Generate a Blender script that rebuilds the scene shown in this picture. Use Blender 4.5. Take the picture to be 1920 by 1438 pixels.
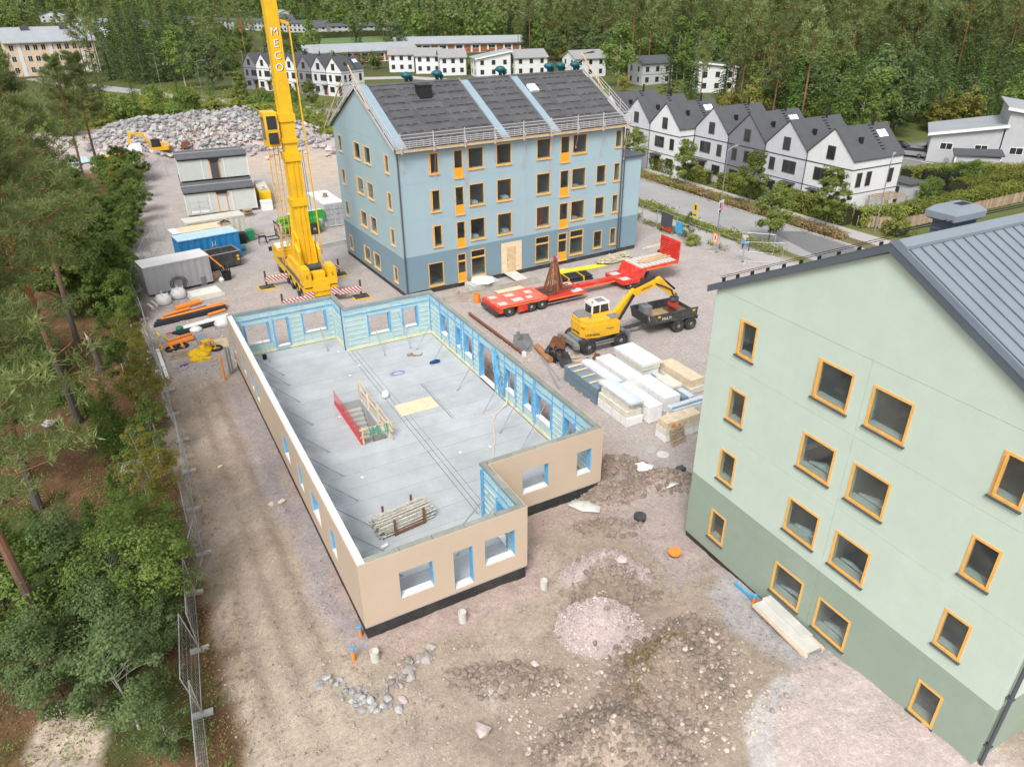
import bpy, math, random
import numpy as np
from mathutils import Vector, Matrix
R = math.radians
for o in list(bpy.data.objects): bpy.data.objects.remove(o)
scene = bpy.context.scene
C = scene.collection
# ------------------------------------------------------------------ camera
CAM = (-4.833, -21.331, 23.156)
pt, yw, ro = R(28.387), R(28.557), R(-0.459)
fw = Vector((math.sin(yw)*math.cos(pt), math.cos(yw)*math.cos(pt), -math.sin(pt)))
rt = Vector((math.cos(yw), -math.sin(yw), 0)); up = rt.cross(fw)
r2 = math.cos(ro)*rt + math.sin(ro)*up; u2 = -math.sin(ro)*rt + math.cos(ro)*up
cd = bpy.data.cameras.new('camera'); cam = bpy.data.objects.new('camera', cd); C.objects.link(cam)
m = Matrix((r2, u2, -fw)).transposed().to_4x4(); m.translation = Vector(CAM); cam.matrix_world = m
cd.sensor_width = 36; cd.sensor_fit = 'HORIZONTAL'; cd.lens = 36*1364.45/1920; cd.clip_end = 6000; cd.clip_start = .5
scene.camera = cam
# ------------------------------------------------------------------ sky and sun (bright overcast)
SUN_EL, SUN_AZ = 50, 222       # azimuth clockwise from +Y; light comes from the left behind the camera
w = bpy.data.worlds.new('World'); scene.world = w; w.use_nodes = True
nt = w.node_tree; nt.nodes.clear()
sky = nt.nodes.new('ShaderNodeTexSky'); sky.sky_type = 'NISHITA'; sky.sun_disc = False
sky.sun_elevation = R(SUN_EL); sky.sun_rotation = R(SUN_AZ); sky.air_density = 1.0; sky.dust_density = 4.0; sky.ozone_density = 1.0
hs = nt.nodes.new('ShaderNodeHueSaturation'); hs.inputs['Saturation'].default_value = .22
bg = nt.nodes.new('ShaderNodeBackground'); bg.inputs[1].default_value = .135
wo = nt.nodes.new('ShaderNodeOutputWorld')
nt.links.new(sky.outputs[0], hs.inputs['Color']); nt.links.new(hs.outputs[0], bg.inputs[0]); nt.links.new(bg.outputs[0], wo.inputs[0])
sd = bpy.data.lights.new('sun', 'SUN'); sd.energy = 1.5; sd.angle = R(17); sd.color = (1, .965, .91)
so = bpy.data.objects.new('sun', sd); C.objects.link(so)
az, el = R(SUN_AZ), R(SUN_EL)
sdir = Vector((math.sin(az)*math.cos(el), math.cos(az)*math.cos(el), math.sin(el)))
so.rotation_euler = sdir.to_track_quat('Z', 'Y').to_euler(); so.location = (0, 0, 80)
scene.view_settings.view_transform = 'Standard'; scene.view_settings.look = 'None'
scene.view_settings.gamma = 1; scene.view_settings.exposure = .62; scene.view_settings.use_curve_mapping = False
scene.render.engine = 'CYCLES'

# ------------------------------------------------------------------ materials
MATS = {}
def mat(name, col, rough=.75, var=.12, sc=1.5, bump=0., metal=0., objvar=0., spec=.4, fine=0., dirt=None, dirtamt=.0, bsc=None):
    if name in MATS: return MATS[name]
    M = bpy.data.materials.new(name); M.use_nodes = True; N = M.node_tree.nodes; L = M.node_tree.links
    b = N['Principled BSDF']; b.inputs['Roughness'].default_value = rough; b.inputs['Metallic'].default_value = metal
    b.inputs['Specular IOR Level'].default_value = spec
    tc = N.new('ShaderNodeTexCoord')
    n1 = N.new('ShaderNodeTexNoise'); n1.inputs['Scale'].default_value = sc; n1.inputs['Detail'].default_value = 6; n1.inputs['Roughness'].default_value = .65
    L.new(tc.outputs['Object'], n1.inputs['Vector'])
    mr = N.new('ShaderNodeMapRange'); mr.inputs[1].default_value = .3; mr.inputs[2].default_value = .7
    mr.inputs[3].default_value = 1-var; mr.inputs[4].default_value = 1+var; L.new(n1.outputs[0], mr.inputs[0])
    last = mr.outputs[0]
    if fine:
        n2 = N.new('ShaderNodeTexNoise'); n2.inputs['Scale'].default_value = sc*22; n2.inputs['Detail'].default_value = 3
        L.new(tc.outputs['Object'], n2.inputs['Vector'])
        m2 = N.new('ShaderNodeMapRange'); m2.inputs[1].default_value = .3; m2.inputs[2].default_value = .7; m2.inputs[3].default_value = 1-fine; m2.inputs[4].default_value = 1+fine
        L.new(n2.outputs[0], m2.inputs[0])
        mu = N.new('ShaderNodeMath'); mu.operation = 'MULTIPLY'; L.new(last, mu.inputs[0]); L.new(m2.outputs[0], mu.inputs[1]); last = mu.outputs[0]
    if objvar:
        oi = N.new('ShaderNodeObjectInfo'); m3 = N.new('ShaderNodeMapRange'); m3.inputs[3].default_value = 1-objvar; m3.inputs[4].default_value = 1+objvar
        L.new(oi.outputs['Random'], m3.inputs[0]); mu = N.new('ShaderNodeMath'); mu.operation = 'MULTIPLY'
        L.new(last, mu.inputs[0]); L.new(m3.outputs[0], mu.inputs[1]); last = mu.outputs[0]
    vm = N.new('ShaderNodeVectorMath'); vm.operation = 'SCALE'; vm.inputs[0].default_value = col; L.new(last, vm.inputs['Scale'])
    out = vm.outputs[0]
    if dirt:
        n4 = N.new('ShaderNodeTexNoise'); n4.inputs['Scale'].default_value = sc*.7; n4.inputs['Detail'].default_value = 9; n4.inputs['Roughness'].default_value = .75
        mp = N.new('ShaderNodeMapping'); mp.inputs['Location'].default_value = (7, 3, 1); L.new(tc.outputs['Object'], mp.inputs[0]); L.new(mp.outputs[0], n4.inputs['Vector'])
        m4 = N.new('ShaderNodeMapRange'); m4.inputs[1].default_value = .48; m4.inputs[2].default_value = .68; m4.inputs[4].default_value = dirtamt
        L.new(n4.outputs[0], m4.inputs[0]); mx = N.new('ShaderNodeMix'); mx.data_type = 'RGBA'
        L.new(m4.outputs[0], mx.inputs[0]); L.new(out, mx.inputs[6]); mx.inputs[7].default_value = (*dirt, 1); out = mx.outputs[2]
    L.new(out, b.inputs['Base Color'])
    if bump:
        n3 = N.new('ShaderNodeTexNoise'); n3.inputs['Scale'].default_value = bsc or sc*8; n3.inputs['Detail'].default_value = 5
        L.new(tc.outputs['Object'], n3.inputs['Vector']); bp = N.new('ShaderNodeBump'); bp.inputs['Strength'].default_value = bump; bp.inputs['Distance'].default_value = .05
        L.new(n3.outputs[0], bp.inputs['Height']); L.new(bp.outputs[0], b.inputs['Normal'])
    MATS[name] = M; return M
def splash(name, z0, z1, c, amt=.6):   # mud thrown up against the foot of a wall
    M = MATS[name]; N = M.node_tree.nodes; L = M.node_tree.links; b = N['Principled BSDF']; src = b.inputs['Base Color'].links[0].from_socket
    tc = N.new('ShaderNodeTexCoord'); sp = N.new('ShaderNodeSeparateXYZ'); L.new(tc.outputs['Object'], sp.inputs[0]); r = N.new('ShaderNodeMapRange'); r.inputs[1].default_value = z0; r.inputs[2].default_value = z1; r.inputs[3].default_value = 1; r.inputs[4].default_value = 0; L.new(sp.outputs[2], r.inputs[0])
    n = N.new('ShaderNodeTexNoise'); n.inputs['Scale'].default_value = 2.5; n.inputs['Detail'].default_value = 9; n.inputs['Roughness'].default_value = .8; L.new(tc.outputs['Object'], n.inputs['Vector']); r2_ = N.new('ShaderNodeMapRange'); r2_.inputs[1].default_value = .35; r2_.inputs[2].default_value = .75; r2_.inputs[4].default_value = amt*1.6; L.new(n.outputs[0], r2_.inputs[0])
    mu = N.new('ShaderNodeMath'); mu.operation = 'MULTIPLY'; L.new(r.outputs[0], mu.inputs[0]); L.new(r2_.outputs[0], mu.inputs[1]); mx = N.new('ShaderNodeMix'); mx.data_type = 'RGBA'; L.new(mu.outputs[0], mx.inputs[0]); L.new(src, mx.inputs[6]); mx.inputs[7].default_value = (*c, 1); L.new(mx.outputs[2], b.inputs['Base Color'])
def streaks(name, c, amt=.35, sx=3.5):   # faint vertical rain and dust marks
    M = MATS[name]; N = M.node_tree.nodes; L = M.node_tree.links; b = N['Principled BSDF']; src = b.inputs['Base Color'].links[0].from_socket
    tc = N.new('ShaderNodeTexCoord'); mp = N.new('ShaderNodeMapping'); mp.inputs['Scale'].default_value = (sx, sx, .22); L.new(tc.outputs['Object'], mp.inputs[0]); n = N.new('ShaderNodeTexNoise'); n.inputs['Scale'].default_value = 1; n.inputs['Detail'].default_value = 6; n.inputs['Roughness'].default_value = .7; L.new(mp.outputs[0], n.inputs['Vector'])
    r = N.new('ShaderNodeMapRange'); r.inputs[1].default_value = .5; r.inputs[2].default_value = .72; r.inputs[4].default_value = amt; L.new(n.outputs[0], r.inputs[0]); mx = N.new('ShaderNodeMix'); mx.data_type = 'RGBA'; L.new(r.outputs[0], mx.inputs[0]); L.new(src, mx.inputs[6]); mx.inputs[7].default_value = (*c, 1); L.new(mx.outputs[2], b.inputs['Base Color'])
def leafmat(name, c1, c2, trans=.35, objvar=.25):
    M = bpy.data.materials.new(name); M.use_nodes = True; N = M.node_tree.nodes; L = M.node_tree.links; N.clear()
    ge = N.new('ShaderNodeNewGeometry'); oi = N.new('ShaderNodeObjectInfo')
    tc = N.new('ShaderNodeTexCoord'); nz = N.new('ShaderNodeTexNoise'); nz.inputs['Scale'].default_value = .9; nz.inputs['Detail'].default_value = 3
    L.new(tc.outputs['Object'], nz.inputs['Vector'])
    ad = N.new('ShaderNodeMath'); ad.operation = 'MULTIPLY_ADD'; ad.inputs[1].default_value = .55; L.new(ge.outputs['Random Per Island'], ad.inputs[0])
    sb = N.new('ShaderNodeMapRange'); sb.inputs[1].default_value = .3; sb.inputs[2].default_value = .7; sb.inputs[3].default_value = -.15; sb.inputs[4].default_value = .55; L.new(nz.outputs[0], sb.inputs[0])
    L.new(sb.outputs[0], ad.inputs[2])
    mx = N.new('ShaderNodeMix'); mx.data_type = 'RGBA'; L.new(ad.outputs[0], mx.inputs[0]); mx.inputs[6].default_value = (*c1, 1); mx.inputs[7].default_value = (*c2, 1)
    mr = N.new('ShaderNodeMapRange'); mr.inputs[3].default_value = 1-objvar; mr.inputs[4].default_value = 1+objvar; L.new(oi.outputs['Random'], mr.inputs[0])
    vm = N.new('ShaderNodeVectorMath'); vm.operation = 'SCALE'; L.new(mx.outputs[2], vm.inputs[0]); L.new(mr.outputs[0], vm.inputs['Scale'])
    d = N.new('ShaderNodeBsdfDiffuse'); t = N.new('ShaderNodeBsdfTranslucent'); ms = N.new('ShaderNodeMixShader'); ms.inputs[0].default_value = trans
    L.new(vm.outputs[0], d.inputs[0]); L.new(vm.outputs[0], t.inputs[0]); L.new(d.outputs[0], ms.inputs[1]); L.new(t.outputs[0], ms.inputs[2])
    o = N.new('ShaderNodeOutputMaterial'); L.new(ms.outputs[0], o.inputs[0]); MATS[name] = M; return M
def glassmat(name, tint=.8, dust=.03, film=.0):
    M = bpy.data.materials.new(name); M.use_nodes = True; N = M.node_tree.nodes; L = M.node_tree.links; N.clear()
    t = N.new('ShaderNodeBsdfTransparent'); t.inputs[0].default_value = (tint*.93, tint, tint, 1)
    g = N.new('ShaderNodeBsdfGlossy'); g.inputs['Roughness'].default_value = .03
    lw = N.new('ShaderNodeLayerWeight'); lw.inputs[0].default_value = .5; f = N.new('ShaderNodeMath'); f.operation = 'POWER'; f.inputs[1].default_value = 4; L.new(lw.outputs['Facing'], f.inputs[0])
    a = N.new('ShaderNodeMath'); a.operation = 'ADD'; a.inputs[1].default_value = dust; L.new(f.outputs[0], a.inputs[0])
    ms = N.new('ShaderNodeMixShader'); L.new(a.outputs[0], ms.inputs[0]); L.new(t.outputs[0], ms.inputs[1]); L.new(g.outputs[0], ms.inputs[2])
    df = N.new('ShaderNodeBsdfDiffuse'); df.inputs[0].default_value = (.62, .63, .62, 1); m2 = N.new('ShaderNodeMixShader'); tc = N.new('ShaderNodeTexCoord'); nz = N.new('ShaderNodeTexNoise'); nz.inputs['Scale'].default_value = .9; nz.inputs['Detail'].default_value = 7; nz.inputs['Distortion'].default_value = .4; L.new(tc.outputs['Object'], nz.inputs['Vector'])
    mr = N.new('ShaderNodeMapRange'); mr.inputs[1].default_value = .35; mr.inputs[2].default_value = .7; mr.inputs[3].default_value = film*.55; mr.inputs[4].default_value = film*1.5; L.new(nz.outputs[0], mr.inputs[0]); L.new(mr.outputs[0], m2.inputs[0]); L.new(ms.outputs[0], m2.inputs[1]); L.new(df.outputs[0], m2.inputs[2])
    o = N.new('ShaderNodeOutputMaterial'); L.new(m2.outputs[0], o.inputs[0]); MATS[name] = M; return M
DIRT = (.30, .25, .21)
mat('steel', (.42, .43, .44), .45, .12, 3, metal=.6); mat('galv', (.50, .52, .54), .45, .15, 6, metal=.5)
mat('black', (.018, .018, .02), .6, .2, 3); mat('rubber', (.028, .027, .026), .85, .25, 4, dirt=(.14, .12, .10), dirtamt=.6); mat('rim', (.30, .31, .32), .5, .15, 6, dirt=DIRT, dirtamt=.4)
mat('darkmetal', (.05, .055, .06), .5, .2, 3, dirt=DIRT, dirtamt=.3); mat('anthracite', (.075, .085, .098), .5, .1, 2)
mat('wood', (.62, .45, .27), .8, .18, 2, fine=.1, objvar=.12); mat('palewood', (.70, .56, .38), .8, .15, 2, fine=.1, objvar=.12); mat('oldwood', (.36, .27, .19), .85, .25, 3, fine=.15, objvar=.2)
mat('framewood', (.77, .425, .12), .55, .12, 4); mat('framepale', (.76, .50, .24), .6, .12, 4); mat('doorpanel', (.82, .37, .025), .5, .08, 3)
mat('white', (.74, .74, .73), .6, .06, 2); mat('whitewrap', (.78, .78, .78), .45, .10, 3, bump=.15); mat('foam', (.78, .77, .70), .8, .05, 2)
mat('craneyellow', (.79, .46, .015), .42, .09, 1.2, dirt=(.42, .27, .06), dirtamt=.35); mat('digyellow', (.80, .44, .02), .4, .08, 2, dirt=(.33, .24, .12), dirtamt=.45)
mat('red', (.62, .035, .022), .45, .12, 2, dirt=(.42, .30, .26), dirtamt=.4); mat('redfaded', (.66, .13, .085), .6, .18, 2.5, dirt=(.50, .38, .33), dirtamt=.5); mat('rust', (.20, .085, .045), .85, .3, 5, fine=.2); mat('copperrust', (.36, .17, .075), .8, .25, 5, fine=.2)
mat('orange', (.78, .26, .045), .5, .1, 2, objvar=.12); mat('pipeblack', (.022, .023, .026), .5, .15, 2, objvar=.2)
mat('concrete', (.43, .425, .41), .85, .18, 1.2, bump=.1, fine=.08); mat('concretelight', (.55, .54, .50), .85, .12, 2, fine=.06)
mat('green', (.035, .33, .055), .45, .1, 2, dirt=DIRT, dirtamt=.2); mat('bluepaint', (.015, .20, .46), .5, .12, 1.5, dirt=(.2, .3, .4), dirtamt=.3); mat('greycont', (.40, .41, .44), .55, .08, 1, dirt=(.3, .28, .26), dirtamt=.2)
mat('cream', (.58, .56, .49), .6, .1, 1.5, dirt=(.33, .28, .22), dirtamt=.3); mat('hutwall', (.55, .575, .54), .6, .05, 1); mat('yellowtarp', (.80, .50, .01), .55, .12, 3, bump=.2)
mat('cyan', (.06, .36, .66), .5, .1, 3); mat('greenplastic', (.02, .22, .10), .5, .1, 3); mat('purple', (.22, .10, .5), .6, .1, 3); mat('pink', (.75, .25, .33), .6, .1, 2)
glassmat('glass', .88, .03, .02); glassmat('glassfilm', .93, .04, .04)
mat('farglass', (.03, .035, .04), .12, .3, .5, spec=.6)

# ------------------------------------------------------------------ mesh helpers
class MB:
    def __init__(s): s.v = []; s.f = []
    def add(s, vs, fs):
        n = len(s.v); s.v += [tuple(p) for p in vs]; s.f += [tuple(i+n for i in f) for f in fs]; return s
    def obb(s, c, a, b, d):
        c, a, b, d = map(Vector, (c, a, b, d))
        vs = [c+sx*a+sy*b+sz*d for sz in (-1, 1) for sy in (-1, 1) for sx in (-1, 1)]
        return s.add(vs, [(0, 2, 3, 1), (4, 5, 7, 6), (0, 1, 5, 4), (2, 6, 7, 3), (0, 4, 6, 2), (1, 3, 7, 5)])
    def box(s, x0, y0, z0, x1, y1, z1):
        return s.obb(((x0+x1)/2, (y0+y1)/2, (z0+z1)/2), ((x1-x0)/2, 0, 0), (0, (y1-y0)/2, 0), (0, 0, (z1-z0)/2))
    def bar(s, p, q, w, h=None, upv=(0, 0, 1)):
        p, q = Vector(p), Vector(q); d = q-p; u = Vector(upv)
        if d.normalized().cross(u).length < .05: u = Vector((1, 0, 0))
        a = d.cross(u).normalized(); b = a.cross(d).normalized()
        return s.obb((p+q)/2, d/2, a*w/2, b*(h or w)/2)
    def tube(s, p, q, r, n=6, r2=None, cap=True):
        return s.path([p, q], [r, r if r2 is None else r2], n, cap)
    def path(s, pts, r, n=5, cap=True):
        pts = [Vector(p) for p in pts]; k = len(pts); rs = r if isinstance(r, (list, tuple)) else [r]*k
        rings = []; ref = None
        for i, p in enumerate(pts):
            d = (pts[min(i+1, k-1)]-pts[max(i-1, 0)]).normalized()
            if ref is None: ref = Vector((0, 0, 1)) if abs(d.z) < .9 else Vector((1, 0, 0))
            a = d.cross(ref)
            if a.length < 1e-3: a = d.orthogonal()
            a.normalize(); b = a.cross(d).normalized(); ref = b
            rings.append([p+(a*math.cos(2*math.pi*j/n)+b*math.sin(2*math.pi*j/n))*rs[i] for j in range(n)])
        fs = [(i*n+j, i*n+(j+1) % n, (i+1)*n+(j+1) % n, (i+1)*n+j) for i in range(k-1) for j in range(n)]
        if cap: fs += [tuple(range(n))[::-1], tuple((k-1)*n+j for j in range(n))]
        return s.add([p for r_ in rings for p in r_], fs)
    def prof(s, pts, axis, a0, a1):
        f = {'x': lambda p, a: (a, p[0], p[1]), 'y': lambda p, a: (p[0], a, p[1]), 'z': lambda p, a: (p[0], p[1], a)}[axis]
        n = len(pts); vs = [f(p, a0) for p in pts]+[f(p, a1) for p in pts]
        return s.add(vs, [tuple(range(n))[::-1], tuple(range(n, 2*n))]+[(i, (i+1) % n, n+(i+1) % n, n+i) for i in range(n)])
    def lathe(s, c, prof, n=16, axis='z'):
        # prof: list of (radius, along)
        c = Vector(c); vs = []
        for r, h in prof:
            for j in range(n):
                a = 2*math.pi*j/n; x, y = r*math.cos(a), r*math.sin(a)
                vs.append(c+Vector({'z': (x, y, h), 'y': (x, h, y), 'x': (h, x, y)}[axis]))
        k = len(prof); fs = [(i*n+j, i*n+(j+1) % n, (i+1)*n+(j+1) % n, (i+1)*n+j) for i in range(k-1) for j in range(n)]
        fs += [tuple(range(n)), tuple((k-1)*n+j for j in range(n))]
        return s.add(vs, fs)
    def mesh(s, name):
        me = bpy.data.meshes.new(name); me.from_pydata(s.v, [], s.f); me.update(); return me
def fixn(me):
    import bmesh
    b = bmesh.new(); b.from_mesh(me); bmesh.ops.recalc_face_normals(b, faces=b.faces); b.to_mesh(me); b.free()
def obj(name, mb, m, parent=None, loc=(0, 0, 0), rot=None, smooth=False, fix=True):
    me = mb.mesh(name) if isinstance(mb, MB) else mb
    if fix and isinstance(mb, MB): fixn(me)
    if m is not None and not me.materials: me.materials.append(MATS[m] if isinstance(m, str) else m)
    if smooth:
        for p in me.polygons: p.use_smooth = True
    o = bpy.data.objects.new(name, me); C.objects.link(o); o.location = loc
    if rot is not None: o.rotation_euler = rot if isinstance(rot, tuple) else (0, 0, rot)
    if parent is not None: o.parent = parent
    return o
def tag(o, label, cat, group=None):
    o['label'] = label; o['category'] = cat
    if group: o['group'] = group
    return o
def thing(name, label, cat, loc=(0, 0, 0), rz=0, group=None):
    o = bpy.data.objects.new(name, None); C.objects.link(o); o.location = loc; o.rotation_euler = (0, 0, rz); o.empty_display_size = .2
    return tag(o, label, cat, group)
def solo(name, label, cat, mb, m, loc=(0, 0, 0), rot=None, group=None, smooth=False):
    return tag(obj(name, mb, m, None, loc, rot, smooth), label, cat, group)
def struct(o): o['kind'] = 'structure'; return o
def stuff(o): o['kind'] = 'stuff'; return o
def dup(root, loc, rz=0, sc=1, label=None, group=None):
    r = root.copy(); C.objects.link(r); r.location = loc; r.rotation_euler = (0, 0, rz); r.scale = (sc,)*3 if not isinstance(sc, tuple) else sc
    if label: r['label'] = label
    if group: r['group'] = group
    for ch in root.children:
        c = ch.copy(); C.objects.link(c); c.parent = r
        for g in ch.children:
            d = g.copy(); C.objects.link(d); d.parent = c
    return r
def npmesh(name, V, F, m=None, flat=True):
    V = np.asarray(V, np.float32); F = np.asarray(F, np.int32); k = F.shape[1]
    me = bpy.data.meshes.new(name); me.vertices.add(len(V)); me.vertices.foreach_set('co', V.ravel())
    me.loops.add(F.size); me.loops.foreach_set('vertex_index', F.ravel()); me.polygons.add(len(F))
    me.polygons.foreach_set('loop_start', np.arange(len(F), dtype=np.int32)*k); me.polygons.foreach_set('use_smooth', np.full(len(F), not flat)); me.update(calc_edges=True)
    if m: me.materials.append(MATS[m])
    return me
def text_mesh(s, size):
    cu = bpy.data.curves.new('t', 'FONT'); cu.body = s; cu.size = size; cu.align_x = 'CENTER'; cu.align_y = 'CENTER'; cu.extrude = .004; cu.resolution_u = 3
    o = bpy.data.objects.new('t', cu); C.objects.link(o); bpy.context.view_layer.update()
    me = bpy.data.meshes.new_from_object(o.evaluated_get(bpy.context.evaluated_depsgraph_get()))
    bpy.data.objects.remove(o); bpy.data.curves.remove(cu); me.materials.clear(); return me
# ------------------------------------------------------------------ noise in numpy
_rs = np.random.RandomState(5); _T = _rs.rand(256, 256)
def vnoise(x, y):
    xi = np.floor(x).astype(int); yi = np.floor(y).astype(int); fx = x-xi; fy = y-yi
    fx = fx*fx*(3-2*fx); fy = fy*fy*(3-2*fy); g = lambda a, b: _T[a & 255, b & 255]
    return (g(xi, yi)*(1-fx)+g(xi+1, yi)*fx)*(1-fy)+(g(xi, yi+1)*(1-fx)+g(xi+1, yi+1)*fx)*fy
def fbm(x, y, o=4):
    s = 0; a = .5
    for i in range(o): s = s+a*vnoise(x*2**i+i*17.3, y*2**i+i*9.1); a *= .5
    return s/(1-.5**o)-.5
def ss(a, b, x):
    t = np.clip((x-a)/(b-a), 0, 1); return t*t*(3-2*t)
cy = scene.cycles
cy.max_bounces = 6; cy.diffuse_bounces = 4; cy.glossy_bounces = 2; cy.transmission_bounces = 3; cy.transparent_max_bounces = 8
cy.caustics_reflective = False; cy.caustics_refractive = False
# ================================================================== GROUND
MOUNDS = [(10.5, -1.8, 2.0, 1.35, 1.8, 0), (8.55, -4.1, 1.75, 1.45, 1.65, 0), (9.1, -7.7, 2.0, 1.75, 2.2, 1), (5.6, -9.3, 2.2, 2.0, 2.3, 2), (17.3, 2.6, 1.9, .9, .9, 3),
          (14.2, 3.4, 1.6, .9, .6, 3), (10.1, -2.8, 1.7, .7, .55, 3), (11.3, -6.4, 1.2, 1.0, .5, 3), (12.6, 1.0, 1.4, .6, .4, 3), (4.0, -4.4, 1.9, .7, .25, 3), (16.0, 5.2, 1.5, .8, .5, 3), (2.6, 100, 3.5, 4.5, 1.6, 0), (.8, 108, 4, 4, 1.5, 0)]
def mdist(x, y, cx, cy, ra, rb):
    dx, dy = x-cx, y-cy; return np.sqrt(((.88*dx-.48*dy)/ra)**2+((.48*dx+.88*dy)/rb)**2)
def gz(x, y):
    x = np.asarray(x, float); y = np.asarray(y, float)
    h = 1.12*ss(-2, -15.5, y)*ss(5, 13, x)
    n = fbm(x*.35, y*.35); n2 = fbm(x*1.6+9, y*1.6, 3)
    for cx, cy, rx, ry, hh, k in MOUNDS:
        d = mdist(x, y, cx, cy, rx, ry); f = np.clip(1.12-d*(1+.35*n2), 0, 1)
        h = h+hh*f**1.15*(1+.25*n)+(.16*fbm(x*3.2, y*3.2, 3)*(hh > .3)+.10*fbm(x*7, y*7, 2))*(f > 0)*np.minimum(1, f*4)
    soil = ss(30, 24, y)*ss(15.2, 14.6, x)*ss(-7, -5, x)+ss(-1, -3, y)*ss(-7, -5, x)
    soil = np.clip(soil, 0, 1)
    h = h+soil*(.16*n+.13*n2+.09*fbm(x*4.5, y*4.5, 3))
    tr = ss(-5.2, -4.6, x)*ss(-.7, -1.3, x)*ss(28, 24, y)*ss(-6, 0, y)
    h = h+tr*.12*np.sin(x*5.2+1.6*fbm(x*.2, y*.12))*(1+.8*n)+tr*.02*np.sin(y*16+3*np.sin(x*2))
    fo = ss(-5.5, -7, x)*ss(125, 110, y)
    h = h+fo*(.9*fbm(x*.16+3, y*.16)+.35*n2+.25*ss(-6, -14, x))
    # ditch by the right long wall of the shell
    h = h-.35*np.exp(-((x-15.2)/.7)**2)*ss(3, 5, y)*ss(24, 20, y)
    # rubble heap behind the site huts
    hx = (x-14)/20; hy = (y-127)/15
    h = h+3.3*np.clip(1-hx**4-hy**2, 0, 1)**.6*(1+.6*n)
    # stair shaft of the shell
    h = np.where((x > 4.15) & (x < 5.95) & (y > 12.75) & (y < 18.35), -2.7, h)
    foot = ((x > .6) & (x < 6.9) & (y > .6) & (y < 27.5)) | ((x > 6.8) & (x < 13.4) & (y > 4.2) & (y < 24.9))
    h = np.where(foot & ~((x > 4.15) & (x < 5.95) & (y > 12.75) & (y < 18.35)), np.minimum(h, .1), h)
    # wooded hills far off
    d = np.hypot(x-CAM[0], y-CAM[1]); ang = np.arctan2(x-CAM[0], y-CAM[1])
    rise = ss(640, 1150, d)*(36+10*np.sin(ang*5+1))+ss(1100, 1600, d)*25
    h = h+rise+ss(80, 160, x)*ss(30, 90, d)*2.5*fbm(x*.02, y*.02)
    return h
def gz1(x, y): return float(gz(np.array([x]), np.array([y]))[0])
def axis(segs):
    out = []
    for a, b, st in segs: out += list(np.arange(a, b, st))
    return np.array(out)
def grow(a, end, st, k=1.18):
    out = []
    while abs(a) < abs(end): out.append(a); a += st; st *= k
    return out+[end]
gx = np.array(sorted(set(np.round([-v for v in grow(17, 1700, .9)]+list(np.arange(-16.5, 2.5, .26))+list(np.arange(2.5, 16, .15))+list(np.arange(16, 20, .26))+list(np.arange(20, 66, 1.0))+grow(66, 1700, 1.4), 3))))
gy = np.array(sorted(set(np.round([-v for v in grow(20, 300, 1.5)]+list(np.arange(-19, -12.5, .26))+list(np.arange(-12.5, 2, .15))+list(np.arange(2, 31, .26))+list(np.arange(31, 150, 1.0))+grow(150, 1700, 1.5), 3))))
GX, GY = np.meshgrid(gx, gy); gxf, gyf = GX.ravel(), GY.ravel()
GZ = gz(gxf, gyf)
nx, ny = len(gx), len(gy)
idx = np.arange(nx*ny).reshape(ny, nx)
F = np.stack([idx[:-1, :-1], idx[:-1, 1:], idx[1:, 1:], idx[1:, :-1]], -1).reshape(-1, 4)
gme = npmesh('ground', np.stack([gxf, gyf, GZ], -1), F, None, False)
# colour of the surface itself, by zone
def lerp(c, col, w): return c*(1-w[:, None])+np.array(col)[None]*w[:, None]
n1 = fbm(gxf*.25, gyf*.25); n2_ = fbm(gxf*.9+4, gyf*.9); n3_ = fbm(gxf*.08+1, gyf*.08)
X = gxf+1.6*n1+.8*n2_; Y = gyf+1.6*fbm(gxf*.25+31, gyf*.25)+.8*n2_
col = np.tile(np.array([[.115, .135, .045]]), (len(gxf), 1))                      # rough grass
col = lerp(col, (.20, .19, .07), ss(.0, .3, n3_)*.8)
col = lerp(col, (.075, .085, .03), ss(170, 260, np.hypot(gxf, gyf)))
site = ss(-5.2, -4.4, X)*ss(51.3, 50.3, X)*ss(118, 112, Y)
site = np.maximum(site, ss(-5.2, -4.4, X)*ss(51, 50, X)*ss(60, 50, Y))
col = lerp(col, (.425, .377, .355), site)                                             # pink gravel
col = lerp(col, (.50, .41, .335), site*ss(72, 84, Y)*ss(9, 16, X)*.9)               # sandy yard behind
col = lerp(col, (.39, .365, .355), site*ss(.0, .25, n3_)*.7)
soil = np.clip(ss(29, 25, Y)*ss(15.3, 14.9, gxf)*ss(-6.2, -5.4, X)+ss(1.5, -.5, Y)*ss(-6.2, -5.4, X), 0, 1)
col = lerp(col, (.365, .298, .238), soil)                                           # brown soil
col = lerp(col, (.445, .375, .31), soil*ss(.02, .2, n1)*.6)
col = lerp(col, (.285, .228, .185), soil*ss(.05, .25, n2_)*.5)
col = lerp(col, (.47, .40, .32), soil*ss(3, -3, Y)*ss(1, -2, X)*.7)
col = lerp(col, (.25, .19, .145), ss(14.0, 14.5, gxf)*ss(16.2, 15.7, gxf)*ss(4, 6, gyf)*ss(26, 22, gyf)*.8)   # ditch
col = lerp(col, (.43, .31, .275), np.exp(-((gxf-16.5)/.45)**2)*ss(2.5, 5, gyf)*ss(22, 16, gyf)*.7)
def near(x0, x1, y0, y1):
    return np.hypot(np.maximum(np.maximum(x0-X, X-x1), 0), np.maximum(np.maximum(y0-Y, Y-y1), 0))
db = np.minimum(near(0, 7.47, 0, 28), near(7.4, 13.9, 3.6, 25.4))
wv = ss(1.7, .9, db)*ss(27, 24, gyf)*(1-ss(13.9, 14.1, gxf)*.9)
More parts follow.
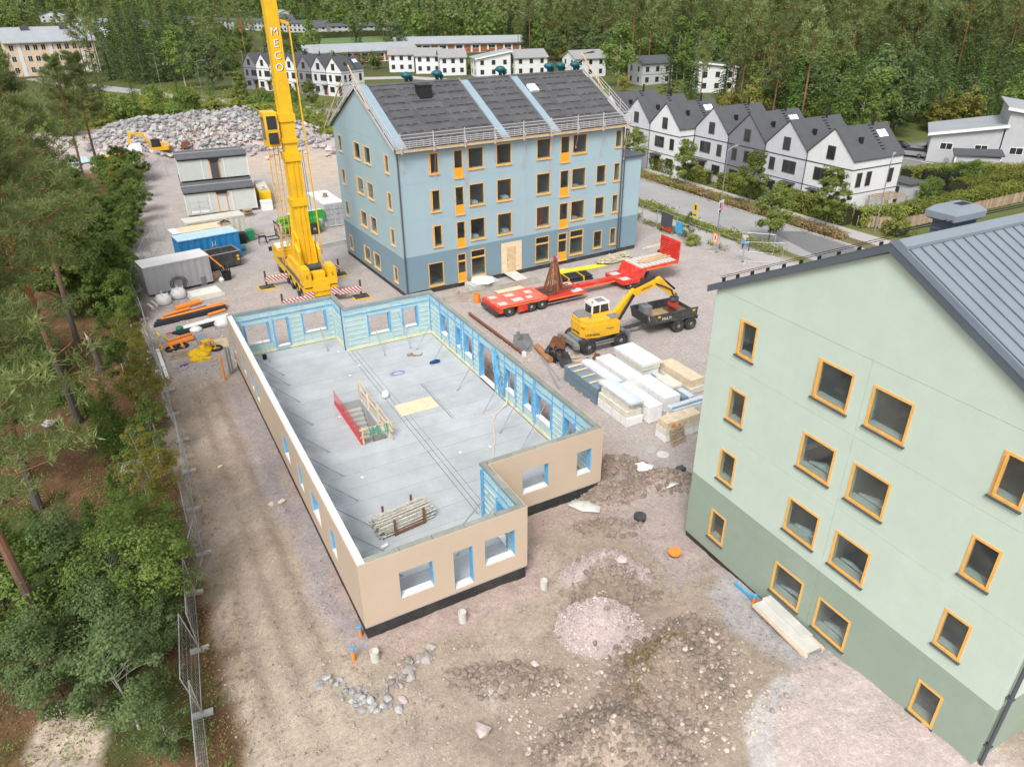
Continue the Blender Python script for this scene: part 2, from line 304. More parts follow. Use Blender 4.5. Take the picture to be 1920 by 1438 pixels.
col = lerp(col, (.36, .315, .315), wv*ss(.3, -.2, X)); col = lerp(col, (.43, .33, .30), wv*ss(-.2, .3, X)*.8)
def poly(pts, w=.25):
    ins = np.full(len(gxf), 1e9)
    for (ax, ay), (bx_, by_) in zip(pts, pts[1:]+pts[:1]):
        L_ = math.hypot(bx_-ax, by_-ay); ins = np.minimum(ins, ((bx_-ax)*(Yp-ay)-(by_-ay)*(Xp-ax))/L_)
    return ins if w is None else ss(-w, w, ins)
Xp = gxf+.55*n1+.45*n2_; Yp = gyf+.55*fbm(gxf*.4+31, gyf*.4)+.45*fbm(gxf*1.3, gyf*1.3+5)
for q_, (cx, cy, rx, ry, hh, k) in enumerate(MOUNDS[:11]):
    d = mdist(gxf, gyf, cx, cy, rx, ry)+.25*n2_
    c_ = [(.47, .385, .375), (.285, .225, .175), (.41, .33, .265), (.28, .22, .175)][k]
    ww = ss(1.1, .95, d) if k == 0 else ss(1.25, .85, d)
    if q_ == 0: ww = ww*ss(-1.0, -.7, .48*(gxf-cx)+.88*(gyf-cy)+.5*n2_)
    col = lerp(col, c_, ww)
col = lerp(col, (.50, .46, .44), np.exp(-(((gxf-3.1)/.5)**2+((gyf+4.7)/.35)**2))*.8)
col = lerp(col, (.41, .385, .385), poly([(13.0, -7.2), (13.4, -10.4), (15.9, -10.4), (15.9, -3.2), (13.6, -4.9)]))
pi_ = poly([(6, -19), (16.4, -19), (16.4, -10.0), (12.2, -9.9), (10.3, -10.5), (8.6, -13)], None)
col = lerp(col, (.54, .455, .43), ss(-.2, .2, pi_)); col = lerp(col, (.50, .475, .465), ss(-.25, .1, pi_)*ss(1.1, .5, pi_)*ss(13.4, 12.4, gxf)*.9)
col = lerp(col, (.42, .345, .33), ss(12.2, 13.2, X)*ss(3, 1.5, Y)*ss(-4.5, -3.5, Y)*.7)
fo = ss(-5.0, -5.8, X+.5*n2_)*ss(118, 108, Y)
col = lerp(col, (.135, .078, .042), fo); col = lerp(col, (.20, .115, .06), fo*ss(.0, .25, n2_)*.8); col = lerp(col, (.07, .085, .025), fo*ss(.04, .25, n1))
sand = np.exp(-(((gxf+10.6)/1.5)**2+((gyf-.4)/2.6)**2)*1.2)
col = lerp(col, (.52, .43, .35), ss(.35, .6, sand+.35*n2_))
col = lerp(col, (.45, .385, .36), ss(34, 32, np.abs(gxf-14))*ss(23, 18, np.abs(gyf-126)))  # rubble
col = lerp(col, (.22, .215, .21), ss(86, 87, gxf)*ss(128, 127, gxf)*ss(40.5, 41.5, gyf)*ss(60, 57, gyf))       # car park
col = lerp(col, (.24, .23, .225), ss(84, 86, gxf)*ss(33.5, 34.5, gyf)*ss(41.5, 40.5, gyf)*ss(132, 130, gxf))
col = lerp(col, (.12, .19, .075), ss(100, 104, gxf)*ss(150, 148, gxf)*ss(330, 334, gyf)*ss(420, 416, gyf))       # playing field
at = gme.color_attributes.new('zone', 'FLOAT_COLOR', 'POINT')
at.data.foreach_set('color', np.concatenate([col, np.ones((len(col), 1))], 1).astype(np.float32).ravel())
def ground_mat():
    M = bpy.data.materials.new('ground'); M.use_nodes = True; N = M.node_tree.nodes; L = M.node_tree.links
    b = N['Principled BSDF']; b.inputs['Roughness'].default_value = .95; b.inputs['Specular IOR Level'].default_value = .15
    a = N.new('ShaderNodeAttribute'); a.attribute_name = 'zone'; tc = N.new('ShaderNodeTexCoord')
    last = None
    for s, v, d in ((.6, .12, 5), (4.5, .16, 5), (21, .16, 3)):
        n = N.new('ShaderNodeTexNoise'); n.inputs['Scale'].default_value = s; n.inputs['Detail'].default_value = d; n.inputs['Roughness'].default_value = .7
        L.new(tc.outputs['Object'], n.inputs['Vector'])
        r = N.new('ShaderNodeMapRange'); r.inputs[1].default_value = .3; r.inputs[2].default_value = .7; r.inputs[3].default_value = 1-v; r.inputs[4].default_value = 1+v; L.new(n.outputs[0], r.inputs[0])
        if last is None: last = r.outputs[0]
        else:
            mm = N.new('ShaderNodeMath'); mm.operation = 'MULTIPLY'; L.new(last, mm.inputs[0]); L.new(r.outputs[0], mm.inputs[1]); last = mm.outputs[0]
    vo = N.new('ShaderNodeTexVoronoi'); vo.inputs['Scale'].default_value = 11; L.new(tc.outputs['Object'], vo.inputs['Vector'])
    rr = N.new('ShaderNodeMapRange'); rr.inputs[1].default_value = 0; rr.inputs[2].default_value = 1; rr.inputs[3].default_value = .87; rr.inputs[4].default_value = 1.11; L.new(vo.outputs['Color'], rr.inputs[0])
    mm = N.new('ShaderNodeMath'); mm.operation = 'MULTIPLY'; L.new(last, mm.inputs[0]); L.new(rr.outputs[0], mm.inputs[1]); last = mm.outputs[0]
    vm = N.new('ShaderNodeVectorMath'); vm.operation = 'SCALE'; L.new(a.outputs['Color'], vm.inputs[0]); L.new(last, vm.inputs['Scale']); L.new(vm.outputs[0], b.inputs['Base Color'])
    nb = N.new('ShaderNodeTexNoise'); nb.inputs['Scale'].default_value = 9; nb.inputs['Detail'].default_value = 4; nb.inputs['Roughness'].default_value = .75; L.new(tc.outputs['Object'], nb.inputs['Vector'])
    bp = N.new('ShaderNodeBump'); bp.inputs['Strength'].default_value = .75; bp.inputs['Distance'].default_value = .09; L.new(nb.outputs[0], bp.inputs['Height']); L.new(bp.outputs[0], b.inputs['Normal'])
    MATS['ground'] = M; return M
gme.materials.append(ground_mat())
struct(obj('ground', gme, None, smooth=True))
# ------------------------------------------------------------------ roads and pavements
mat('asphalt', (.31, .31, .31), .9, .10, .25, fine=.10, bump=.05, dirt=(.37, .36, .35), dirtamt=.5); mat('asphaltnew', (.17, .17, .172), .9, .08, .3, fine=.1)
mat('pavement', (.40, .38, .365), .9, .10, .4, fine=.08); mat('paint', (.62, .62, .60), .8, .15, 1); mat('kerb', (.42, .41, .39), .85, .12, 1)
struct(obj('road', MB().box(52.9, -60, -.3, 59.6, 230, .03), 'asphalt'))
struct(obj('new_asphalt_patch', MB().prof([(53.4, 17), (59.5, 19), (59.5, 31), (56.5, 33), (54, 24)], 'z', 0, .035), 'asphaltnew'))
struct(obj('pavement', MB().box(61.9, -60, -.3, 64.4, 92, .12), 'pavement'))
struct(obj('kerb', MB().box(59.65, -60, -.3, 59.9, 92, .15), 'kerb')); struct(obj('kerb', MB().box(52.6, 30.5, -.3, 52.85, 92, .15), 'kerb'))
struct(obj('cycle_path', MB().prof([(48.0, 24), (50.6, 23), (50.6, 60), (48.6, 60), (47.6, 34)], 'z', -.2, .034), 'pavement'))
struct(obj('verge', MB().box(59.95, -60, -.3, 61.85, 92, .11), mat('vergesoil', (.15, .115, .06), .95, .3, 1.2, fine=.2)))
struct(obj('cross_street', MB().prof([(-20, 262), (-12, 238), (8, 200), (30, 160), (52, 128), (54, 133), (33, 166), (12, 206), (-6, 243), (-13, 266)], 'z', -.3, .05), 'asphalt'))
struct(obj('parking_street', MB().prof([(62, 206), (80, 200), (94, 176), (98, 180), (84, 206), (62, 214)], 'z', -.3, .04), 'pavement'))
for i in range(0): struct(obj('road_marking', MB().box(56.2, 34+i*9, .03, 56.32, 37+i*9, .036), 'paint'))
for i in range(3): struct(obj('parking_line', MB().box(103.2+i*2.9, 45.6, 0, 103.32+i*2.9, 50.2, gz1(104, 48)+.06), 'paint'))
# ------------------------------------------------------------------ stones
def rock_base(seed):
    rs = np.random.RandomState(seed); t = (1+5**.5)/2
    V = np.array([(-1, t, 0), (1, t, 0), (-1, -t, 0), (1, -t, 0), (0, -1, t), (0, 1, t), (0, -1, -t), (0, 1, -t), (t, 0, -1), (t, 0, 1), (-t, 0, -1), (-t, 0, 1)])/1.9
    Fc = np.array([(0, 11, 5), (0, 5, 1), (0, 1, 7), (0, 7, 10), (0, 10, 11), (1, 5, 9), (5, 11, 4), (11, 10, 2), (10, 7, 6), (7, 1, 8), (3, 9, 4), (3, 4, 2), (3, 2, 6), (3, 6, 8), (3, 8, 9), (4, 9, 5), (2, 4, 11), (6, 2, 10), (8, 6, 7), (9, 8, 1)])
    V = V*rs.uniform(.68, 1.2, (12, 1))*np.array([1, rs.uniform(.6, .95), rs.uniform(.45, .75)])
    return V, Fc
RB = [rock_base(i) for i in range(9)]
def rocks_stuff(name, pts, sizes, m, seed=1, sink=.25):
    rs = np.random.RandomState(seed); VV = []; FF = []; off = 0
    for p, s in zip(pts, sizes):
        V, Fc = RB[rs.randint(9)]; a = rs.uniform(0, 6.28); c, s_ = math.cos(a), math.sin(a)
        W = V*s*.5; W = np.stack([W[:, 0]*c-W[:, 1]*s_, W[:, 0]*s_+W[:, 1]*c, W[:, 2]], -1)+np.array(p)+np.array([0, 0, s*sink])
        VV.append(W); FF.append(Fc+off); off += 12
    me = npmesh(name, np.concatenate(VV), np.concatenate(FF), m); return stuff(obj(name, me, None))
def rockmat(name, c, var=.3):
    M = mat(name, c, .9, .2, 2.5, bump=.25, objvar=.28, fine=.12); N = M.node_tree.nodes; L = M.node_tree.links
    g = N.new('ShaderNodeNewGeometry'); r = N.new('ShaderNodeMapRange'); r.inputs[3].default_value = 1-var; r.inputs[4].default_value = 1+var; L.new(g.outputs['Random Per Island'], r.inputs[0])
    b = N['Principled BSDF']; s = b.inputs['Base Color'].links[0].from_socket; v = N.new('ShaderNodeVectorMath'); v.operation = 'SCALE'; L.new(s, v.inputs[0]); L.new(r.outputs[0], v.inputs['Scale']); L.new(v.outputs[0], b.inputs['Base Color'])
rockmat('stone', (.33, .30, .28)); rockmat('stonepink', (.45, .37, .36)); rockmat('stonebrown', (.41, .345, .295)); rockmat('stonegrey', (.33, .33, .33), .3); rockmat('clod', (.33, .265, .215), .22)
RME = []
for i in range(9):
    me = npmesh('stone', RB[i][0]*.5, RB[i][1]); RME.append(me)
rng = np.random.RandomState(11)
def scat(n, x0, x1, y0, y1, s0, s1, f=None):
    x = rng.uniform(x0, x1, n); y = rng.uniform(y0, y1, n); s = s0+(s1-s0)*rng.rand(n)**3
    ok = ~(((x > -.3) & (x < 7.8) & (y > -.3) & (y < 28.4)) | ((x > 7) & (x < 14.2) & (y > 3.3) & (y < 25.7)) | ((x > 15.3) & (y < -1)))
    if f is not None: ok &= f(x, y)
    x, y, s = x[ok], y[ok], s[ok]; return np.stack([x, y, gz(x, y)], -1), s
p, s = scat(5200, -5.6, 15.2, -10.5, 4, .03, .17); rocks_stuff('loose_stones', p, s, 'stonebrown', 2)
p, s = scat(9000, 7.8, 13.2, -4.2, 1.2, .035, .13, lambda x, y: (mdist(x, y, *MOUNDS[0][:4]) < 1.05) & (.48*(x-10.5)+.88*(y+1.7) > -.8)); rocks_stuff('crushed_gravel', p, s, 'stonepink', 3)
p, s = scat(9000, 6.2, 11, -6.2, -1.5, .035, .13, lambda x, y: mdist(x, y, *MOUNDS[1][:4]) < 1.07); rocks_stuff('crushed_gravel', p, s, 'stonepink', 4)
p, s = scat(2200, -5.5, 0, 3, 30, .025, .12); rocks_stuff('loose_stones', p, s, 'stonebrown', 5)
p, s = scat(1500, 3.2, 12.3, -11, -5.2, .05, .26); rocks_stuff('loose_stones', p, s, 'stonebrown', 6)
p, s = scat(900, 15.4, 21, 18.5, 25, .04, .16); rocks_stuff('loose_stones', p, s, 'stonepink', 7)
p, s = scat(1600, -6, 3, 28.5, 45, .04, .22); rocks_stuff('loose_stones', p, s, 'stonepink', 8)
p, s = scat(1300, 12.2, 14.3, -9, 3, .03, .12); rocks_stuff('loose_stones', p, s, 'stonegrey', 9)
cl_x, cl_y = [], []
for cx, cy, rx, ry, hh, k in MOUNDS[:11]:
    q = int(420*rx*ry*(.06 if k == 0 else 1)); a = rng.uniform(0, 6.28, q); r_ = rng.rand(q)**.55*1.3; ua, ub = rx*r_*np.cos(a), ry*r_*np.sin(a); cl_x.append(cx+.88*ua+.48*ub); cl_y.append(cy-.48*ua+.88*ub)
cl_x, cl_y = np.concatenate(cl_x), np.concatenate(cl_y); k_ = (cl_x < 15.1) | (cl_y > -.5); cl_x, cl_y = cl_x[k_], cl_y[k_]
rocks_stuff('soil_clods', np.stack([cl_x, cl_y, gz(cl_x, cl_y)], -1), .05+.34*rng.rand(len(cl_x))**3, 'clod', 31, .1)
def stone(x, y, s, mtl, label, group):
    me = RME[rng.randint(9)].copy(); me.materials.append(MATS[mtl])
    o = obj('stone', me, None, None, (x, y, gz1(x, y)+s*.15), (rng.uniform(-.3, .3), rng.uniform(-.3, .3), rng.uniform(0, 6))); o.scale = (s, s, s); return tag(o, label, 'stone', group)
for i in range(46):   # two little piles of broken stone in front of the shell
    t = rng.rand(); a = (-2.2+1.9*t+rng.normal(0, .22), -.9-2.7*t*1.0+rng.normal(0, .25))
    stone(a[0], a[1], rng.uniform(.14, .42), 'stonegrey', 'grey broken stone in the trail of stones left of the concrete pipe stub', 'broken stones by the front left corner')
for i in range(40):
    t = rng.rand(); stone(.0+2.0*t+rng.normal(0, .15), -2.6+.75*t+rng.normal(0, .22), rng.uniform(.16, .5), 'stone', 'pale broken stone in the pile right of the concrete pipe stub', 'broken stones in front of the shell')
for x, y, s, l in ((2.25, -5.9, .75, 'upright pointed pale stone alone on the brown soil in front'), (10.0, -5.5, .4, 'small rounded stone below the pink gravel heaps'), (12.1, -2.6, .5, 'pale rounded stone on right flank of the upper gravel heap'), (.2, -3.4, .55, 'largest rounded stone of the pile right of the concrete stub'),
                   (10.9, -2.3, .6, 'pinkish boulder on top of the upper gravel heap'), (5.3, -4.4, .45, 'single brownish stone on bare soil between stub and gravel heap')):
    stone(x, y, s, 'stonepink', l, None)
# ------------------------------------------------------------------ rubble heap
rub = thing('rubble_heap', 'long heap of grey and pink blasted rock behind the site huts', 'rubble heap', (0, 0, 0))
def inheap(x, y): return ((x-14)/21)**4+((y-126)/19)**2 < 1
cand = []
while len(cand) < 6500:
    x = rng.uniform(-8, 36); y = rng.uniform(105, 146)
    if inheap(x, y): cand.append((x, y))
cand = np.array(cand); cs = .22+1.05*rng.rand(len(cand))**3.4; order = np.argsort(-cs*(1+.5*(cand[:, 1] < 122)))
RMES = {}
for k in range(9):
    for mt in ('stone', 'stonepink', 'stonegrey'):
        me = RME[k].copy(); me.materials.append(MATS[mt]); RMES[k, mt] = me
cz = gz(cand[:, 0], cand[:, 1])
for q, i in enumerate(order[:290]):
    o = obj('stone', RMES[rng.randint(9), ['stone', 'stonepink', 'stonegrey', 'stonegrey'][rng.randint(4)]], None, rub, (cand[i, 0], cand[i, 1], cz[i]+cs[i]*.2), (rng.uniform(-.6, .6), rng.uniform(-.6, .6), rng.uniform(0, 6)))
    k = cs[i]*rng.uniform(.9, 1.3); o.scale = (k, k, k)
r_ = order[290:]
o = rocks_stuff('small_stones', np.stack([cand[r_, 0], cand[r_, 1], cz[r_]], -1), cs[r_]*1.15, 'stonegrey', 12); o.parent = rub
# boulders and stones lying along the yard behind the huts
for i in range(26):
    x, y = rng.uniform(16, 36), rng.uniform(96, 106); s = rng.uniform(.5, 1.8); stone(x, y, s, 'stonepink', 'pinkish boulder in the row at the foot of the rubble heap behind the crane', 'boulders at the foot of the rubble heap')
# ================================================================== WALLS WITH OPENINGS
def wall(mb, o, u, L, z0, z1, d0, d1, ops):
    """wall slab from depth d0 to d1 (inward = left of u), with rectangular openings (s0,s1,z0,z1)"""
    o = Vector((o[0], o[1], 0)); u = Vector((u[0], u[1], 0)); n = Vector((-u.y, u.x, 0))
    S = sorted({0, L}.union(*[{max(0, a), min(L, b)} for a, b, c, d in ops if a < L and b > 0])); Z = sorted({z0, z1}.union(*[{max(z0, c), min(z1, d)} for a, b, c, d in ops if c < z1 and d > z0]))
    def P(s, z, d): return o+u*s+n*d+Vector((0, 0, z))
    solid = {}
    for i in range(len(S)-1):
        for j in range(len(Z)-1):
            ms, mz = (S[i]+S[i+1])/2, (Z[j]+Z[j+1])/2
            solid[i, j] = not any(a < ms < b and c < mz < d for a, b, c, d in ops)
    for (i, j), ok in solid.items():
        if not ok: continue
        s0, s1, a, b = S[i], S[i+1], Z[j], Z[j+1]
        def q(*p): mb.add(p, [(0, 1, 2, 3)])
        q(P(s0, a, d0), P(s1, a, d0), P(s1, b, d0), P(s0, b, d0)); q(P(s1, a, d1), P(s0, a, d1), P(s0, b, d1), P(s1, b, d1))
        if not solid.get((i-1, j)): q(P(s0, a, d1), P(s0, a, d0), P(s0, b, d0), P(s0, b, d1))
        if not solid.get((i+1, j)): q(P(s1, a, d0), P(s1, a, d1), P(s1, b, d1), P(s1, b, d0))
        if not solid.get((i, j-1)): q(P(s0, a, d1), P(s1, a, d1), P(s1, a, d0), P(s0, a, d0))
        if not solid.get((i, j+1)): q(P(s0, b, d0), P(s1, b, d0), P(s1, b, d1), P(s0, b, d1))
    return mb
class Fr:   # frame on a wall plane: s along, z up, d inward
    def __init__(s, o, u): s.o = Vector((o[0], o[1], 0)); s.u = Vector((u[0], u[1], 0)); s.n = Vector((-s.u.y, s.u.x, 0))
    def P(s, a, z, d): return s.o+s.u*a+s.n*d+Vector((0, 0, z))
    def box(s, mb, a0, a1, z0, z1, d0, d1):
        return mb.obb(s.P((a0+a1)/2, (z0+z1)/2, (d0+d1)/2), s.u*(a1-a0)/2, s.n*(d1-d0)/2, Vector((0, 0, (z1-z0)/2)))
def window(par, fr, s0, s1, z0, z1, m='framewood', sill='anthracite', kind='win', fwid=.072, proud=.025, glass='glass'):
    mb = MB(); f = fwid
    fr.box(mb, s0, s1, z0, z0+f*1.1, -proud, .075); fr.box(mb, s0, s1, z1-f, z1, -proud, .075)
    fr.box(mb, s0, s0+f, z0+f*1.1, z1-f, -proud, .075); fr.box(mb, s1-f, s1, z0+f*1.1, z1-f, -proud, .075)
    zb = z0+f*1.1
    if kind == 'transom': fr.box(mb, s0+f, s1-f, z1-.75, z1-.62, -proud-.004, .07)
    if kind == 'open': fr.box(mb, s0+f+.02, s0+f+.07, zb, z1-f, -.09, .05)
    w_ = obj('balcony_door' if kind.startswith('door') else 'window', mb, m, par)
    if kind.startswith('door'):
        fr.box(pm := MB(), s0+f, s1-f, zb, zb+.75, .02, .06); obj('panel', pm, 'doorpanel', w_); zb += .75
        if kind == 'doort': fr.box(bm := MB(), s0+f, s1-f, z1-.75, z1-.62, -proud, .07); obj('rail', bm, m, w_)
    fr.box(g := MB(), s0+f, s1-f, zb, z1-f, .03, .042); obj('pane', g, glass, w_)
    if kind != 'doort' and not kind.startswith('door'): fr.box(g := MB(), s0+.01, s1-.01, z0+.02, z0+f*1.1+.012, .08, .4); obj('window_board', g, 'concretelight', w_)
    if sill: fr.box(g := MB(), s0-.05, s1+.05, z0-.05, z0-.004, -.10, .0 if proud else .02); obj('sill', g, sill, w_)
    return w_
# ================================================================== BEIGE BUILDING SHELL
mat('beige', (.545, .435, .335), .8, .035, .5); mat('plinth', (.030, .030, .032), .7, .35, 1.5, dirt=(.10, .09, .08), dirtamt=.5)
mat('wool', (.66, .63, .42), .9, .14, 3); mat('foil', (.43, .56, .56), .45, .12, 1.6, dirt=(.55, .60, .47), dirtamt=.6); mat('batten', (.47, .60, .64), .6, .14, 3)
mat('tapeblue', (.12, .37, .62), .5, .2, 2); mat('tapedark', (.03, .13, .33), .5, .15, 2); mat('plate', (.26, .27, .235), .8, .15, 2, fine=.1, objvar=.12); mat('slabcon', (.425, .448, .465), .8, .12, .55, fine=.05, objvar=.05, dirt=(.34, .36, .38), dirtamt=.6)
streaks('beige', (.51, .41, .32), .25, .5); streaks('slabcon', (.50, .525, .545), .5, .35)
A_, B_, D_, L1, L2, PL, T_ = 7.475, 13.923, 3.6, 28.07, 25.41, .685, 3.925
SH = thing('building_shell', 'unroofed single storey building shell with beige outer walls and grey floor deck', 'building', (0, 0, 0))
cor = [(0, 0), (A_, 0), (A_, D_), (B_, D_), (B_, L2), (A_, L2), (A_, L1), (0, L1)]
WO = {0: [(1.6, 3.07, 1.5, 2.88), (3.97, 4.87, .86, 2.9), (5.42, 6.88, 1.5, 2.92)], 1: [(1.3, 2.2, .9, 2.95)],
      2: [(1.8, 3.27, 1.5, 2.9), (4.92, 5.8, 1.5, 2.93)],
      3: [(2.2, 3.1, 1.55, 3.05), (4.5, 6.1, 1.55, 3.05), (6.55, 7.5, 1.55, 3.05), (8.6, 9.8, 1.55, 3.05), (11.2, 13.3, .8, 3.35), (14.4, 15.6, 1.55, 3.05), (16.2, 16.9, 1.55, 3.05), (18.3, 19.5, 1.55, 3.05)],
      4: [(1.35, 2.4, 1.6, 3.08), (3.47, 5.0, 1.6, 3.05)], 5: [], 6: [(.9, 2.5, 1.58, 3.02), (3.6, 4.55, .95, 3.02), (4.95, 6.5, 1.5, 2.98)],
      7: [(.75, 1.65, 1.5, 2.95), (4.1, 5.0, 1.5, 2.95), (6.6, 7.5, 1.5, 2.95), (8.2, 9.1, 1.5, 2.95), (15.1, 16.5, 1.5, 2.95), (18.3, 19.2, 1.5, 2.95), (20.7, 22.2, 1.5, 2.95), (23.8, 24.7, 1.5, 2.95)]}
TH = .33
for i in range(8):
    p, q = Vector(cor[i]), Vector(cor[(i+1) % 8]); u = (q-p).normalized(); Lw = (q-p).length
    pv = (p-Vector(cor[i-1])).normalized(); nv = (Vector(cor[(i+2) % 8])-q).normalized()
    convex_s = pv.x*u.y-pv.y*u.x > 0; convex_e = u.x*nv.y-u.y*nv.x > 0
    fr = Fr(p, u); ops = WO[i]
    a0 = TH if convex_s else 0; a1 = Lw-.037 if convex_e else Lw+TH
    sk = wall(MB(), p, u, Lw-.0355 if convex_e else Lw, PL, T_, 0, .035, ops); obj('cladding', sk, 'beige', SH)
    cops = [(a-a0, b-a0, c, d) for a, b, c, d in ops]
    core = wall(MB(), p+u*a0, u, a1-a0, PL, T_-.10, .036, TH-.05, cops); wl = obj('insulated_wall', core, 'foil', SH)
    # top plates, piece by piece
    n = max(1, round((a1-a0)/1.35))
    for k in range(n):
        s0 = a0+(a1-a0)*k/n+.012; s1 = a0+(a1-a0)*(k+1)/n-.012
        mb = MB(); fr.box(mb, s0, s1, T_-.095, T_+.008, .037, TH); obj('top_plate', mb, 'white' if i == 7 else 'plate', wl)
    # inner face: wool strip at the foot, battens, blue tape
    i0 = (TH if convex_s else 0)+.01; i1 = (Lw-TH if convex_e else Lw+TH)-.01
    cuts = sorted([i0]+[x for a, b, c, d in ops for x in (a-.1, b+.1)]+[i1])
    if i in (1, 2, 3, 4, 5, 6) or True:
        solidx = [(cuts[2*k], cuts[2*k+1]) for k in range(len(cuts)//2)]
        mb = MB(); fr.box(mb, i0, i1, PL+.01, PL+.20, TH-.05, TH+.004)
        for a, b, c, d in ops:
            if c < PL+.3: mb = MB(); fr.box(mb, i0, a, PL+.01, PL+.20, TH-.05, TH+.004); fr.box(mb, b, i1, PL+.01, PL+.20, TH-.05, TH+.004)
        obj('wool_strip', mb, 'wool', wl)
        zs = [PL+.42+.36*k for k in range(8)]
        for s0, s1 in solidx:
            if s1-s0 < .15: continue
            for z in zs: fr.box(mb := MB(), s0, s1, z, z+.045, TH-.055, TH-.012); obj('batten', mb, 'batten', wl)
            k = max(1, int((s1-s0)/1.2))
            for j in range(k+1):
                x = s0+.03+(s1-s0-.06)*j/k; fr.box(mb := MB(), x-.03, x+.03, PL+.2, T_-.1, TH-.052, TH-.004); obj('stud', mb, 'tapeblue' if (i == 3 and ops) else 'batten', wl)
        mb = MB(); fr.box(mb, i0, i1, T_-.62, T_-.55, TH-.05, TH+.002); fr.box(mb, i0, i1, T_-.16, T_-.10, TH-.05, TH+.006); obj('tape', mb, 'tapeblue', wl)
    for a, b, c, d in ops:
        mb = MB(); t = .035
        fr.box(mb, a, a+t, c, d, .05, TH+.012); fr.box(mb, b-t, b, c, d, .05, TH+.012); fr.box(mb, a+t, b-t, d-t, d, .05, TH+.012)
        fr.box(mb, a-.1, a, c-.06, d+.06, TH-.05, TH+.012); fr.box(mb, b, b+.1, c-.06, d+.06, TH-.05, TH+.012)
        ln = obj('window_liner', mb, 'tapeblue', SH)
        fr.box(mb := MB(), a+t, b-t, c, c+.05, .03, TH+.03); obj('sill_board', mb, 'white', ln)
    # dark plinth panels and metal flashing
    n = max(1, round(Lw/2.4))
    for k in range(n):
        fr.box(mb := MB(), Lw*k/n+((.163 if convex_s else 0) if k == 0 else .008), Lw*(k+1)/n-((.064 if convex_e else -.055) if k == n-1 else .008), -.4, PL-.065, .06, .16); obj('plinth_panel', mb, 'plinth', SH)
    fr.box(mb := MB(), .02, Lw-.02, PL-.06, PL-.005, .012, .2); obj('flashing', mb, 'galv', SH)
mb = MB(); mb.box(A_-.035, L2-.03, PL, A_+.02, L2+.1, T_+.02); fr = Fr((A_, L2), (0, 1))
fr.box(mb := MB(), -.06, .05, PL, T_+.02, TH-.06, TH+.05); obj('corner_post', mb, 'tapedark', SH)
fr.box(mb := MB(), -.05, .04, PL, T_+.02, TH-.05, TH+.05); mb2 = MB(); Fr((A_, D_), (1, 0)).box(mb2, -.42, -.30, PL, T_-.2, -.06, .07); obj('corner_post', mb2, 'tapeblue', SH)
# floor deck of precast planks, with the stair hole left open
deck = obj('floor_deck', MB().box(.4, .4, .25, 4.15, 27.7, .415).box(5.92, .4, .25, 7.4, 27.7, .415).box(4.151, .4, .25, 5.919, 12.8, .415).box(4.151, 18.3, .25, 5.919, 27.7, .415).box(7.401, 4.0, .25, 13.5, 25.0, .415), 'slabcon', SH)
HX0, HX1, HY0, HY1 = 4.35, 5.72, 12.98, 18.1
ys = [.37]+[HY0-1.23*k for k in range(10, 0, -1)]+[HY0+(HY1-HY0)/4*k for k in range(5)]+[HY1+1.2*k for k in range(1, 8)]+[L1-.35]
ys = sorted(y for y in ys if y >= .37)
rp = random.Random(4)
for k in range(len(ys)-1):
    y0, y1 = ys[k]+.008, ys[k+1]-.008
    if y1-y0 < .1: continue
    segs = [(.37, HX0), (HX1, A_-.04)] if (y0 > HY0-.1 and y1 < HY1+.1) else [(.37, A_-.04)]
    for x0, x1 in segs: obj('plank', MB().box(x0, y0, .42, x1, y1, PL-.005+rp.uniform(-.004, .004)), 'slabcon', deck)
    a, b = max(y0, D_+.37), min(y1, L2-.36)
    if b-a > .2: obj('plank', MB().box(A_-.01, a, .42, B_-.36, b, PL-.005+rp.uniform(-.004, .004)), 'slabcon', deck)
obj('joint_strip', MB().box(A_-.035, D_+.4, .5, A_-.015, L2-.4, PL-.015), 'darkmetal', deck)
for a, b, c, d in ((7.15, 4.2, 7.17, 27.5), (7.75, 4.2, 7.765, 24.9), (9.84, 13.1, 9.87, 18.1), (9.99, 13.1, 10.0, 18.1)):
    obj('joint_strip', MB().box(a, b, .6, c, d, PL+.004), 'darkmetal', deck)
sh = MB().box(HX0-.15, HY0-.15, -2.6, HX0, HY1+.15, .415).box(HX1, HY0-.15, -2.6, HX1+.15, HY1+.15, .415).box(HX0, HY0-.15, -2.6, HX1, HY0, .415).box(HX0, HY1, -2.6, HX1, HY1+.15, .415).box(HX0, HY0, -2.6, HX1, HY1, -2.5)
shaft = obj('stair_shaft', sh, 'concrete', SH)
for k in range(12): obj('step', MB().box(HX0+.05, HY1-.3-.27*k-.28, .3-.2*k-.2, HX1-.05, HY1-.3-.27*k, .3-.2*k), 'concrete', shaft)
for x, y in ((6.2, 21.5), (6.6, 25.4), (3.2, 10), (8.7, 9.6), (10.4, 9.3), (7.2, 22.6), (4, 16.6)):
    obj('deck_socket', MB().lathe((x, y, PL-.004), [(.09, 0), (.09, .012), (.04, .013)], 10), 'white', deck)
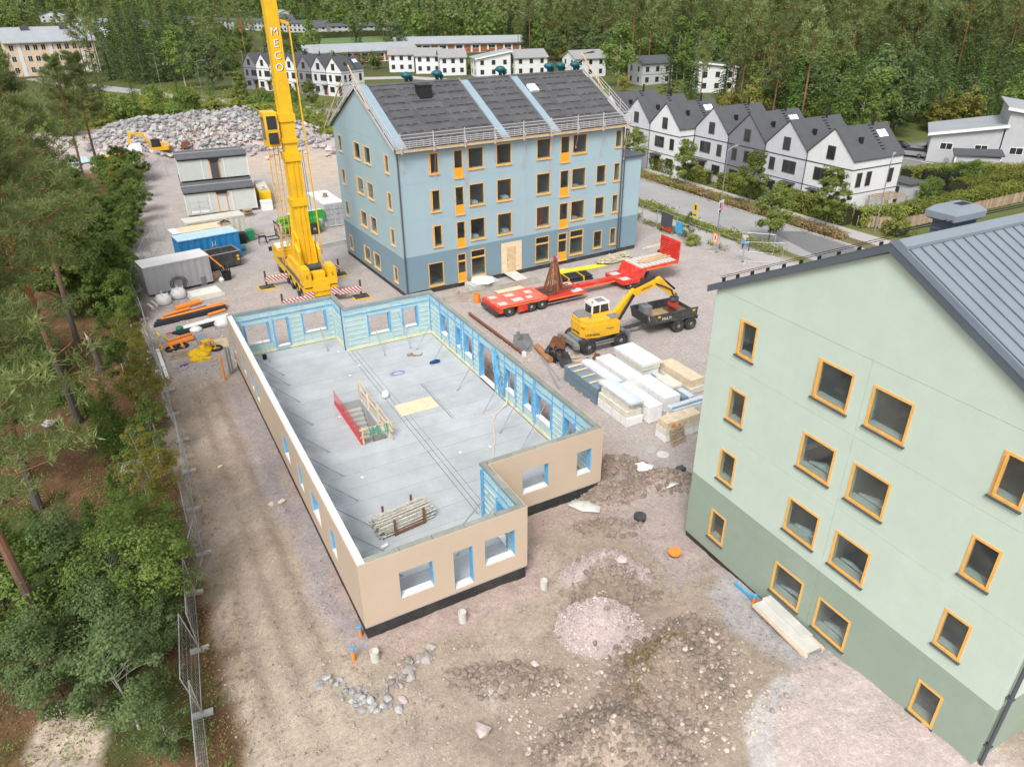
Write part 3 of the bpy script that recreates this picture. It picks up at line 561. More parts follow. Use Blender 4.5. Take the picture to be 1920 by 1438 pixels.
# ---- things on the deck
g = thing('stair_guard', 'wooden guard rail with green ropes and red mesh around the stair hole', 'guard rail', (0, 0, PL))
for x, y in ((5.8, 12.9), (5.8, 14.7), (5.8, 16.5), (5.8, 18.2), (4.28, 12.9)): obj('post', MB().box(x-.05, y-.03, .005, x+.05, y+.03, 1.15), 'palewood', g)
for z in (.15, .6, 1.02): obj('rail', MB().box(5.85, 12.5, z, 5.89, 18.5, z+.12), 'palewood', g)
for z in (.5, .98): obj('rail', MB().box(4.1, 12.83, z, 6.1, 12.87, z+.11), 'wood', g)
mb = MB()
for k in range(26): mb.bar((4.2, 13.0+k*.205, .03), (4.2, 13.0+k*.205, 1.05), .014)
for k in range(7): mb.bar((4.2, 12.98, .05+k*.165), (4.2, 18.2, .05+k*.165), .014)
obj('mesh_panel', mb, mat('redmesh', (.62, .05, .06), .5, .1, 2), g); obj('kick_board', MB().box(4.17, 12.95, .005, 4.23, 18.2, .26), 'redmesh', g)
for k, (x, wd) in enumerate(((4.75, .16), (5.15, .1), (5.6, .09))):
    mb = MB()
    for j in range(7):
        a = random.Random(j+k*9); xx = x+a.uniform(-wd, wd); mb.path([(xx, 12.80, 1.1), (xx+.03, 12.76, .7), (xx, 12.78, .35+a.random()*.25)], .018, 4)
    obj('rope', mb, mat('ropegreen', (.03, .38, .25), .7, .15, 5), g)
solo('plywood_cover', 'yellow plywood sheet lying flat over an opening in the deck', 'plywood', MB().box(7.3, 14.8, PL+.002, 9.72, 16.2, PL+.03), 'palewood')
fr_ = thing('prop_rack', 'brown steel rack full of pale steel props on the deck', 'rack', (3.75, 5.4, PL), R(7))
for x in (-.75, .78):
    obj('cross_beam', MB().box(x-.05, -.62, .0, x+.05, .62, .1), 'rust', fr_)
    for y in (-.62, .62): obj('upright', MB().box(x-.045, y-.045, .1, x+.045, y+.045, .95), 'rust', fr_)
obj('side_beam', MB().box(-.7, -.66, .1, .73, -.58, .2), 'rust', fr_)
rp = random.Random(3); mat('proppaint', (.50, .48, .42), .6, .3, 6, objvar=.25, dirt=(.2, .17, .12), dirtamt=.6)
for k in range(54):
    y = -.54+1.08*(k % 9)/8; z = .15+.095*(k//9)+rp.uniform(-.01, .01); ln = rp.uniform(1.25, 1.5); dx = rp.uniform(-.12, .12)
    mb = MB().tube((dx-ln, y+rp.uniform(-.05, .05), z), (dx+ln, y+rp.uniform(-.05, .05), z+rp.uniform(-.02, .03)), .036, 6); mb.box(dx-ln-.01, y-.06, z-.05, dx-ln+.005, y+.06, z+.05); obj('steel_prop', mb, 'proppaint', fr_)
# push-pull braces along the walls
def brace(a, b, label, group): 
    mb = MB().tube(a, b, .022, 6).tube(Vector(a)+(Vector(b)-Vector(a))*.3, Vector(a)+(Vector(b)-Vector(a))*.62, .033, 6); v = Vector(a)
    mb.box(v.x-.08, v.y-.05, PL+.002, v.x+.08, v.y+.05, PL+.03); solo('wall_brace', label, 'brace', mb, 'steel', group=group)
for k, y in enumerate((24.2, 22.6, 20.1, 17.0, 13.7, 11.1, 8.7, 6.3, 4.2, 2.6)):
    brace((2.35, y-.5, PL+.03), (TH+.03, y, PL+1.9), 'thin steel brace propping the long left wall from the deck, number %s from the back' % ['one', 'two', 'three', 'four', 'five', 'six', 'seven', 'eight', 'nine', 'ten'][k], 'braces of the left wall')
for k, y in enumerate((23.6, 20.9, 16.7, 13.2, 10.9, 8.6, 6.0)):
    brace((11.6, y-.6, PL+.03), (B_-TH-.03, y, PL+2.2), 'thin steel brace propping the right wall from the deck, %s from the back corner' % ['first', 'second', 'third', 'fourth', 'fifth', 'sixth', 'seventh'][k], 'braces of the right wall')
for x, y, a, l in ((6.0, 25.9, 2.4, 'leaning beside the back left window'), (2.0, 26.2, 1.7, 'near the back left corner post'), (9.3, 23.2, 1.6, 'under the back right window'), (11.3, 23.4, 2.0, 'right of the back right window')):
    brace((x, y, PL+.03), (x-.15, (L1 if x < 7.4 else L2)-TH-.03, PL+1.2+a*.5), 'thin steel brace of the back wall '+l, None)
brace((5.2, 3.2, PL+.03), (A_-TH-.02, 2.9, PL+2.2), 'slanting steel brace holding the short return wall at the front recess', None); brace((5.0, 2.1, PL+.03), (A_-TH-.02, 2.4, PL+1.7), 'second lower brace holding the short return wall at the front recess', None)
solo('paint_bucket', 'small black bucket on the deck near the back left', 'bucket', MB().lathe((1.8, 26.8, PL), [(.13, 0), (.17, .3), (.15, .3), (.13, .05)], 12), 'black')
solo('blue_jacket', 'crumpled dark blue jacket lying on the deck', 'jacket', MB().add(*[(lambda V, F: ([tuple(v*np.array([.5, .35, .3])+np.array([11.9, 20.4, PL+.1])) for v in V], [tuple(f) for f in F]))(*RB[2])][0]), mat('navy', (.01, .05, .16), .9, .3, 6))
mb = MB(); mb.box(10.6, 22.2, PL, 11.0, 22.35, PL+.18).tube((10.9, 22.1, PL+.1), (11.5, 21.9, PL+.05), .05, 8).tube((11.4, 21.95, PL+.05), (11.7, 22.2, PL+.05), .03, 6)
solo('hammer_drill', 'dark hammer drill left on the back part of the deck', 'power tool', mb, 'oldwood')
solo('purple_strap', 'loose purple strap curled on the deck', 'strap', MB().path([(9.1+.35*math.cos(t*.9)*(1+.06*t), 20.2+.28*math.sin(t*.9), PL+.02) for t in range(14)], .02, 4), 'purple')
solo('white_sack', 'small white sack standing on the deck behind the stair hole', 'sack', MB().lathe((7.25, 17.5, PL), [(.1, 0), (.22, .03), (.24, .25), (.15, .42), (.04, .47)], 10), 'whitewrap', smooth=True)
solo('white_roll', 'short white roll lying near the front wall of the deck', 'roll', MB().tube((2.15, 4.15, PL+.09), (2.5, 4.25, PL+.09), .09, 10), 'white')
pts = [(13.5, 12.9, PL+1.6), (13.3, 12.7, PL+.3), (12.9, 12.6, PL+.03), (12.3, 12.2, PL+.03), (11.8, 11.6, PL+.03), (10.9, 9.7, PL+.03), (9.9, 8.0, PL+.03), (8.6, 6.2, PL+.03), (7.6, 4.6, PL+.5), (7.3, 3.9, PL+2.6)]
solo('pale_hose', 'pale hose running over the deck to the recess corner', 'hose', MB().path(pts, .035, 5), mat('hosepale', (.66, .56, .48), .6, .1, 3))
solo('hose_end', 'thin pinkish hose end lying across the deck by the right wall', 'hose', MB().path([(11.0, 12.5, PL+.03), (12.1, 12.6, PL+.03), (13.3, 13.0, PL+.03)], .03, 5), 'hosepale')
mb = MB(); 
for k in range(16):
    r_ = random.Random(k); mb.path([(B_-TH-.08, 15.1-r_.random()*.9, 3.2+.5*r_.random()), (B_-TH-.25, 14.6-r_.random()*1.1, 2.4), (B_-TH-.12, 14.2-r_.random()*.9, .8+1.4*r_.random())], .03, 4)
solo('loose_blue_foil', 'torn blue foil strips hanging at the wide doorway of the right wall', 'foil', mb, 'tapeblue')
# ================================================================== BLUE APARTMENT BUILDING
mat('blue1', (.33, .45, .50), .75, .035, .35, dirt=(.355, .475, .52), dirtamt=.4); mat('blue2', (.185, .28, .34), .75, .04, .35, dirt=(.17, .27, .335), dirtamt=.4)
mat('felt', (.088, .088, .094), .9, .22, 1.2, fine=.12, objvar=.10, dirt=(.13, .13, .13), dirtamt=.25); mat('bluemetal', (.34, .46, .53), .4, .07, 1, metal=.3); mat('plinthblock', (.055, .05, .047), .9, .25, 3, objvar=.25)
mat('roomfloor', (.45, .44, .42), .8, .1, 1); mat('roomwall', (.42, .41, .40), .85, .06, 1); mat('tealbag', (.01, .11, .135), .45, .15, 3, bump=.2); mat('railwhite', (.62, .60, .60), .5, .1, 3, metal=.3)
streaks('blue1', (.30, .415, .465), .4, .9); splash('blue2', .4, 1.4, (.27, .27, .25), .35); streaks('blue2', (.18, .28, .345), .35, .9)
bw, bd, be, br = 22.83, 14.27, 12.45, 16.25
BL = thing('blue_apartment_building', 'four storey blue apartment building with black felt roof and orange window frames', 'building', (15.152, 34.151, 0), .046)
ff = Fr((0, 0), (1, 0)); fl = Fr((0, bd), (0, -1))
Z4 = [(.4, 3.52), (3.52, 6.5), (6.5, 9.5), (9.5, 12.45)]
rows = {4: (10.06, 11.8), 3: (7.0, 8.85), 2: (4.0, 5.9), 1: (.66, 3.1)}
W = []   # front openings: s0,s1,z0,z1,kind
for r in (4, 3, 2):
    z0, z1 = rows[r]; W += [(2.82, 3.7, z0, z1-.05, 'open'), (6.4, 7.87, z0, z1, 'win'), (9.11, 10.61, z0, z1+.03, 'win'), (13.18, 14.65, z0+.03, z1+.03, 'win'), (17.0, 18.57, z0+.1, z1+.04, 'win'), (21.84, 22.56, z0+.16, z1+.0, 'win')]
    W += [(5.07, 5.92, z0-.57 if r > 2 else 3.56, z1-.05, 'door'), (15.7, 16.7, z0-.5 if r > 2 else 3.56, z1+.02, 'door')]
    if r < 4: W.append((19.8, 20.9, z0+.16, z1+.02, 'win'))
W += [(2.22, 3.67, .6, 2.66, 'win'), (5.03, 5.88, .45, 3.02, 'doort'), (6.36, 7.82, .68, 3.12, 'transom'), (13.12, 14.64, .75, 3.15, 'transom'), (15.63, 16.67, .45, 3.1, 'doort'), (16.97, 18.56, .75, 3.16, 'transom'), (19.8, 20.83, .92, 2.66, 'win'), (21.8, 22.54, .97, 2.66, 'win'), (9.47, 11.62, .42, 3.2, 'ply')]
GW = []
for z0, z1 in ((10.2, 11.65), (7.2, 8.64), (4.2, 5.65), (.9, 2.32)):
    for a, b, k in ((1.46, 2.3, 'open'), (5.37, 6.85, 'open'), (7.73, 9.25, 'open'), (12.32, 13.2, 'win')): GW.append((bd-b, bd-a, z0, z1, k))
def facade(par, o, u, L, splits, zs, ops, mats, tk=.3, lo=0, hi=0):
    fr = Fr(o, u)
    for j, (z0, z1) in enumerate(zs):
        for i in range(len(splits)-1):
            s0, s1 = splits[i], splits[i+1]; a = s0+(.006 if i else lo); b = s1-(.006 if i < len(splits)-2 else hi)
            obj('wall_panel', wall(MB(), fr.P(a, 0, 0).xy, u, b-a, z0+.006, z1-.006, 0, tk, [(x-a, y-a, c, d) for x, y, c, d, k in ops]), mats[j], par)
    mb = MB()
    for z0, z1 in zs[1:]: fr.box(mb, lo+.02, L-hi-.02, z0-.03, z0+.03, .012, .03)
    ops_ = [o_ for o_ in ops]
    for s in splits[1:-1]: fr.box(mb, s-.03, s+.03, zs[0][0]+.05, zs[-1][1]-.05, .013, .031)
    obj('joint_seal', mb, mats[-1], par)
facade(BL, (0, 0), (1, 0), bw, [0, 12.1, bw], Z4, W, ['blue2', 'blue1', 'blue1', 'blue1'])
facade(BL, (0, bd), (0, -1), bd, [0, 7.2, bd], Z4, GW, ['blue2', 'blue1', 'blue1', 'blue1'], hi=.301)
obj('wall_panel', MB().box(bw-.3, .301, .4, bw, bd-.301, 9.4), 'blue1', BL); obj('wall_panel', MB().box(bw-.3, .301, 9.41, bw, bd-.301, be), 'blue1', BL); obj('wall_panel', MB().box(0.301, bd-.3, .4, bw, bd, be), 'blue1', BL)
gab = [(0, be+.004), (bd, be+.004), (bd/2, br-.06)]
obj('gable', MB().prof(gab, 'x', 0, .3), 'blue1', BL); obj('gable', MB().prof(gab, 'x', bw-.3, bw), 'blue1', BL)
for s0, s1, z0, z1, k in W:
    if k == 'ply': continue
    window(BL, ff, s0, s1, z0, z1, 'framewood', 'framewood', k, glass='glass')
for s0, s1, z0, z1, k in GW: window(BL, fl, s0, s1, z0, z1, 'framepale', 'framepale', k)
pd = MB(); ff.box(pd, 9.47, 11.62, .42, 3.2, -.02, .06); pdo = obj('plywood_door', pd, 'palewood', BL); ff.box(m_ := MB(), 10.05, 11.0, .42, 2.75, -.05, -.021); obj('door_leaf', m_, 'wood', pdo); ff.box(m_ := MB(), 10.1, 10.13, 1.5, 1.75, -.08, -.051); obj('handle', m_, 'darkmetal', pdo)
for z in (.38, 3.5, 6.48, 9.48, 12.2): obj('floor', MB().box(.31, .31, z-.25, bw-.31, bd-.31, z), 'roomfloor', BL)
for y in (4.6, 9.6): obj('room_wall', MB().box(.35, y, .39, bw-.35, y+.15, 12.1), 'roomwall', BL)
for x in (4.4, 8.6, 12.2, 15.2, 19.2): obj('room_wall', MB().box(x, .35, .395, x+.12, 4.58, 12.05), 'roomwall', BL)
ff.box(m_ := MB(), 13.0, 14.8, 3.7, 6.1, 1.3, 1.36); obj('red_sheet', m_, 'red', BL)
for x in (6.9, 10.0, 17.6): 
    for z in (3.52, 6.52): obj('stored_box', MB().box(x, .5, z, x+.6, 1.1, z+.7), 'white', BL)
# plinth of dark blocks, course by course
for side, (fr, L) in enumerate(((ff, bw), (fl, bd))):
    for c in range(3):
        n = int(L/.62)
        for k in range(n):
            fr.box(mb := MB(), L*k/n+.008+(.16 if side == 0 and k == 0 else 0), L*(k+1)/n-.008-(.08 if side == 1 and k == n-1 else 0), -.23+.205*c+.007, -.23+.205*(c+1)-.007, .04+.008*((k+c) % 3), .2); obj('plinth_block', mb, 'plinthblock', BL)
# annex
AN = obj('annex', MB().box(bw+.02, .1, .4, 25.25, 9, 9.1), 'blue1', BL); obj('base_band', MB().box(bw+.015, .08, .41, 25.27, 9.02, 3.52), 'blue2', AN); obj('roof', MB().box(bw+.02, -.1, 9.11, 25.5, 9.2, 9.32), 'anthracite', AN); obj('plinth', MB().box(bw+.06, .14, -.2, 25.2, 8.9, .395), 'plinthblock', AN)
# roof
k_ = (br-be)/(bd/2); rl = math.hypot(bd/2+.45, (bd/2+.45)*k_)
def RP(s, t, h=0):   # point on front slope: s along, t from eave 0..1, h above
    y = -.42+(bd/2+.42)*t; z = be+.02+(y)*k_; n = Vector((0, -k_, 1)).normalized(); return Vector((s, y, z))+n*h
nrm = Vector((0, -k_, 1)).normalized(); slope = Vector((0, 1, k_)).normalized()
roof = obj('roof', MB().prof([(-.42, be+.02-.42*k_-.06), (-.42, be+.02-.42*k_), (bd/2, br+.03), (bd+.42, be+.02-.42*k_), (bd+.42, be-.04-.42*k_), (bd/2, br-.04)], 'x', -.12, bw+.12), 'felt', BL)
strips = [(-.1, .95, 'bluemetal'), (.95, 3.5, 0), (3.5, 6.4, 0), (6.4, 9.5, 0), (9.5, 10.3, 'bluemetal'), (10.3, 12.0, 0), (12.0, 14.7, 0), (14.7, 15.45, 'bluemetal'), (15.45, 17.5, 0), (17.5, 20.3, 0), (20.3, bw+.1, 0)]
for si, (s0, s1, mm) in enumerate(strips):
    if mm:
        p, q = RP((s0+s1)/2, .0, .03), RP((s0+s1)/2, 1, .03); obj('metal_strip', MB().obb((p+q)/2, ((s1-s0)/2, 0, 0), (q-p)/2, nrm*.02), mm, roof)
        for x in (s0+.04,): p, q = RP(x, .0, .07), RP(x, 1, .07); obj('strip_edge', MB().obb((p+q)/2, (.03, 0, 0), (q-p)/2, nrm*.05), 'galv', roof)
    else:
        nr = 9
        for r in range(nr):
            p, q = RP((s0+s1)/2, r/nr+.002, .022), RP((s0+s1)/2, (r+1)/nr-.002, .006)
            obj('felt_sheet', MB().obb((p+q)/2, ((s1-s0)/2-.02, 0, 0), (q-p)/2, nrm*.008), 'felt', roof)
            for j in range(3):
                rr_ = random.Random(si*99+r*7+j); x = s0+.3+(s1-s0-.6)*(j+.5)/3; w_ = (s1-s0)/9*rr_.uniform(.6, 1.25); p = RP(x, r/nr+.018, .045); obj('batten', MB().obb(p, (w_, 0, 0), slope*.03, nrm*.012), 'black', roof)
p, q = RP(0, 1, 0), None; obj('ridge_cap', MB().prof([(bd/2-.25, br-.04), (bd/2, br+.1), (bd/2+.25, br-.04)], 'x', .9, bw+.1), 'felt', roof)
cm = RP(5.3, .78); obj('roof_vent', MB().box(4.75, cm.y-.5, cm.z-.6, 5.85, cm.y+.45, cm.z+.75).box(4.68, cm.y-.56, cm.z+.75, 5.92, cm.y+.52, cm.z+.84), 'black', BL)
cm = RP(16.0, .73); obj('roof_hatch', MB().obb(cm+nrm*.12, (.42, 0, 0), slope*.5, nrm*.13), 'white', BL)
for i, s in enumerate((4.6, 7.5, 13.9, 19.2, 20.5, 22.2)):
    b0 = (s, bd/2+.12, br); mb = MB().lathe(b0, [(.16, -.2), (.16, .3), (.42, .45), (.5, .62), (.36, .78), (.1, .86)], 9); o = obj('bagged_roof_vent', mb, 'tealbag', BL, smooth=True)
    mb = MB().lathe((s+.45, bd/2+.2, br), [(.06, 0), (.25, .35), (.1, .5), (.02, .62)], 7); obj('bag_end', mb, 'tealbag', o)
obj('eave_board', MB().box(-.1, -.52, be-.36, bw+.1, -.47, be-.15), 'wood', BL); obj('gutter', MB().box(-.1, -.44, be-.22, bw+.1, -.02, be-.16), 'anthracite', BL); obj('fascia', MB().box(.0, -.04, be-.2, bw, -.003, be-.04), 'anthracite', BL)
for x in (.12, bw-.1): obj('downpipe', MB().tube((x, -.09, .3), (x, -.09, be-.2), .06, 8), 'anthracite', BL)
obj('downpipe', MB().tube((bw+.2, -.08, .3), (bw+.2, -.08, 9.2), .055, 8), 'anthracite', BL)
# edge protection on the eave and the gables
ep = thing('eave_guard_rail', 'pale metal edge protection along the front eave of the blue building', 'guard rail', (15.152, 34.151, 0), .046)
for k in range(9):
    s = .25+k*(bw-.5)/8; obj('post', MB().box(s-.03, -.72, be-.45, s+.03, -.66, be+1.12).box(s-.03, -.9, be-.35, s+.03, -.1, be-.28).bar((s, -.95, be+.05), (s, -.4, be-.3), .05).bar((s, -.7, be+.35), (s, -1.0, be+.0), .04), 'railwhite', ep)
    obj('hanging_strap', MB().bar((s+.12, -.7, be-.3), (s+.2, -.2, be-1.6-.8*(k % 3)), .022).box(s+.16, -.23, be-1.75-.8*(k % 3), s+.25, -.19, be-1.6-.8*(k % 3)), 'pink', ep)
for z in (.1, .25, .4, .55, .8, 1.05): obj('rail', MB().box(-.3, -.685, be+z-.09, bw+.3, -.655, be+z-.05), 'railwhite', ep)
for k in range(40): 
    s = -.2+k*(bw+.4)/39; obj('mesh_bar', MB().box(s-.009, -.67, be+.0, s+.009, -.652, be+.56), 'railwhite', ep)
def rake(x, label):
    g = thing('gable_guard_rail', label, 'guard rail', (15.152, 34.151, 0), .046)
    for sgn, (ya, yb) in enumerate((((-.5), bd/2), (bd+.5, bd/2))):
        A, Bv = Vector((x, ya, be-.15)), Vector((x, yb, br+.1))
        for h in (.12, .4, .7, 1.0): obj('rail', MB().bar(A+Vector((0, 0, h)), Bv+Vector((0, 0, h)), .035), 'railwhite', g)
        obj('board', MB().bar(A+Vector((0, 0, .0)), Bv+Vector((0, 0, .0)), .05, .2), 'railwhite', g)
        for k in range(5):
            p = A.lerp(Bv, k/4.5); obj('post', MB().bar(p, p+Vector((0, 0, 1.1)), .045), 'railwhite', g)
    obj('plank', MB().bar((x-.1, bd/2-3.5, br-1.4), (x-.1, bd/2+.3, br+1.6), .05, .12), 'wood', g); obj('plank', MB().bar((x-.15, bd+1.2, be-.5), (x-.15, bd/2+2, br+.4), .05, .12), 'wood', g)
    for k in range(6): obj('tie', MB().bar((x, bd+.9, be-.3+.32*k), (x-.5+.2*(k % 2), bd-.6, be+.3+.32*k), .03), 'railwhite', g)
rake(-.3, 'pale metal edge protection with crossed planks on the left gable of the blue building'); rake(bw+.3, 'pale metal edge protection with planks on the far right gable of the blue building')
# ================================================================== GREEN APARTMENT BUILDING
mat('green1', (.51, .605, .525), .85, .05, .8, bump=.06, bsc=40, fine=.02, dirt=(.485, .58, .50), dirtamt=.7); mat('green2', (.275, .345, .28), .8, .04, .35, dirt=(.345, .425, .345), dirtamt=.5); mat('zinc', (.125, .15, .18), .42, .07, .8, metal=.25); mat('zinclight', (.27, .315, .36), .4, .06, .8, metal=.3)
streaks('green1', (.475, .565, .49), .4, .9); splash('green2', .3, 1.6, (.30, .27, .22), .35); streaks('green2', (.29, .35, .295), .35, .9)
mat('wrapgrey0', (.50, .52, .50), .5, .2, 3, bump=.3)
gl, ge_, gr = 14.2, 12.62, 16.2
GR = thing('green_apartment_building', 'pale green apartment building with dark zinc roof at the right', 'building', (15.5, -1.226, 0), R(-91.5))
gf = Fr((0, 0), (1, 0)); ZG = [(.32, 3.72), (3.72, 6.75), (6.75, 9.75), (9.75, 12.62)]
OP = []
for (z0, z1) in ((10.35, 11.88), (7.35, 8.88), (4.36, 5.91), (1.12, 2.66)):
    for a, b, k in ((1.5, 2.44, 'open'), (5.36, 6.86, 'open'), (7.6, 9.09, 'win'), (11.87, 12.77, 'open')):
        OP.append((a, b, z0, z1, k if z0 > 9 else 'win'))
facade(GR, (0, 0), (1, 0), gl, [0, 7.34, gl], ZG, OP, ['green2', 'green1', 'green1', 'green1'], hi=.301)
facade(GR, (gl, 0), (0, 1), 18, [0, 18], ZG, [(3, 4.4, 1.1, 2.7, 'w')], ['green2', 'green1', 'green1', 'green1'])
obj('wall_panel', MB().box(.0, .302, .3, .3, 18, ge_), 'green1', GR)
gg_ = [(0, ge_+.006), (gl, ge_+.006), (gl/2, gr-.05)]; obj('gable', MB().prof(gg_, 'y', 0, .3), 'green1', GR); obj('gable', MB().prof(gg_, 'y', 17.7, 18), 'green1', GR)
for s0, s1, z0, z1, k in OP: window(GR, gf, s0, s1, z0, z1, 'framewood', 'anthracite', k, .085, glass='glassfilm')
window(GR, Fr((gl, 0), (0, 1)), 3, 4.4, 1.1, 2.7, 'framewood', 'anthracite', 'win', .1)
for z in (.3, 3.75, 6.78, 9.78): obj('floor', MB().box(.31, .31, z-.25, gl-.31, 17.6, z+.1), 'roomfloor', GR)
obj('room_wall', MB().box(.35, 3.6, .42, gl-.35, 3.8, 12.6), 'roomwall', GR)
for x in (4.2, 7.22, 10.2): obj('room_wall', MB().box(x, .35, .425, x+.14, 3.58, 12.55), 'roomwall', GR)
for s0, s1, z0, z1, k in OP[4:]:
    q_ = random.Random(int(s0*31+z0*17)); m_ = s0+(s1-s0)*q_.uniform(.35, .65)
    if (s1-s0) > 1.2: obj('plastic_sheet', MB().path([(s0+.15, .5, z0+.09), (m_, .55, z0+q_.uniform(.12, .26)), (s1-.2, .5, z0+.09)], [.06, q_.uniform(.08, .17), .05], 7), 'wrapgrey0', GR)
obj('plinth', MB().box(.03, .06, -.9, gl-.05, .2, .315), 'plinth', GR); obj('plinth', MB().box(gl-.2, .2, -.9, gl-.06, 18, .315), 'plinth', GR)
gk = (gr-ge_)/(gl/2)
mb = MB().prof([(-.35, ge_-.35*gk+.02), (-.35, ge_-.35*gk+.16), (gl/2, gr+.2), (gl+.35, ge_-.35*gk+.16), (gl+.35, ge_-.35*gk+.02), (gl/2, gr+.06)], 'y', -.16, 18.2); groof = obj('roof', mb, 'zinclight', GR)
obj('verge_board', MB().prof([(-.37, ge_-.37*gk-.06), (-.37, ge_-.37*gk+.19), (gl/2, gr+.23), (gl+.37, ge_-.37*gk+.19), (gl+.37, ge_-.37*gk-.06), (gl/2, gr-.02)], 'y', -.19, -.165), 'zinc', groof); obj('verge_cap', MB().prof([(-.37, ge_-.37*gk+.195), (-.37, ge_-.37*gk+.225), (gl/2, gr+.27), (gl+.37, ge_-.37*gk+.225), (gl+.37, ge_-.37*gk+.195), (gl/2, gr+.235)], 'y', -.2, .12), 'zinc', groof)
for k in range(36):
    y = .3+k*.5
    for sg in (0, 1):
        a = Vector((gl/2, y, gr+.2)); b = Vector((-.35 if sg else gl+.35, y, ge_-.35*gk+.16)); nn = Vector((-(b.z-a.z), 0, b.x-a.x)).normalized(); nn = nn if nn.z > 0 else -nn
        obj('seam', MB().obb((a+b)/2+nn*.018, (b-a)/2, (0, .013, 0), nn*.02), 'zinc', groof)
obj('ridge_cap', MB().prof([(gl/2-.3, gr+.07), (gl/2-.3, gr+.17), (gl/2, gr+.33), (gl/2+.3, gr+.17), (gl/2+.3, gr+.07)], 'y', .13, 18.2), 'zinclight', groof)
for k in range(10):
    p = Vector((-.1+k*.72, .25, ge_-.1*gk+.26+.72*k*gk)); obj('snow_guard_bracket', MB().box(p.x-.02, .3, p.z-.05, p.x+.02, .45, p.z+.12), 'black', groof)
a, b = Vector((-.3, .38, ge_+.2)), Vector((gl/2-.4, .38, gr+.18))
for h in (.05, .12): obj('snow_guard', MB().bar(a+Vector((0, 0, h)), b+Vector((0, 0, h)), .02), 'black', groof)
for k in range(2): obj('ridge_rail', MB().bar((gl/2-.45-.2*k, .5, gr+.35-.02*k), (gl/2-.45-.2*k, 18, gr+.35-.02*k), .03), 'black', groof)
CH = obj('chimney', MB().box(5.85, 3.45, 15.2, 6.6, 4.6, 16.5), 'zinc', GR)
obj('chimney_collar', MB().box(5.8, 3.4, 16.1, 6.65, 4.65, 16.17), 'zinc', CH)
def frust(x0, x1, y0, y1, z0, X0, X1, Y0, Y1, z1): return MB().add([(x0, y0, z0), (x1, y0, z0), (x1, y1, z0), (x0, y1, z0), (X0, Y0, z1), (X1, Y0, z1), (X1, Y1, z1), (X0, Y1, z1)], [(3, 2, 1, 0), (4, 5, 6, 7), (0, 1, 5, 4), (1, 2, 6, 5), (2, 3, 7, 6), (3, 0, 4, 7)])
hood = frust(5.8, 6.62, 3.4, 4.65, 16.4, 5.66, 6.74, 3.22, 4.8, 16.5)
for f_ in (frust(5.66, 6.74, 3.22, 4.8, 16.502, 5.66, 6.74, 3.22, 4.8, 16.7), frust(5.66, 6.74, 3.22, 4.8, 16.702, 5.84, 6.56, 3.42, 4.6, 16.88)): hood.add(f_.v, f_.f)
obj('chimney_hood', hood, 'zinclight', CH); obj('flue_slot', MB().box(6.04, 4.0, 16.882, 6.34, 4.5, 16.89), 'black', CH)
obj('downpipe', MB().tube((gl+.12, .25, .3), (gl+.12, .25, ge_-.6), .065, 8).tube((gl+.12, .25, ge_-.6), (gl+.32, .25, ge_-.2), .065, 8), 'anthracite', GR)
for z in (2, 4.2, 6.5, 8.8, 11): obj('pipe_clip', MB().box(gl+.0, .15, z, gl+.2, .35, z+.06), 'anthracite', GR)
# ================================================================== MACHINES
def wheel(par, c, r, wd, axis, rimr=.55, nm='wheel', tyre='rubber', rim='rim'):
    t = obj(nm, MB().lathe(c, [(r*.6, -wd/2), (r*.93, -wd/2), (r, -wd*.32), (r, wd*.32), (r*.93, wd/2), (r*.6, wd/2)], 20, axis), tyre, par, smooth=False)
    obj('rim', MB().lathe(c, [(r*.16, -wd*.56), (r*rimr*.9, -wd*.38), (r*rimr, -wd*.52), (r*rimr, wd*.52), (r*rimr*.9, wd*.38), (r*.16, wd*.56)], 16, axis), rim, t); return t
mat('redwhite', (.7, .7, .68), .5, .05, 2)
def stripemat():
    M = MATS['redwhite']; N = M.node_tree.nodes; L = M.node_tree.links; b = N['Principled BSDF']
    tc = N.new('ShaderNodeTexCoord'); sp = N.new('ShaderNodeSeparateXYZ'); L.new(tc.outputs['Object'], sp.inputs[0])
    a = N.new('ShaderNodeMath'); a.operation = 'ADD'; L.new(sp.outputs[0], a.inputs[0]); L.new(sp.outputs[2], a.inputs[1])
    m1 = N.new('ShaderNodeMath'); m1.operation = 'MULTIPLY'; m1.inputs[1].default_value = 3.4; L.new(a.outputs[0], m1.inputs[0])
    f = N.new('ShaderNodeMath'); f.operation = 'FRACT'; L.new(m1.outputs[0], f.inputs[0]); g = N.new('ShaderNodeMath'); g.operation = 'GREATER_THAN'; g.inputs[1].default_value = .5; L.new(f.outputs[0], g.inputs[0])
    mx = N.new('ShaderNodeMix'); mx.data_type = 'RGBA'; L.new(g.outputs[0], mx.inputs[0]); mx.inputs[6].default_value = (.72, .70, .68, 1); mx.inputs[7].default_value = (.42, .03, .05, 1); L.new(mx.outputs[2], b.inputs['Base Color'])
stripemat()
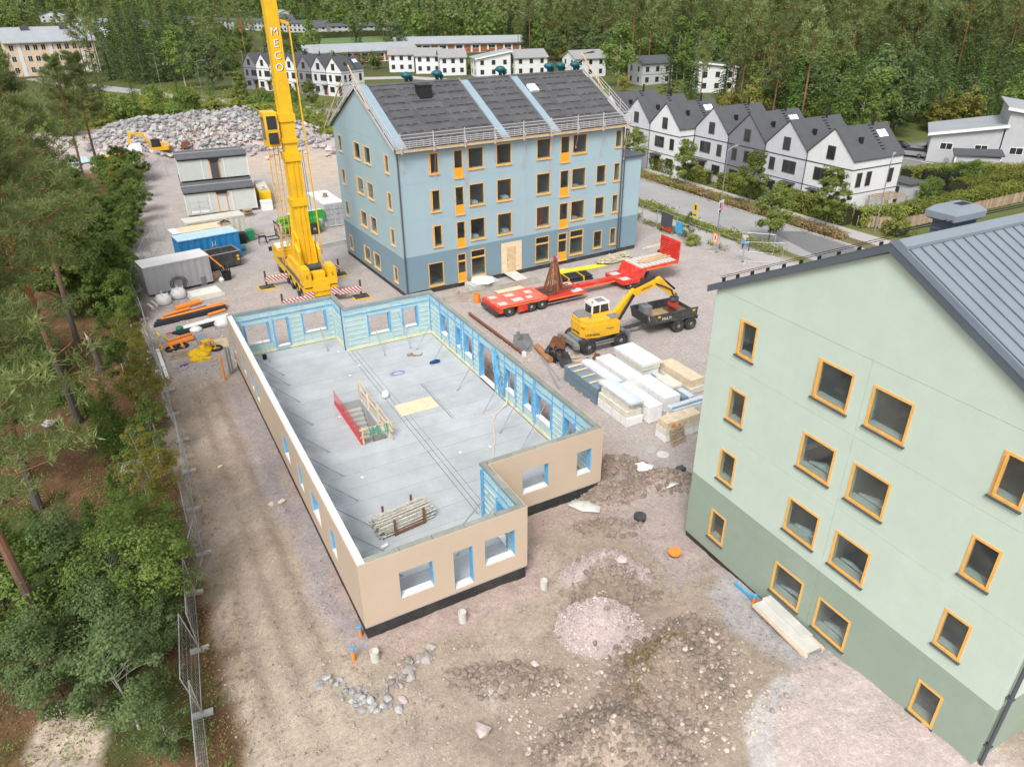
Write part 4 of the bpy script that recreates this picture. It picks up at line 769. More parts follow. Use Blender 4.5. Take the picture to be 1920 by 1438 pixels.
# ---------------- mobile crane
CR = thing('mobile_crane', 'tall yellow mobile crane with raised boom and lettering', 'crane', (8.6, 42.6, 0))
obj('chassis', MB().prof([(-1.38, .75), (-1.38, 1.55), (1.38, 1.55), (1.38, .75)], 'y', -6.2, 5.0), 'craneyellow', CR); obj('side_deck', MB().box(-1.42, -5.6, 1.555, -.75, 3.3, 1.66), 'anthracite', CR); obj('side_deck', MB().box(.75, -5.6, 1.555, 1.42, 3.3, 1.66), 'anthracite', CR)
for x in (-1.12, 1.12):
    for y in (-4.9, -3.4, -1.2, .3, 3.6): wheel(CR, (x, y, .66), .66, .52, 'x')
cb = obj('driver_cab', MB().prof([(2.9, .8), (2.9, 2.3), (3.2, 2.45), (4.9, 2.4), (5.3, 1.5), (5.3, .8)], 'x', -1.4, .1), 'craneyellow', CR); obj('windscreen', MB().add([(-1.3, 5.31, 1.6), (0, 5.31, 1.6), (0, 4.95, 2.38), (-1.3, 4.95, 2.38)], [(0, 1, 2, 3)]), 'farglass', cb); obj('engine_cover', MB().box(.15, 3.0, 1.57, 1.38, 5.1, 2.0), 'craneyellow', CR); obj('cab_roof', MB().box(-1.3, 3.0, 2.46, .0, 4.7, 2.52), 'white', cb); obj('mirror', MB().box(-1.75, 5.1, 1.7, -1.45, 5.2, 2.1), 'black', cb)
obj('exhaust', MB().path([(-.95, 2.6, 1.6), (-.95, 2.6, 3.5), (-1.05, 2.75, 4.3), (-1.3, 2.95, 4.8)], .1, 8), 'oldwood', CR)
su = obj('superstructure', MB().box(-1.25, -4.0, 1.7, 1.25, .8, 2.1).prof([(-3.6, 2.1), (-3.6, 3.9), (-2.7, 4.4), (-1.6, 3.2), (-.2, 2.1)], 'x', -.95, -.75).prof([(-3.6, 2.1), (-3.6, 3.9), (-2.7, 4.4), (-1.6, 3.2), (-.2, 2.1)], 'x', .75, .95), 'craneyellow', CR)
for x0, x1, l in ((-1.4, -.72, 0), (.72, 1.4, 1)):
    cw = obj('counterweight', MB().box(x0, -6.3, 1.7, x1, -4.85, 3.0).box(x0+.06, -6.25, 3.0, x1-.06, -4.95, 3.2), 'craneyellow', CR)
    t_ = text_mesh('S', .42); o = obj('lettering', t_, 'black', cw, ((x0+x1)/2, -6.306, 2.55), (R(90), 0, 0))
obj('rear_beam', MB().box(-.72, -6.28, 1.2, .72, -5.9, 2.2).box(-.5, -6.0, 2.2, .5, -5.2, 2.7), 'craneyellow', CR); obj('winch', MB().lathe((0, -4.4, 2.7), [(.45, -.6), (.45, -.5), (.33, -.5), (.33, .5), (.45, .5), (.45, .6)], 14, 'x'), 'darkmetal', CR)
for x in (-1.05, 1.05): obj('warning_board', MB().box(x-.34, -6.34, .75, x+.34, -6.31, 1.35), 'redwhite', CR)
obj('deck_box', MB().box(-1.2, -3.9, 2.105, -.97, -.5, 2.9), 'craneyellow', CR)
LB = MB()
for k in range(7): LB.bar((-1.35, .3, 1.7+.28*k), (-.65, .3, 1.7+.28*k), .04); 
for x in (-1.35, -.65): LB.bar((x, .3, 1.6), (x, .3, 3.6), .06).bar((x, 1.2, 1.6), (x, 1.2, 3.6), .06)
LB.bar((-1.35, .3, 3.6), (-1.35, 1.2, 3.6), .06).bar((-.65, .3, 3.6), (-.65, 1.2, 3.6), .06); obj('access_cage', LB, 'craneyellow', CR)
bx, by = -.05, -2.4
bm = obj('boom_base', MB().prof([(bx-.56, by-.62), (bx+.56, by-.62), (bx+.56, by+.62), (bx-.56, by+.62)], 'z', 2.2, 11.5), 'craneyellow', CR)
for x in (-.18, .2): obj('boom_rib', MB().box(bx+x-.06, by-.70, 2.6, bx+x+.06, by-.625, 11.3), 'craneyellow', bm)
for z in (7.6, 11.2): obj('boom_collar', MB().box(bx-.68, by-.76, z, bx+.68, by+.72, z+.6), 'craneyellow', bm)
obj('luffing_cylinder', MB().tube((bx-.75, by+.9, 2.0), (bx-.45, by+.75, 7.5), .2, 10).tube((bx+.75, by+.9, 2.0), (bx+.45, by+.75, 7.5), .2, 10), 'craneyellow', CR)
for x in (-.62, .62): obj('boom_foot_plate', MB().prof([(by-1.3, 2.1), (by-.7, 4.9), (by+.6, 5.3), (by+1.5, 2.1)], 'x', bx+x-.07, bx+x+.07), 'craneyellow', bm)
b2 = obj('boom_section', MB().prof([(bx-.5, by-.55), (bx+.5, by-.55), (bx+.5, by+.55), (bx-.5, by+.55)], 'z', 11.81, 17.2), 'craneyellow', CR); obj('boom_collar', MB().box(bx-.6, by-.66, 14.2, bx+.6, by+.66, 14.8).box(bx-.6, by-.66, 12.6, bx+.6, by+.66, 12.9), 'craneyellow', b2)
b3 = obj('boom_section', MB().prof([(bx-.46, by-.5), (bx+.46, by-.5), (bx+.46, by+.5), (bx-.46, by+.5)], 'z', 17.21, 34), 'craneyellow', CR)
for k, chx in enumerate('MECO'):
    for dz, mtl, off in ((0, 'white', .508), (0, 'black', .502)):
        o = obj('lettering', text_mesh(chx, .78), mtl, b3, (bx-.02+(.05 if mtl == 'black' else 0), by-off, 20.55-k*.82-(.03 if mtl == 'black' else 0)), (R(90), 0, 0))
jb = obj('folded_jib', MB().bar((bx+.5, by-.3, 21.3), (bx+1.15, by-.3, 21.05), .16, .22).bar((bx+1.15, by-.3, 21.1), (bx+1.35, by-.3, 3.2), .10), 'craneyellow', CR); obj('jib_wire', MB().tube((bx+.85, by-.3, 12), (bx+1.0, by-.3, 2.6), .02, 5).tube((bx+.72, by-.3, 12), (bx+.75, by-.3, 2.6), .02, 5), 'darkmetal', jb)
# lifted operator cab on its mast
lc = obj('operator_cab', MB().prof([(-2.4, 12.3), (-2.55, 13.6), (-2.35, 14.9), (-.9, 14.9), (-.9, 12.3)], 'x', -1.75, -.72), 'craneyellow', CR)
for z0, z1 in ((12.55, 13.4), (13.65, 14.65)): obj('window', MB().box(-1.6, -2.57, z0, -.86, -2.555, z1), 'farglass', lc)
obj('side_window', MB().box(-1.765, -2.2, 12.8, -1.755, -1.1, 14.5), 'farglass', lc)
ml = MB()
for x in (-1.6, -1.2, -.85): ml.bar((x, -1.6, 12.3), (x+.25, .3, 2.9), .07)
for k in range(12): t = k/12; ml.bar((-1.6+.25*t, -1.6+1.9*t, 12.3-9.4*t), (-.85+.25*t, -1.6+1.9*t, 12.3-9.4*t), .05)
obj('cab_mast', ml, 'craneyellow', CR)
for y in (-6.2, .15):
    for sx in (-1, 1):
        ou = obj('outrigger', MB().box(min(sx*1.4, sx*3.35), y-.16, .62, max(sx*1.4, sx*3.35), y+.16, .98), 'redwhite', CR)
        obj('jack', MB().tube((sx*3.3, y, .12), (sx*3.3, y, 1.55), .09, 8).lathe((sx*3.3, y, .1), [(.3, 0), (.3, .05), (.12, .12)], 10), 'darkmetal', ou); obj('pad', MB().box(sx*3.3-.65, y-.55, .01, sx*3.3+.65, y+.55, .09), 'darkmetal', ou); obj('pad_frame', MB().box(sx*3.3-.72, y-.62, .01, sx*3.3+.72, y-.555, .1).box(sx*3.3-.72, y+.555, .01, sx*3.3+.72, y+.62, .1).box(sx*3.3-.72, y-.55, .01, sx*3.3-.655, y+.55, .1).box(sx*3.3+.655, y-.55, .01, sx*3.3+.72, y+.55, .1), 'yellowtarp', ou)
obj('load_line', MB().tube((bx-2.35, by-.3, 34), (bx-2.35, by-.3, 21.4), .018, 5), 'darkmetal', CR); obj('hook', MB().box(bx-2.47, by-.42, 20.9, bx-2.23, by-.18, 21.4).lathe((bx-2.35, by-.3, 20.5), [(.03, .4), (.14, .25), (.12, .05), (.02, 0)], 8), 'rust', CR)
# ---------------- red low loader trailer (runs along +x)
TR = thing('low_loader_trailer', 'long red low loader trailer with raised front ramp plate', 'trailer', (19.9, 27.6, 0))
obj('rear_deck', MB().box(0, -1.35, .78, 4.6, 1.35, 1.02), 'redfaded', TR); obj('mid_deck', MB().box(4.61, -1.35, .62, 8.4, 1.35, .86), 'red', TR)
for x0, x1, y0, y1 in ((.25, .9, .5, 1.1), (.3, 1.0, -1.1, -.5), (1.6, 2.4, .3, .9), (1.7, 2.6, -.9, -.25), (3.4, 4.0, .2, .8), (3.0, 3.5, -.8, -.3), (7.4, 8.2, .5, 1.1), (7.2, 8.2, -1.2, -.5)): obj('deck_patch', MB().box(x0, y0, .8, x1, y1, 1.034 if x1 < 4.6 else .874), 'concretelight', TR)
for s in (-1, 1):
    obj('side_rail', MB().box(0, s*1.36-.02, .84, 4.6, s*1.36+.02, 1.0), 'red', TR); obj('rear_side_plate', MB().box(0, s*1.36-.02, .45, .42, s*1.36+.02, .835), 'red', TR)
    obj('orange_stripe', MB().box(.1, s*1.385-.006, .86, 4.5, s*1.385+.006, .93).box(4.7, s*1.372-.01, .7, 8.3, s*1.372+.01, .76), 'orange', TR)
    for x in (1.1, 3.15, 4.15):
        wheel(TR, (x-.1, s*1.14, .46), .46, .44, 'y', .6)
    obj('tool_box', MB().box(1.75, s*1.36-.12, .3, 2.6, s*1.36+.1, .75), 'red', TR)
obj('rear_bumper', MB().box(-.25, -1.3, .35, .0, 1.3, .62), 'darkmetal', TR); obj('tail_frame', MB().box(-.12, -1.35, .63, .0, 1.35, .95), 'red', TR)
obj('neck_beam', MB().box(8.4, -.3, .58, 12.2, .3, .95), 'red', TR); obj('neck_stripe', MB().box(8.5, -.318, .62, 12.1, -.302, .7), 'orange', TR)
obj('front_low_deck', MB().box(12.21, -1.35, .55, 14.0, 1.35, .9), 'red', TR); obj('deck_patch', MB().box(12.4, -1.1, .9, 13.2, -.4, .912).box(12.4, .4, .9, 13.2, 1.1, .912), 'concretelight', TR)
gn = obj('gooseneck', MB().prof([(13.6, .9), (14.0, 1.72), (18.2, 1.82), (18.2, 1.5), (14.6, 1.42), (14.3, .9)], 'y', -1.35, 1.35), 'red', TR); obj('gooseneck_stripe', MB().box(14.7, -1.372, 1.5, 18.1, -1.352, 1.58), 'orange', gn)
for k in range(9): obj('deck_plate', MB().box(14.15+k*.44, -1.2, 1.7, 14.5+k*.44, 1.2, 1.84+.003*k), 'concretelight', gn)
rr_ = random.Random(2)
for k in range(4): wheel(TR, (13.1+.0*k, (-1.05, 1.05)[k % 2], .35), .34, .4, 'y') if k < 2 else None
obj('support_leg', MB().box(15.0, -1.0, .0, 15.25, -.75, 1.45).box(15.0, .75, .0, 15.25, 1.0, 1.45).box(14.9, -1.1, 0, 15.4, -.65, .06).box(14.9, .65, 0, 15.4, 1.1, .06), 'darkmetal', TR)
rampo = obj('ramp_plate', MB().box(18.2, -1.3, 1.83, 18.3, 1.3, 3.5), 'red', TR)
for k in range(8): obj('ramp_rib', MB().box(18.14, -1.28, 1.9+k*.2, 18.2, 1.28, 1.95+k*.2), 'red', rampo)
obj('side_bar', MB().tube((4.7, -1.1, .3), (8.3, -1.1, .3), .05, 8), 'galv', TR)
for i in range(5):
    x = 14.5+rr_.random()*.6; y = -.5+.2*i; solo('timber', ['long pale timber lying on the red trailer front, nearest the camera', 'second pale timber on the red trailer front', 'middle pale timber on the red trailer front', 'fourth pale timber on the red trailer front', 'rearmost pale timber on the red trailer front'][i], 'timber', MB().bar((19.9+x, 27.6+y, 1.93), (19.9+x+2.6+rr_.random()*.6, 27.6+y+.3, 1.95), .12, .07), 'wood')
# rebar cone standing on the mid deck
RC = thing('rod_bundle', 'cone shaped bundle of rusty steel rods standing on the red trailer', 'steel rods', (25.9, 27.6, .862))
for k in range(34):
    a = k*2.4; r0 = .55+.5*((k*7) % 10)/10; r1 = .22; obj('rod', MB().tube((r0*math.cos(a), r0*math.sin(a), .12), (r1*math.cos(a), r1*math.sin(a), 2.5+.2*((k*3) % 5)/5), .028, 5), 'rust' if k % 3 else 'copperrust', RC)
obj('binding', MB().lathe((0, 0, 2.1), [(.33, 0), (.33, .05)], 12), 'rust', RC); obj('lifting_hook', MB().box(-.4, -.1, 2.6, -.2, .1, 2.85).box(.2, -.1, 2.65, .42, .1, 2.9), 'galv', RC); obj('red_hook', MB().box(-.08, -.08, 2.6, .08, .08, 3.0), 'red', RC)
for k in range(16): obj('flat_rod', MB().tube((-1.5+.12*k, -1.0+.1*(k % 3), .06), (-1.2+.16*k, 1.0, .07), .04, 5) if k < 12 else MB().tube((-1.5, -.8+.4*(k-12), .13), (1.7, -.7+.4*(k-12), .13), .045, 5), 'darkmetal' if k % 2 else 'rust', RC)
# ---------------- wheeled excavator (front towards +x), body turned a little
EX = thing('wheeled_excavator', 'yellow wheeled excavator with white cab and raised arm', 'excavator', (23.95, 18.6, 0), R(-2))
obj('undercarriage', MB().box(-1.9, -.55, .62, 1.9, .55, 1.0).box(-2.0, -.72, .95, 2.0, .72, 1.1).box(-1.0, -1.25, .55, 1.0, -1.1, .65).box(-1.0, -1.22, .75, 1.0, -1.08, .8), mat('machgrey', (.20, .215, .225), .5, .12, 2, dirt=DIRT, dirtamt=.5), EX)
for x in (-1.36, 1.36):
    for y in (-1.08, 1.08): wheel(EX, (x, y, .6), .6, .52, 'y', .52, rim='machgrey')
obj('dozer_blade', MB().prof([(2.05, .2), (2.2, .2), (2.25, 1.0), (2.1, 1.05)], 'y', -1.25, 1.25), 'machgrey', EX); obj('rear_support', MB().box(-2.35, -.9, .6, -2.0, .9, .95).box(-2.5, -1.3, .62, -2.15, -.9, .92).box(-2.5, .9, .62, -2.15, 1.3, .92), 'machgrey', EX)
obj('turntable', MB().lathe((0, 0, 1.0), [(.75, 0), (.75, .25)], 18), 'darkmetal', EX)
hb = [(-1.75, -.55), (-1.5, -1.05), (-.6, -1.25), (1.2, -1.25), (1.4, -.5), (1.4, .15), (-.35, .15), (-.35, 1.25), (-1.0, 1.25), (-1.55, 1.0), (-1.75, .55)]
UB = obj('engine_body', MB().prof(hb, 'z', 1.2, 2.15), 'digyellow', EX); obj('upper_hood', MB().prof([(-1.7, -.5), (-1.45, -1.0), (-.6, -1.18), (1.0, -1.18), (1.2, -.5), (1.2, .1), (-.4, .1), (-.4, 1.2), (-1.0, 1.2), (-1.5, .95), (-1.7, .5)], 'z', 2.15, 2.45), 'digyellow', UB)
obj('hood_cover', MB().prof([(-1.6, -.1), (-.55, -.2), (-.5, 1.1), (-1.0, 1.15), (-1.5, .9)], 'z', 2.45, 2.53), 'machgrey', UB); obj('right_cover', MB().box(.45, -1.2, 2.452, 1.2, -.5, 2.5), 'machgrey', UB); obj('exhaust', MB().tube((-.9, -.5, 2.45), (-.9, -.5, 2.85), .07, 8), 'machgrey', UB)
t_ = obj('lettering', text_mesh('LIEBHERR', .26), 'black', UB, (-1.05, -1.172, 1.45), (R(90), 0, R(-14))); t_ = obj('lettering', text_mesh('LIEBHERR', .26), 'black', UB, (-1.765, 0, 1.45), (R(90), 0, R(-90))); t_ = obj('lettering', text_mesh('Compact', .17), 'black', UB, (.4, -1.256, 1.75), (R(90), 0, 0)); obj('lettering', text_mesh('918', .2), 'black', UB, (-1.66, -.8, 1.95), (R(90), 0, R(-63)))
CBN = obj('cab', MB().box(-.3, .2, 1.2, 1.35, 1.22, 1.95).box(-.3, .2, 1.95, -.2, 1.22, 3.0).box(-.32, .18, 3.0, 1.2, 1.24, 3.16).bar((1.33, .23, 1.9), (1.1, .23, 3.02), .08).bar((1.33, 1.19, 1.9), (1.1, 1.19, 3.02), .08).bar((.4, .23, 1.9), (.4, .23, 3.0), .07).bar((.4, 1.19, 1.9), (.4, 1.19, 3.0), .07), 'white', EX)
obj('cab_window', MB().box(-.2, .215, 1.95, 1.2, .225, 3.0).box(-.2, 1.195, 1.95, 1.2, 1.205, 3.0).box(-.31, .3, 2.1, -.302, 1.12, 2.95), 'farglass', CBN); obj('windscreen', MB().add([(1.36, .25, 1.96), (1.36, 1.17, 1.96), (1.14, 1.17, 3.0), (1.14, .25, 3.0)], [(0, 1, 2, 3)]), 'farglass', CBN); obj('roof_window', MB().box(.3, .35, 3.162, 1.0, 1.08, 3.17), 'machgrey', CBN)
for x, y in ((-.2, .35), (-.2, 1.1)): obj('beacon', MB().tube((x, y, 3.16), (x, y, 3.34), .08, 8), 'orange', CBN)
arm = obj('boom', MB().prof([(.9, 1.6), (1.0, 2.1), (2.7, 3.75), (3.0, 3.6), (1.5, 1.6)], 'y', -.38, -.02).prof([(2.6, 3.5), (2.75, 3.85), (5.0, 4.35), (5.25, 4.1), (5.1, 3.85), (3.0, 3.35)], 'y', -.37, -.03), 'digyellow', EX)
obj('lettering', text_mesh('LIEBHERR', .24), 'black', arm, (4.0, -.375, 3.85), (R(90), R(-12), 0))
obj('boom_cylinder', MB().tube((1.5, -.52, 1.7), (2.8, -.52, 3.6), .11, 8).tube((1.5, .12, 1.7), (2.8, .12, 3.6), .11, 8).tube((3.0, -.2, 3.98), (4.8, -.2, 4.52), .09, 8), 'black', EX)
st = obj('stick', MB().prof([(4.9, 4.35), (5.3, 4.45), (6.75, 2.95), (6.55, 2.7), (5.0, 3.8)], 'y', -.35, -.05), 'digyellow', EX); obj('bucket_cylinder', MB().tube((5.35, -.2, 4.42), (6.75, -.2, 3.25), .08, 8), 'black', st); obj('hoses', MB().path([(4.8, -.42, 4.05), (5.7, -.45, 3.65), (6.3, -.42, 3.3), (6.6, -.4, 2.7)], .05, 6).path([(4.9, .02, 4.05), (5.8, .05, 3.6), (6.6, .0, 2.8)], .04, 6), 'black', st)
obj('tiltrotator', MB().lathe((6.75, -.2, 2.2), [(.2, 0), (.34, .12), (.34, .3), (.22, .4), (.28, .55), (.15, .75)], 12), 'darkmetal', EX); obj('quick_hitch', MB().box(6.45, -.45, 1.95, 7.05, .05, 2.2), 'red', EX)
# ---------------- dump trailer hitched behind
DT = thing('dump_trailer', 'black two axle dump trailer with muddy open body behind the excavator', 'trailer', (30.2, 18.6, 0), R(-3))
bo = MB(); Lx0, Lx1, wy = -2.1, 2.3, 1.15
bo.box(Lx0, -wy, .95, Lx1, wy, 1.05).box(Lx0, -wy-.06, 1.05, Lx1, -wy, 1.75).box(Lx0, wy, 1.05, Lx1, wy+.06, 1.75).prof([(Lx0-.25, 1.85), (Lx0-.19, 1.85), (Lx0+.06, 1.05), (Lx0, 1.05)], 'y', -wy, wy).box(Lx1-.06, -wy, 1.05, Lx1, wy, 1.4).box(Lx0, -wy-.1, 1.66, Lx1, -wy-.061, 1.78).box(Lx0, wy+.061, 1.66, Lx1, wy+.1, 1.78)
obj('body', bo, 'darkmetal', DT); obj('mud_load', MB().box(Lx0+.1, -wy+.02, 1.052, Lx1-.1, wy-.02, 1.12), mat('mud', (.40, .29, .15), .7, .25, 1.5), DT); obj('steel_plate', MB().box(.6, -.5, 1.13, 2.1, .9, 1.2).box(1.0, -.4, 1.2, 1.1, .8, 1.4), 'rust', DT)
for x in (.55, 1.7):
    for y in (-1.15, 1.15): wheel(DT, (x, y, .52), .52, .42, 'y', .55, rim='machgrey')
obj('drawbar', MB().bar((-4.0, 0, .62), (-1.9, 0, .75), .22, .2).box(-4.3, -.2, .3, -4.1, .2, .8), 'darkmetal', DT); obj('mudguard', MB().box(-.1, -1.38, 1.06, 2.35, -1.22, 1.1), 'darkmetal', DT); obj('tail_light_bar', MB().box(2.31, -1.2, .75, 2.4, 1.2, .95), 'darkmetal', DT)
for x, y in ((-1.3, -1.26), (1.9, -1.26)): obj('reflector', MB().box(x-.12, y-.008, 1.5, x+.12, y, 1.65), 'yellowtarp', DT)
obj('lettering', text_mesh('MULTI', .3), 'white', DT, (-.6, -1.262, 1.35), (R(90), 0, 0)); obj('pump_unit', MB().box(-2.0, -.3, 1.5, -1.3, .5, 2.1).tube((-1.6, .1, 2.1), (-1.6, .1, 2.3), .12, 8), 'machgrey', DT)
# ---------------- excavator on the rubble: small and tracked
CT = thing('tracked_excavator', 'small yellow tracked excavator digging at the rubble heap', 'excavator', (3.6, 112.6, gz1(3.6, 112.6)), R(185)); CT.scale = (.88, .88, .85)
for y in (-.95, .95): obj('track', MB().prof([(-1.6, .1), (-1.85, .4), (-1.6, .72), (1.6, .72), (1.85, .4), (1.6, .1)], 'y', y-.25, y+.25), 'darkmetal', CT)
obj('frame', MB().box(-1.2, -.75, .4, 1.2, .75, .8), 'darkmetal', CT); u_ = obj('body', MB().prof([(-1.7, -1.2), (1.3, -1.2), (1.3, 1.2), (-1.3, 1.2), (-1.7, .8)], 'z', .85, 1.55).box(-1.6, -1.1, 1.55, -.2, 1.1, 2.05), 'digyellow', CT)
obj('cab', MB().box(-.1, .2, 1.55, 1.3, 1.2, 2.9), 'black', CT); obj('cab_window', MB().box(.2, .19, 1.8, 1.2, .195, 2.75).box(.2, 1.201, 1.8, 1.2, 1.206, 2.75).box(1.301, .3, 1.8, 1.306, 1.1, 2.75), 'farglass', CT)
obj('boom', MB().bar((1.2, -.3, 1.6), (2.4, -.3, 3.9), .35, .45).bar((2.4, -.3, 3.9), (4.4, -.3, 4.2), .33, .4).bar((4.3, -.3, 4.4), (4.9, -.3, 2.2), .3, .35), 'digyellow', CT); obj('bucket', MB().prof([(4.6, 2.2), (5.3, 2.1), (5.2, 1.3), (4.5, 1.1), (4.3, 1.6)], 'y', -.8, .2), 'darkmetal', CT)
obj('lettering', text_mesh('CAT', .6), 'white', u_, (-1.3, 1.11, 1.75), (R(90), 0, R(180)))
obj('lettering', text_mesh('CAT', .6), 'white', u_, (-1.608, 0, 1.8), (R(90), 0, R(-90)))
solo('loose_bucket', 'rusty excavator bucket standing on the sand right of the small excavator', 'bucket', MB().prof([(0, 0), (1.1, .1), (1.2, .9), (.9, 1.2), (0, .9)], 'y', -.6, .6), 'rust', (7.0, 112.8, gz1(7, 112.8)))
solo('pipe_sack_heap', 'white bags and yellow parts heaped by the small excavator', 'bags', MB().lathe((0, 0, 0), [(1.3, 0), (1.5, .5), (.9, 1.3), (.2, 1.6)], 9).box(.2, -1.6, .2, .8, -1.0, 1.8), 'whitewrap', (.0, 110, gz1(0, 110)))
for k in range(5): solo('yellow_beam', 'yellow beam lying in the row left of the white bags, ' + ['front', 'second', 'middle', 'fourth', 'rear'][k] + ' one', 'beam', MB().bar((-4.6, 109+k*.5, .9), (-1.6, 109.3+k*.5, .95), .22), 'digyellow')
solo('tarp_heap', 'pale blue tarpaulin heap behind the pines', 'tarpaulin', MB().lathe((0, 0, 0), [(1.6, 0), (1.9, .35), (1.2, .8), (.2, 1.0)], 9), mat('paletarp', (.45, .55, .62), .6, .15, 2), (-8.0, 112.5, gz1(-8, 112.5)), None)
# ---------------- green telehandler with fork carriage
TE = thing('telehandler', 'bright green telehandler behind the crane with black fork carriage', 'telehandler', (12.4, 57.6, 0), R(183))
for x in (-1.0, 1.3):
    for y in (-.95, .95): wheel(TE, (x, y, .62), .62, .42, 'y')
obj('chassis', MB().box(-1.9, -.8, .6, 2.0, .8, 1.2), 'green', TE); obj('cab', MB().box(-.5, .1, 1.2, .8, .9, 2.3), 'black', TE); obj('boom', MB().prof([(-2.7, 1.1), (-2.7, 2.1), (-2.2, 2.25), (2.3, 1.9), (2.6, 1.5), (2.0, 1.4), (-1.4, 1.6)], 'y', -.75, -.2), 'green', TE); obj('boom_stripe', MB().box(-2.4, -.6, 2.2, 1.4, -.3, 2.26), 'white', TE)
fc = MB()
for z in (.1, .6, 1.1, 1.5): fc.box(2.7, -1.1, z, 2.78, 1.1, z+.08)
for y in (-1.1, -.5, .5, 1.1): fc.box(2.65, y-.04, .05, 2.72, y+.04, 1.6)
for y in (-.6, .6): fc.box(2.8, y-.06, .06, 3.9, y+.06, .12)
obj('fork_carriage', fc, 'black', TE); obj('bonnet', MB().box(-1.7, -.75, 1.2, -.55, .75, 1.65), 'green', TE)
# ================================================================== CONTAINERS AND SITE HUTS
def corrug(L, W, H, z0, step=.28, dep=.035):
    """corrugated long sides (front y=0, back y=W), plain ends"""
    mb = MB(); n = int(L/step); pts = []
    for k in range(n+1):
        x = L*k/n; pts += [(x, dep if k % 2 else 0), (min(L, x+L/n*.6), dep if k % 2 else 0)]
    pts = sorted(set(pts)); outline = [(x, y) for x, y in pts]+[(x, W-y) for x, y in reversed(pts)]
    return mb.prof(outline, 'z', z0, z0+H)
def container(label, m, loc, rz, L, W, H, topm, name='shipping_container', z0=.15, frame=None):
    t = thing(name, label, 'container', loc, rz)
    obj('body', corrug(L, W, H, z0), m, t); r_ = obj('roof', MB().box(-.02, -.02, z0+H, L+.02, W+.02, z0+H+.05), topm, t)
    for k in range(int(L/.55)): obj('roof_rib', MB().box(.2+k*.55, .12, z0+H+.05, .42+k*.55, W-.12, z0+H+.065), topm, r_)
    fm = frame or m; mb = MB()
    for x in (-.02, L-.08):
        for y in (-.03, W-.09): obj('corner_post', MB().box(x, y, z0-.05, x+.1, y+.12, z0+H), fm, t)
    obj('bottom_rail', MB().box(.09, -.02, z0-.06, L-.09, .06, z0+.1), fm, t); obj('top_rail', MB().box(.09, -.025, z0+H-.12, L-.09, .04, z0+H-.002), fm, t)
    return t
container('grey corrugated container with white roof beside the stored pipes', 'greycont', (-4.1, 45.3, 0), R(9.5), 5.5, 2.35, 2.35, 'white', z0=.3)
bc = container('blue corrugated container behind the open skip', 'bluepaint', (-.5, 51.9, 0), R(7.6), 5.6, 2.3, 2.45, mat('bluetop', (.42, .58, .68), .6, .12, 2))
obj('white_label', MB().box(3.0, -.028, 1.5, 3.04, -.024, 2.1).box(3.3, -.028, 1.5, 3.34, -.024, 2.1).box(3.04, -.028, 1.75, 3.3, -.024, 1.79), 'white', bc)
cc = container('cream container with ribbed roof between the blue container and the huts', 'cream', (.9, 58.0, 0), R(4.5), 5.9, 2.1, 2.45, 'cream')
wc = container('white and grey container with two panelled doors left of the blue building', 'hutwall', (15.1, 58.3, 0), R(1.5), 2.3, 6.0, 2.5, 'white')
for k in range(2):
    for j in range(2):
        for q in range(4): obj('door_panel', MB().box(.12+k*1.06+j*.5, -.06, .3+q*.57, .55+k*1.06+j*.5, -.032, .8+q*.57), 'greycont', wc)
obj('roof_fan', MB().box(.9, 2.6, 2.7, 1.5, 3.2, 2.8).lathe((1.2, 2.9, 2.8), [(.22, 0), (.22, .22), (.3, .24), (.3, .32)], 10), 'oldwood', wc)
sd_ = thing('plywood_roof_shed', 'low shed covered by a long pale plywood sheet behind the blue container', 'shed', (-.6, 54.6, 0), R(7))
obj('walls', MB().box(.1, 0, 0, 5.5, 1.8, 2.55), 'cream', sd_); obj('roof_sheet', MB().box(0, -.15, 2.56, 5.7, 1.95, 2.66), 'palewood', sd_); obj('roof_sheet', MB().box(-.05, -.2, 2.665, .6, 1.9, 2.70), 'whitewrap', sd_)
pl_ = thing('roof_pallet', 'small wooden pallet with black straps on the plywood shed roof', 'pallet', (3.9, 55.1, 2.67), R(10))
for k in range(4): obj('board', MB().box(0, k*.3, .1, 1.1, k*.3+.18, .13), 'oldwood', pl_)
for k in range(2): obj('runner', MB().box(.05+k*.9, 0, 0, .15+k*.9, 1.1, .1), 'oldwood', pl_)
obj('strap', MB().path([(.1, .2, .2), (.5, .6, .3), (1.0, .3, .22), (.7, .9, .3), (.2, .8, .2)], .05, 5), 'black', pl_)
sk = thing('open_skip', 'black open waste skip beside the grey container', 'skip', (-.8, 49.1, 0), R(10))
s_ = MB().box(0, 0, .15, 5.4, 2.0, .25).prof([(0, .25), (.06, .25), (.02, 1.5), (-.04, 1.5)], 'x', 0, 5.4).prof([(2.0, .25), (1.94, .25), (1.98, 1.5), (2.04, 1.5)], 'x', 0, 5.4).box(0, .06, .25, .06, 1.94, 1.5).box(5.34, .06, .25, 5.4, 1.94, 1.5)
obj('tub', s_, 'darkmetal', sk); obj('rim', MB().box(-.05, -.08, 1.5, 5.45, .04, 1.58).box(-.05, 1.96, 1.5, 5.45, 2.08, 1.58).box(5.33, .05, 1.5, 5.45, 1.95, 1.58), 'steel', sk); obj('floor_sheet', MB().box(.1, .1, .26, 5.3, 1.9, .3), mat('skipfloor', (.42, .40, .33), .9, .2, 2), sk); obj('rubbish', MB().box(3.0, .8, .3, 3.5, 1.2, .6), 'oldwood', sk)
for k in range(5): obj('rib', MB().box(.6+k*1.0, -.1, .25, .7+k*1.0, -.045, 1.45), 'darkmetal', sk)
for z in (.75, 1.05): obj('reflector', MB().tube((5.15, -.05, z), (5.15, -.12, z), .12, 10), 'yellowtarp', sk)
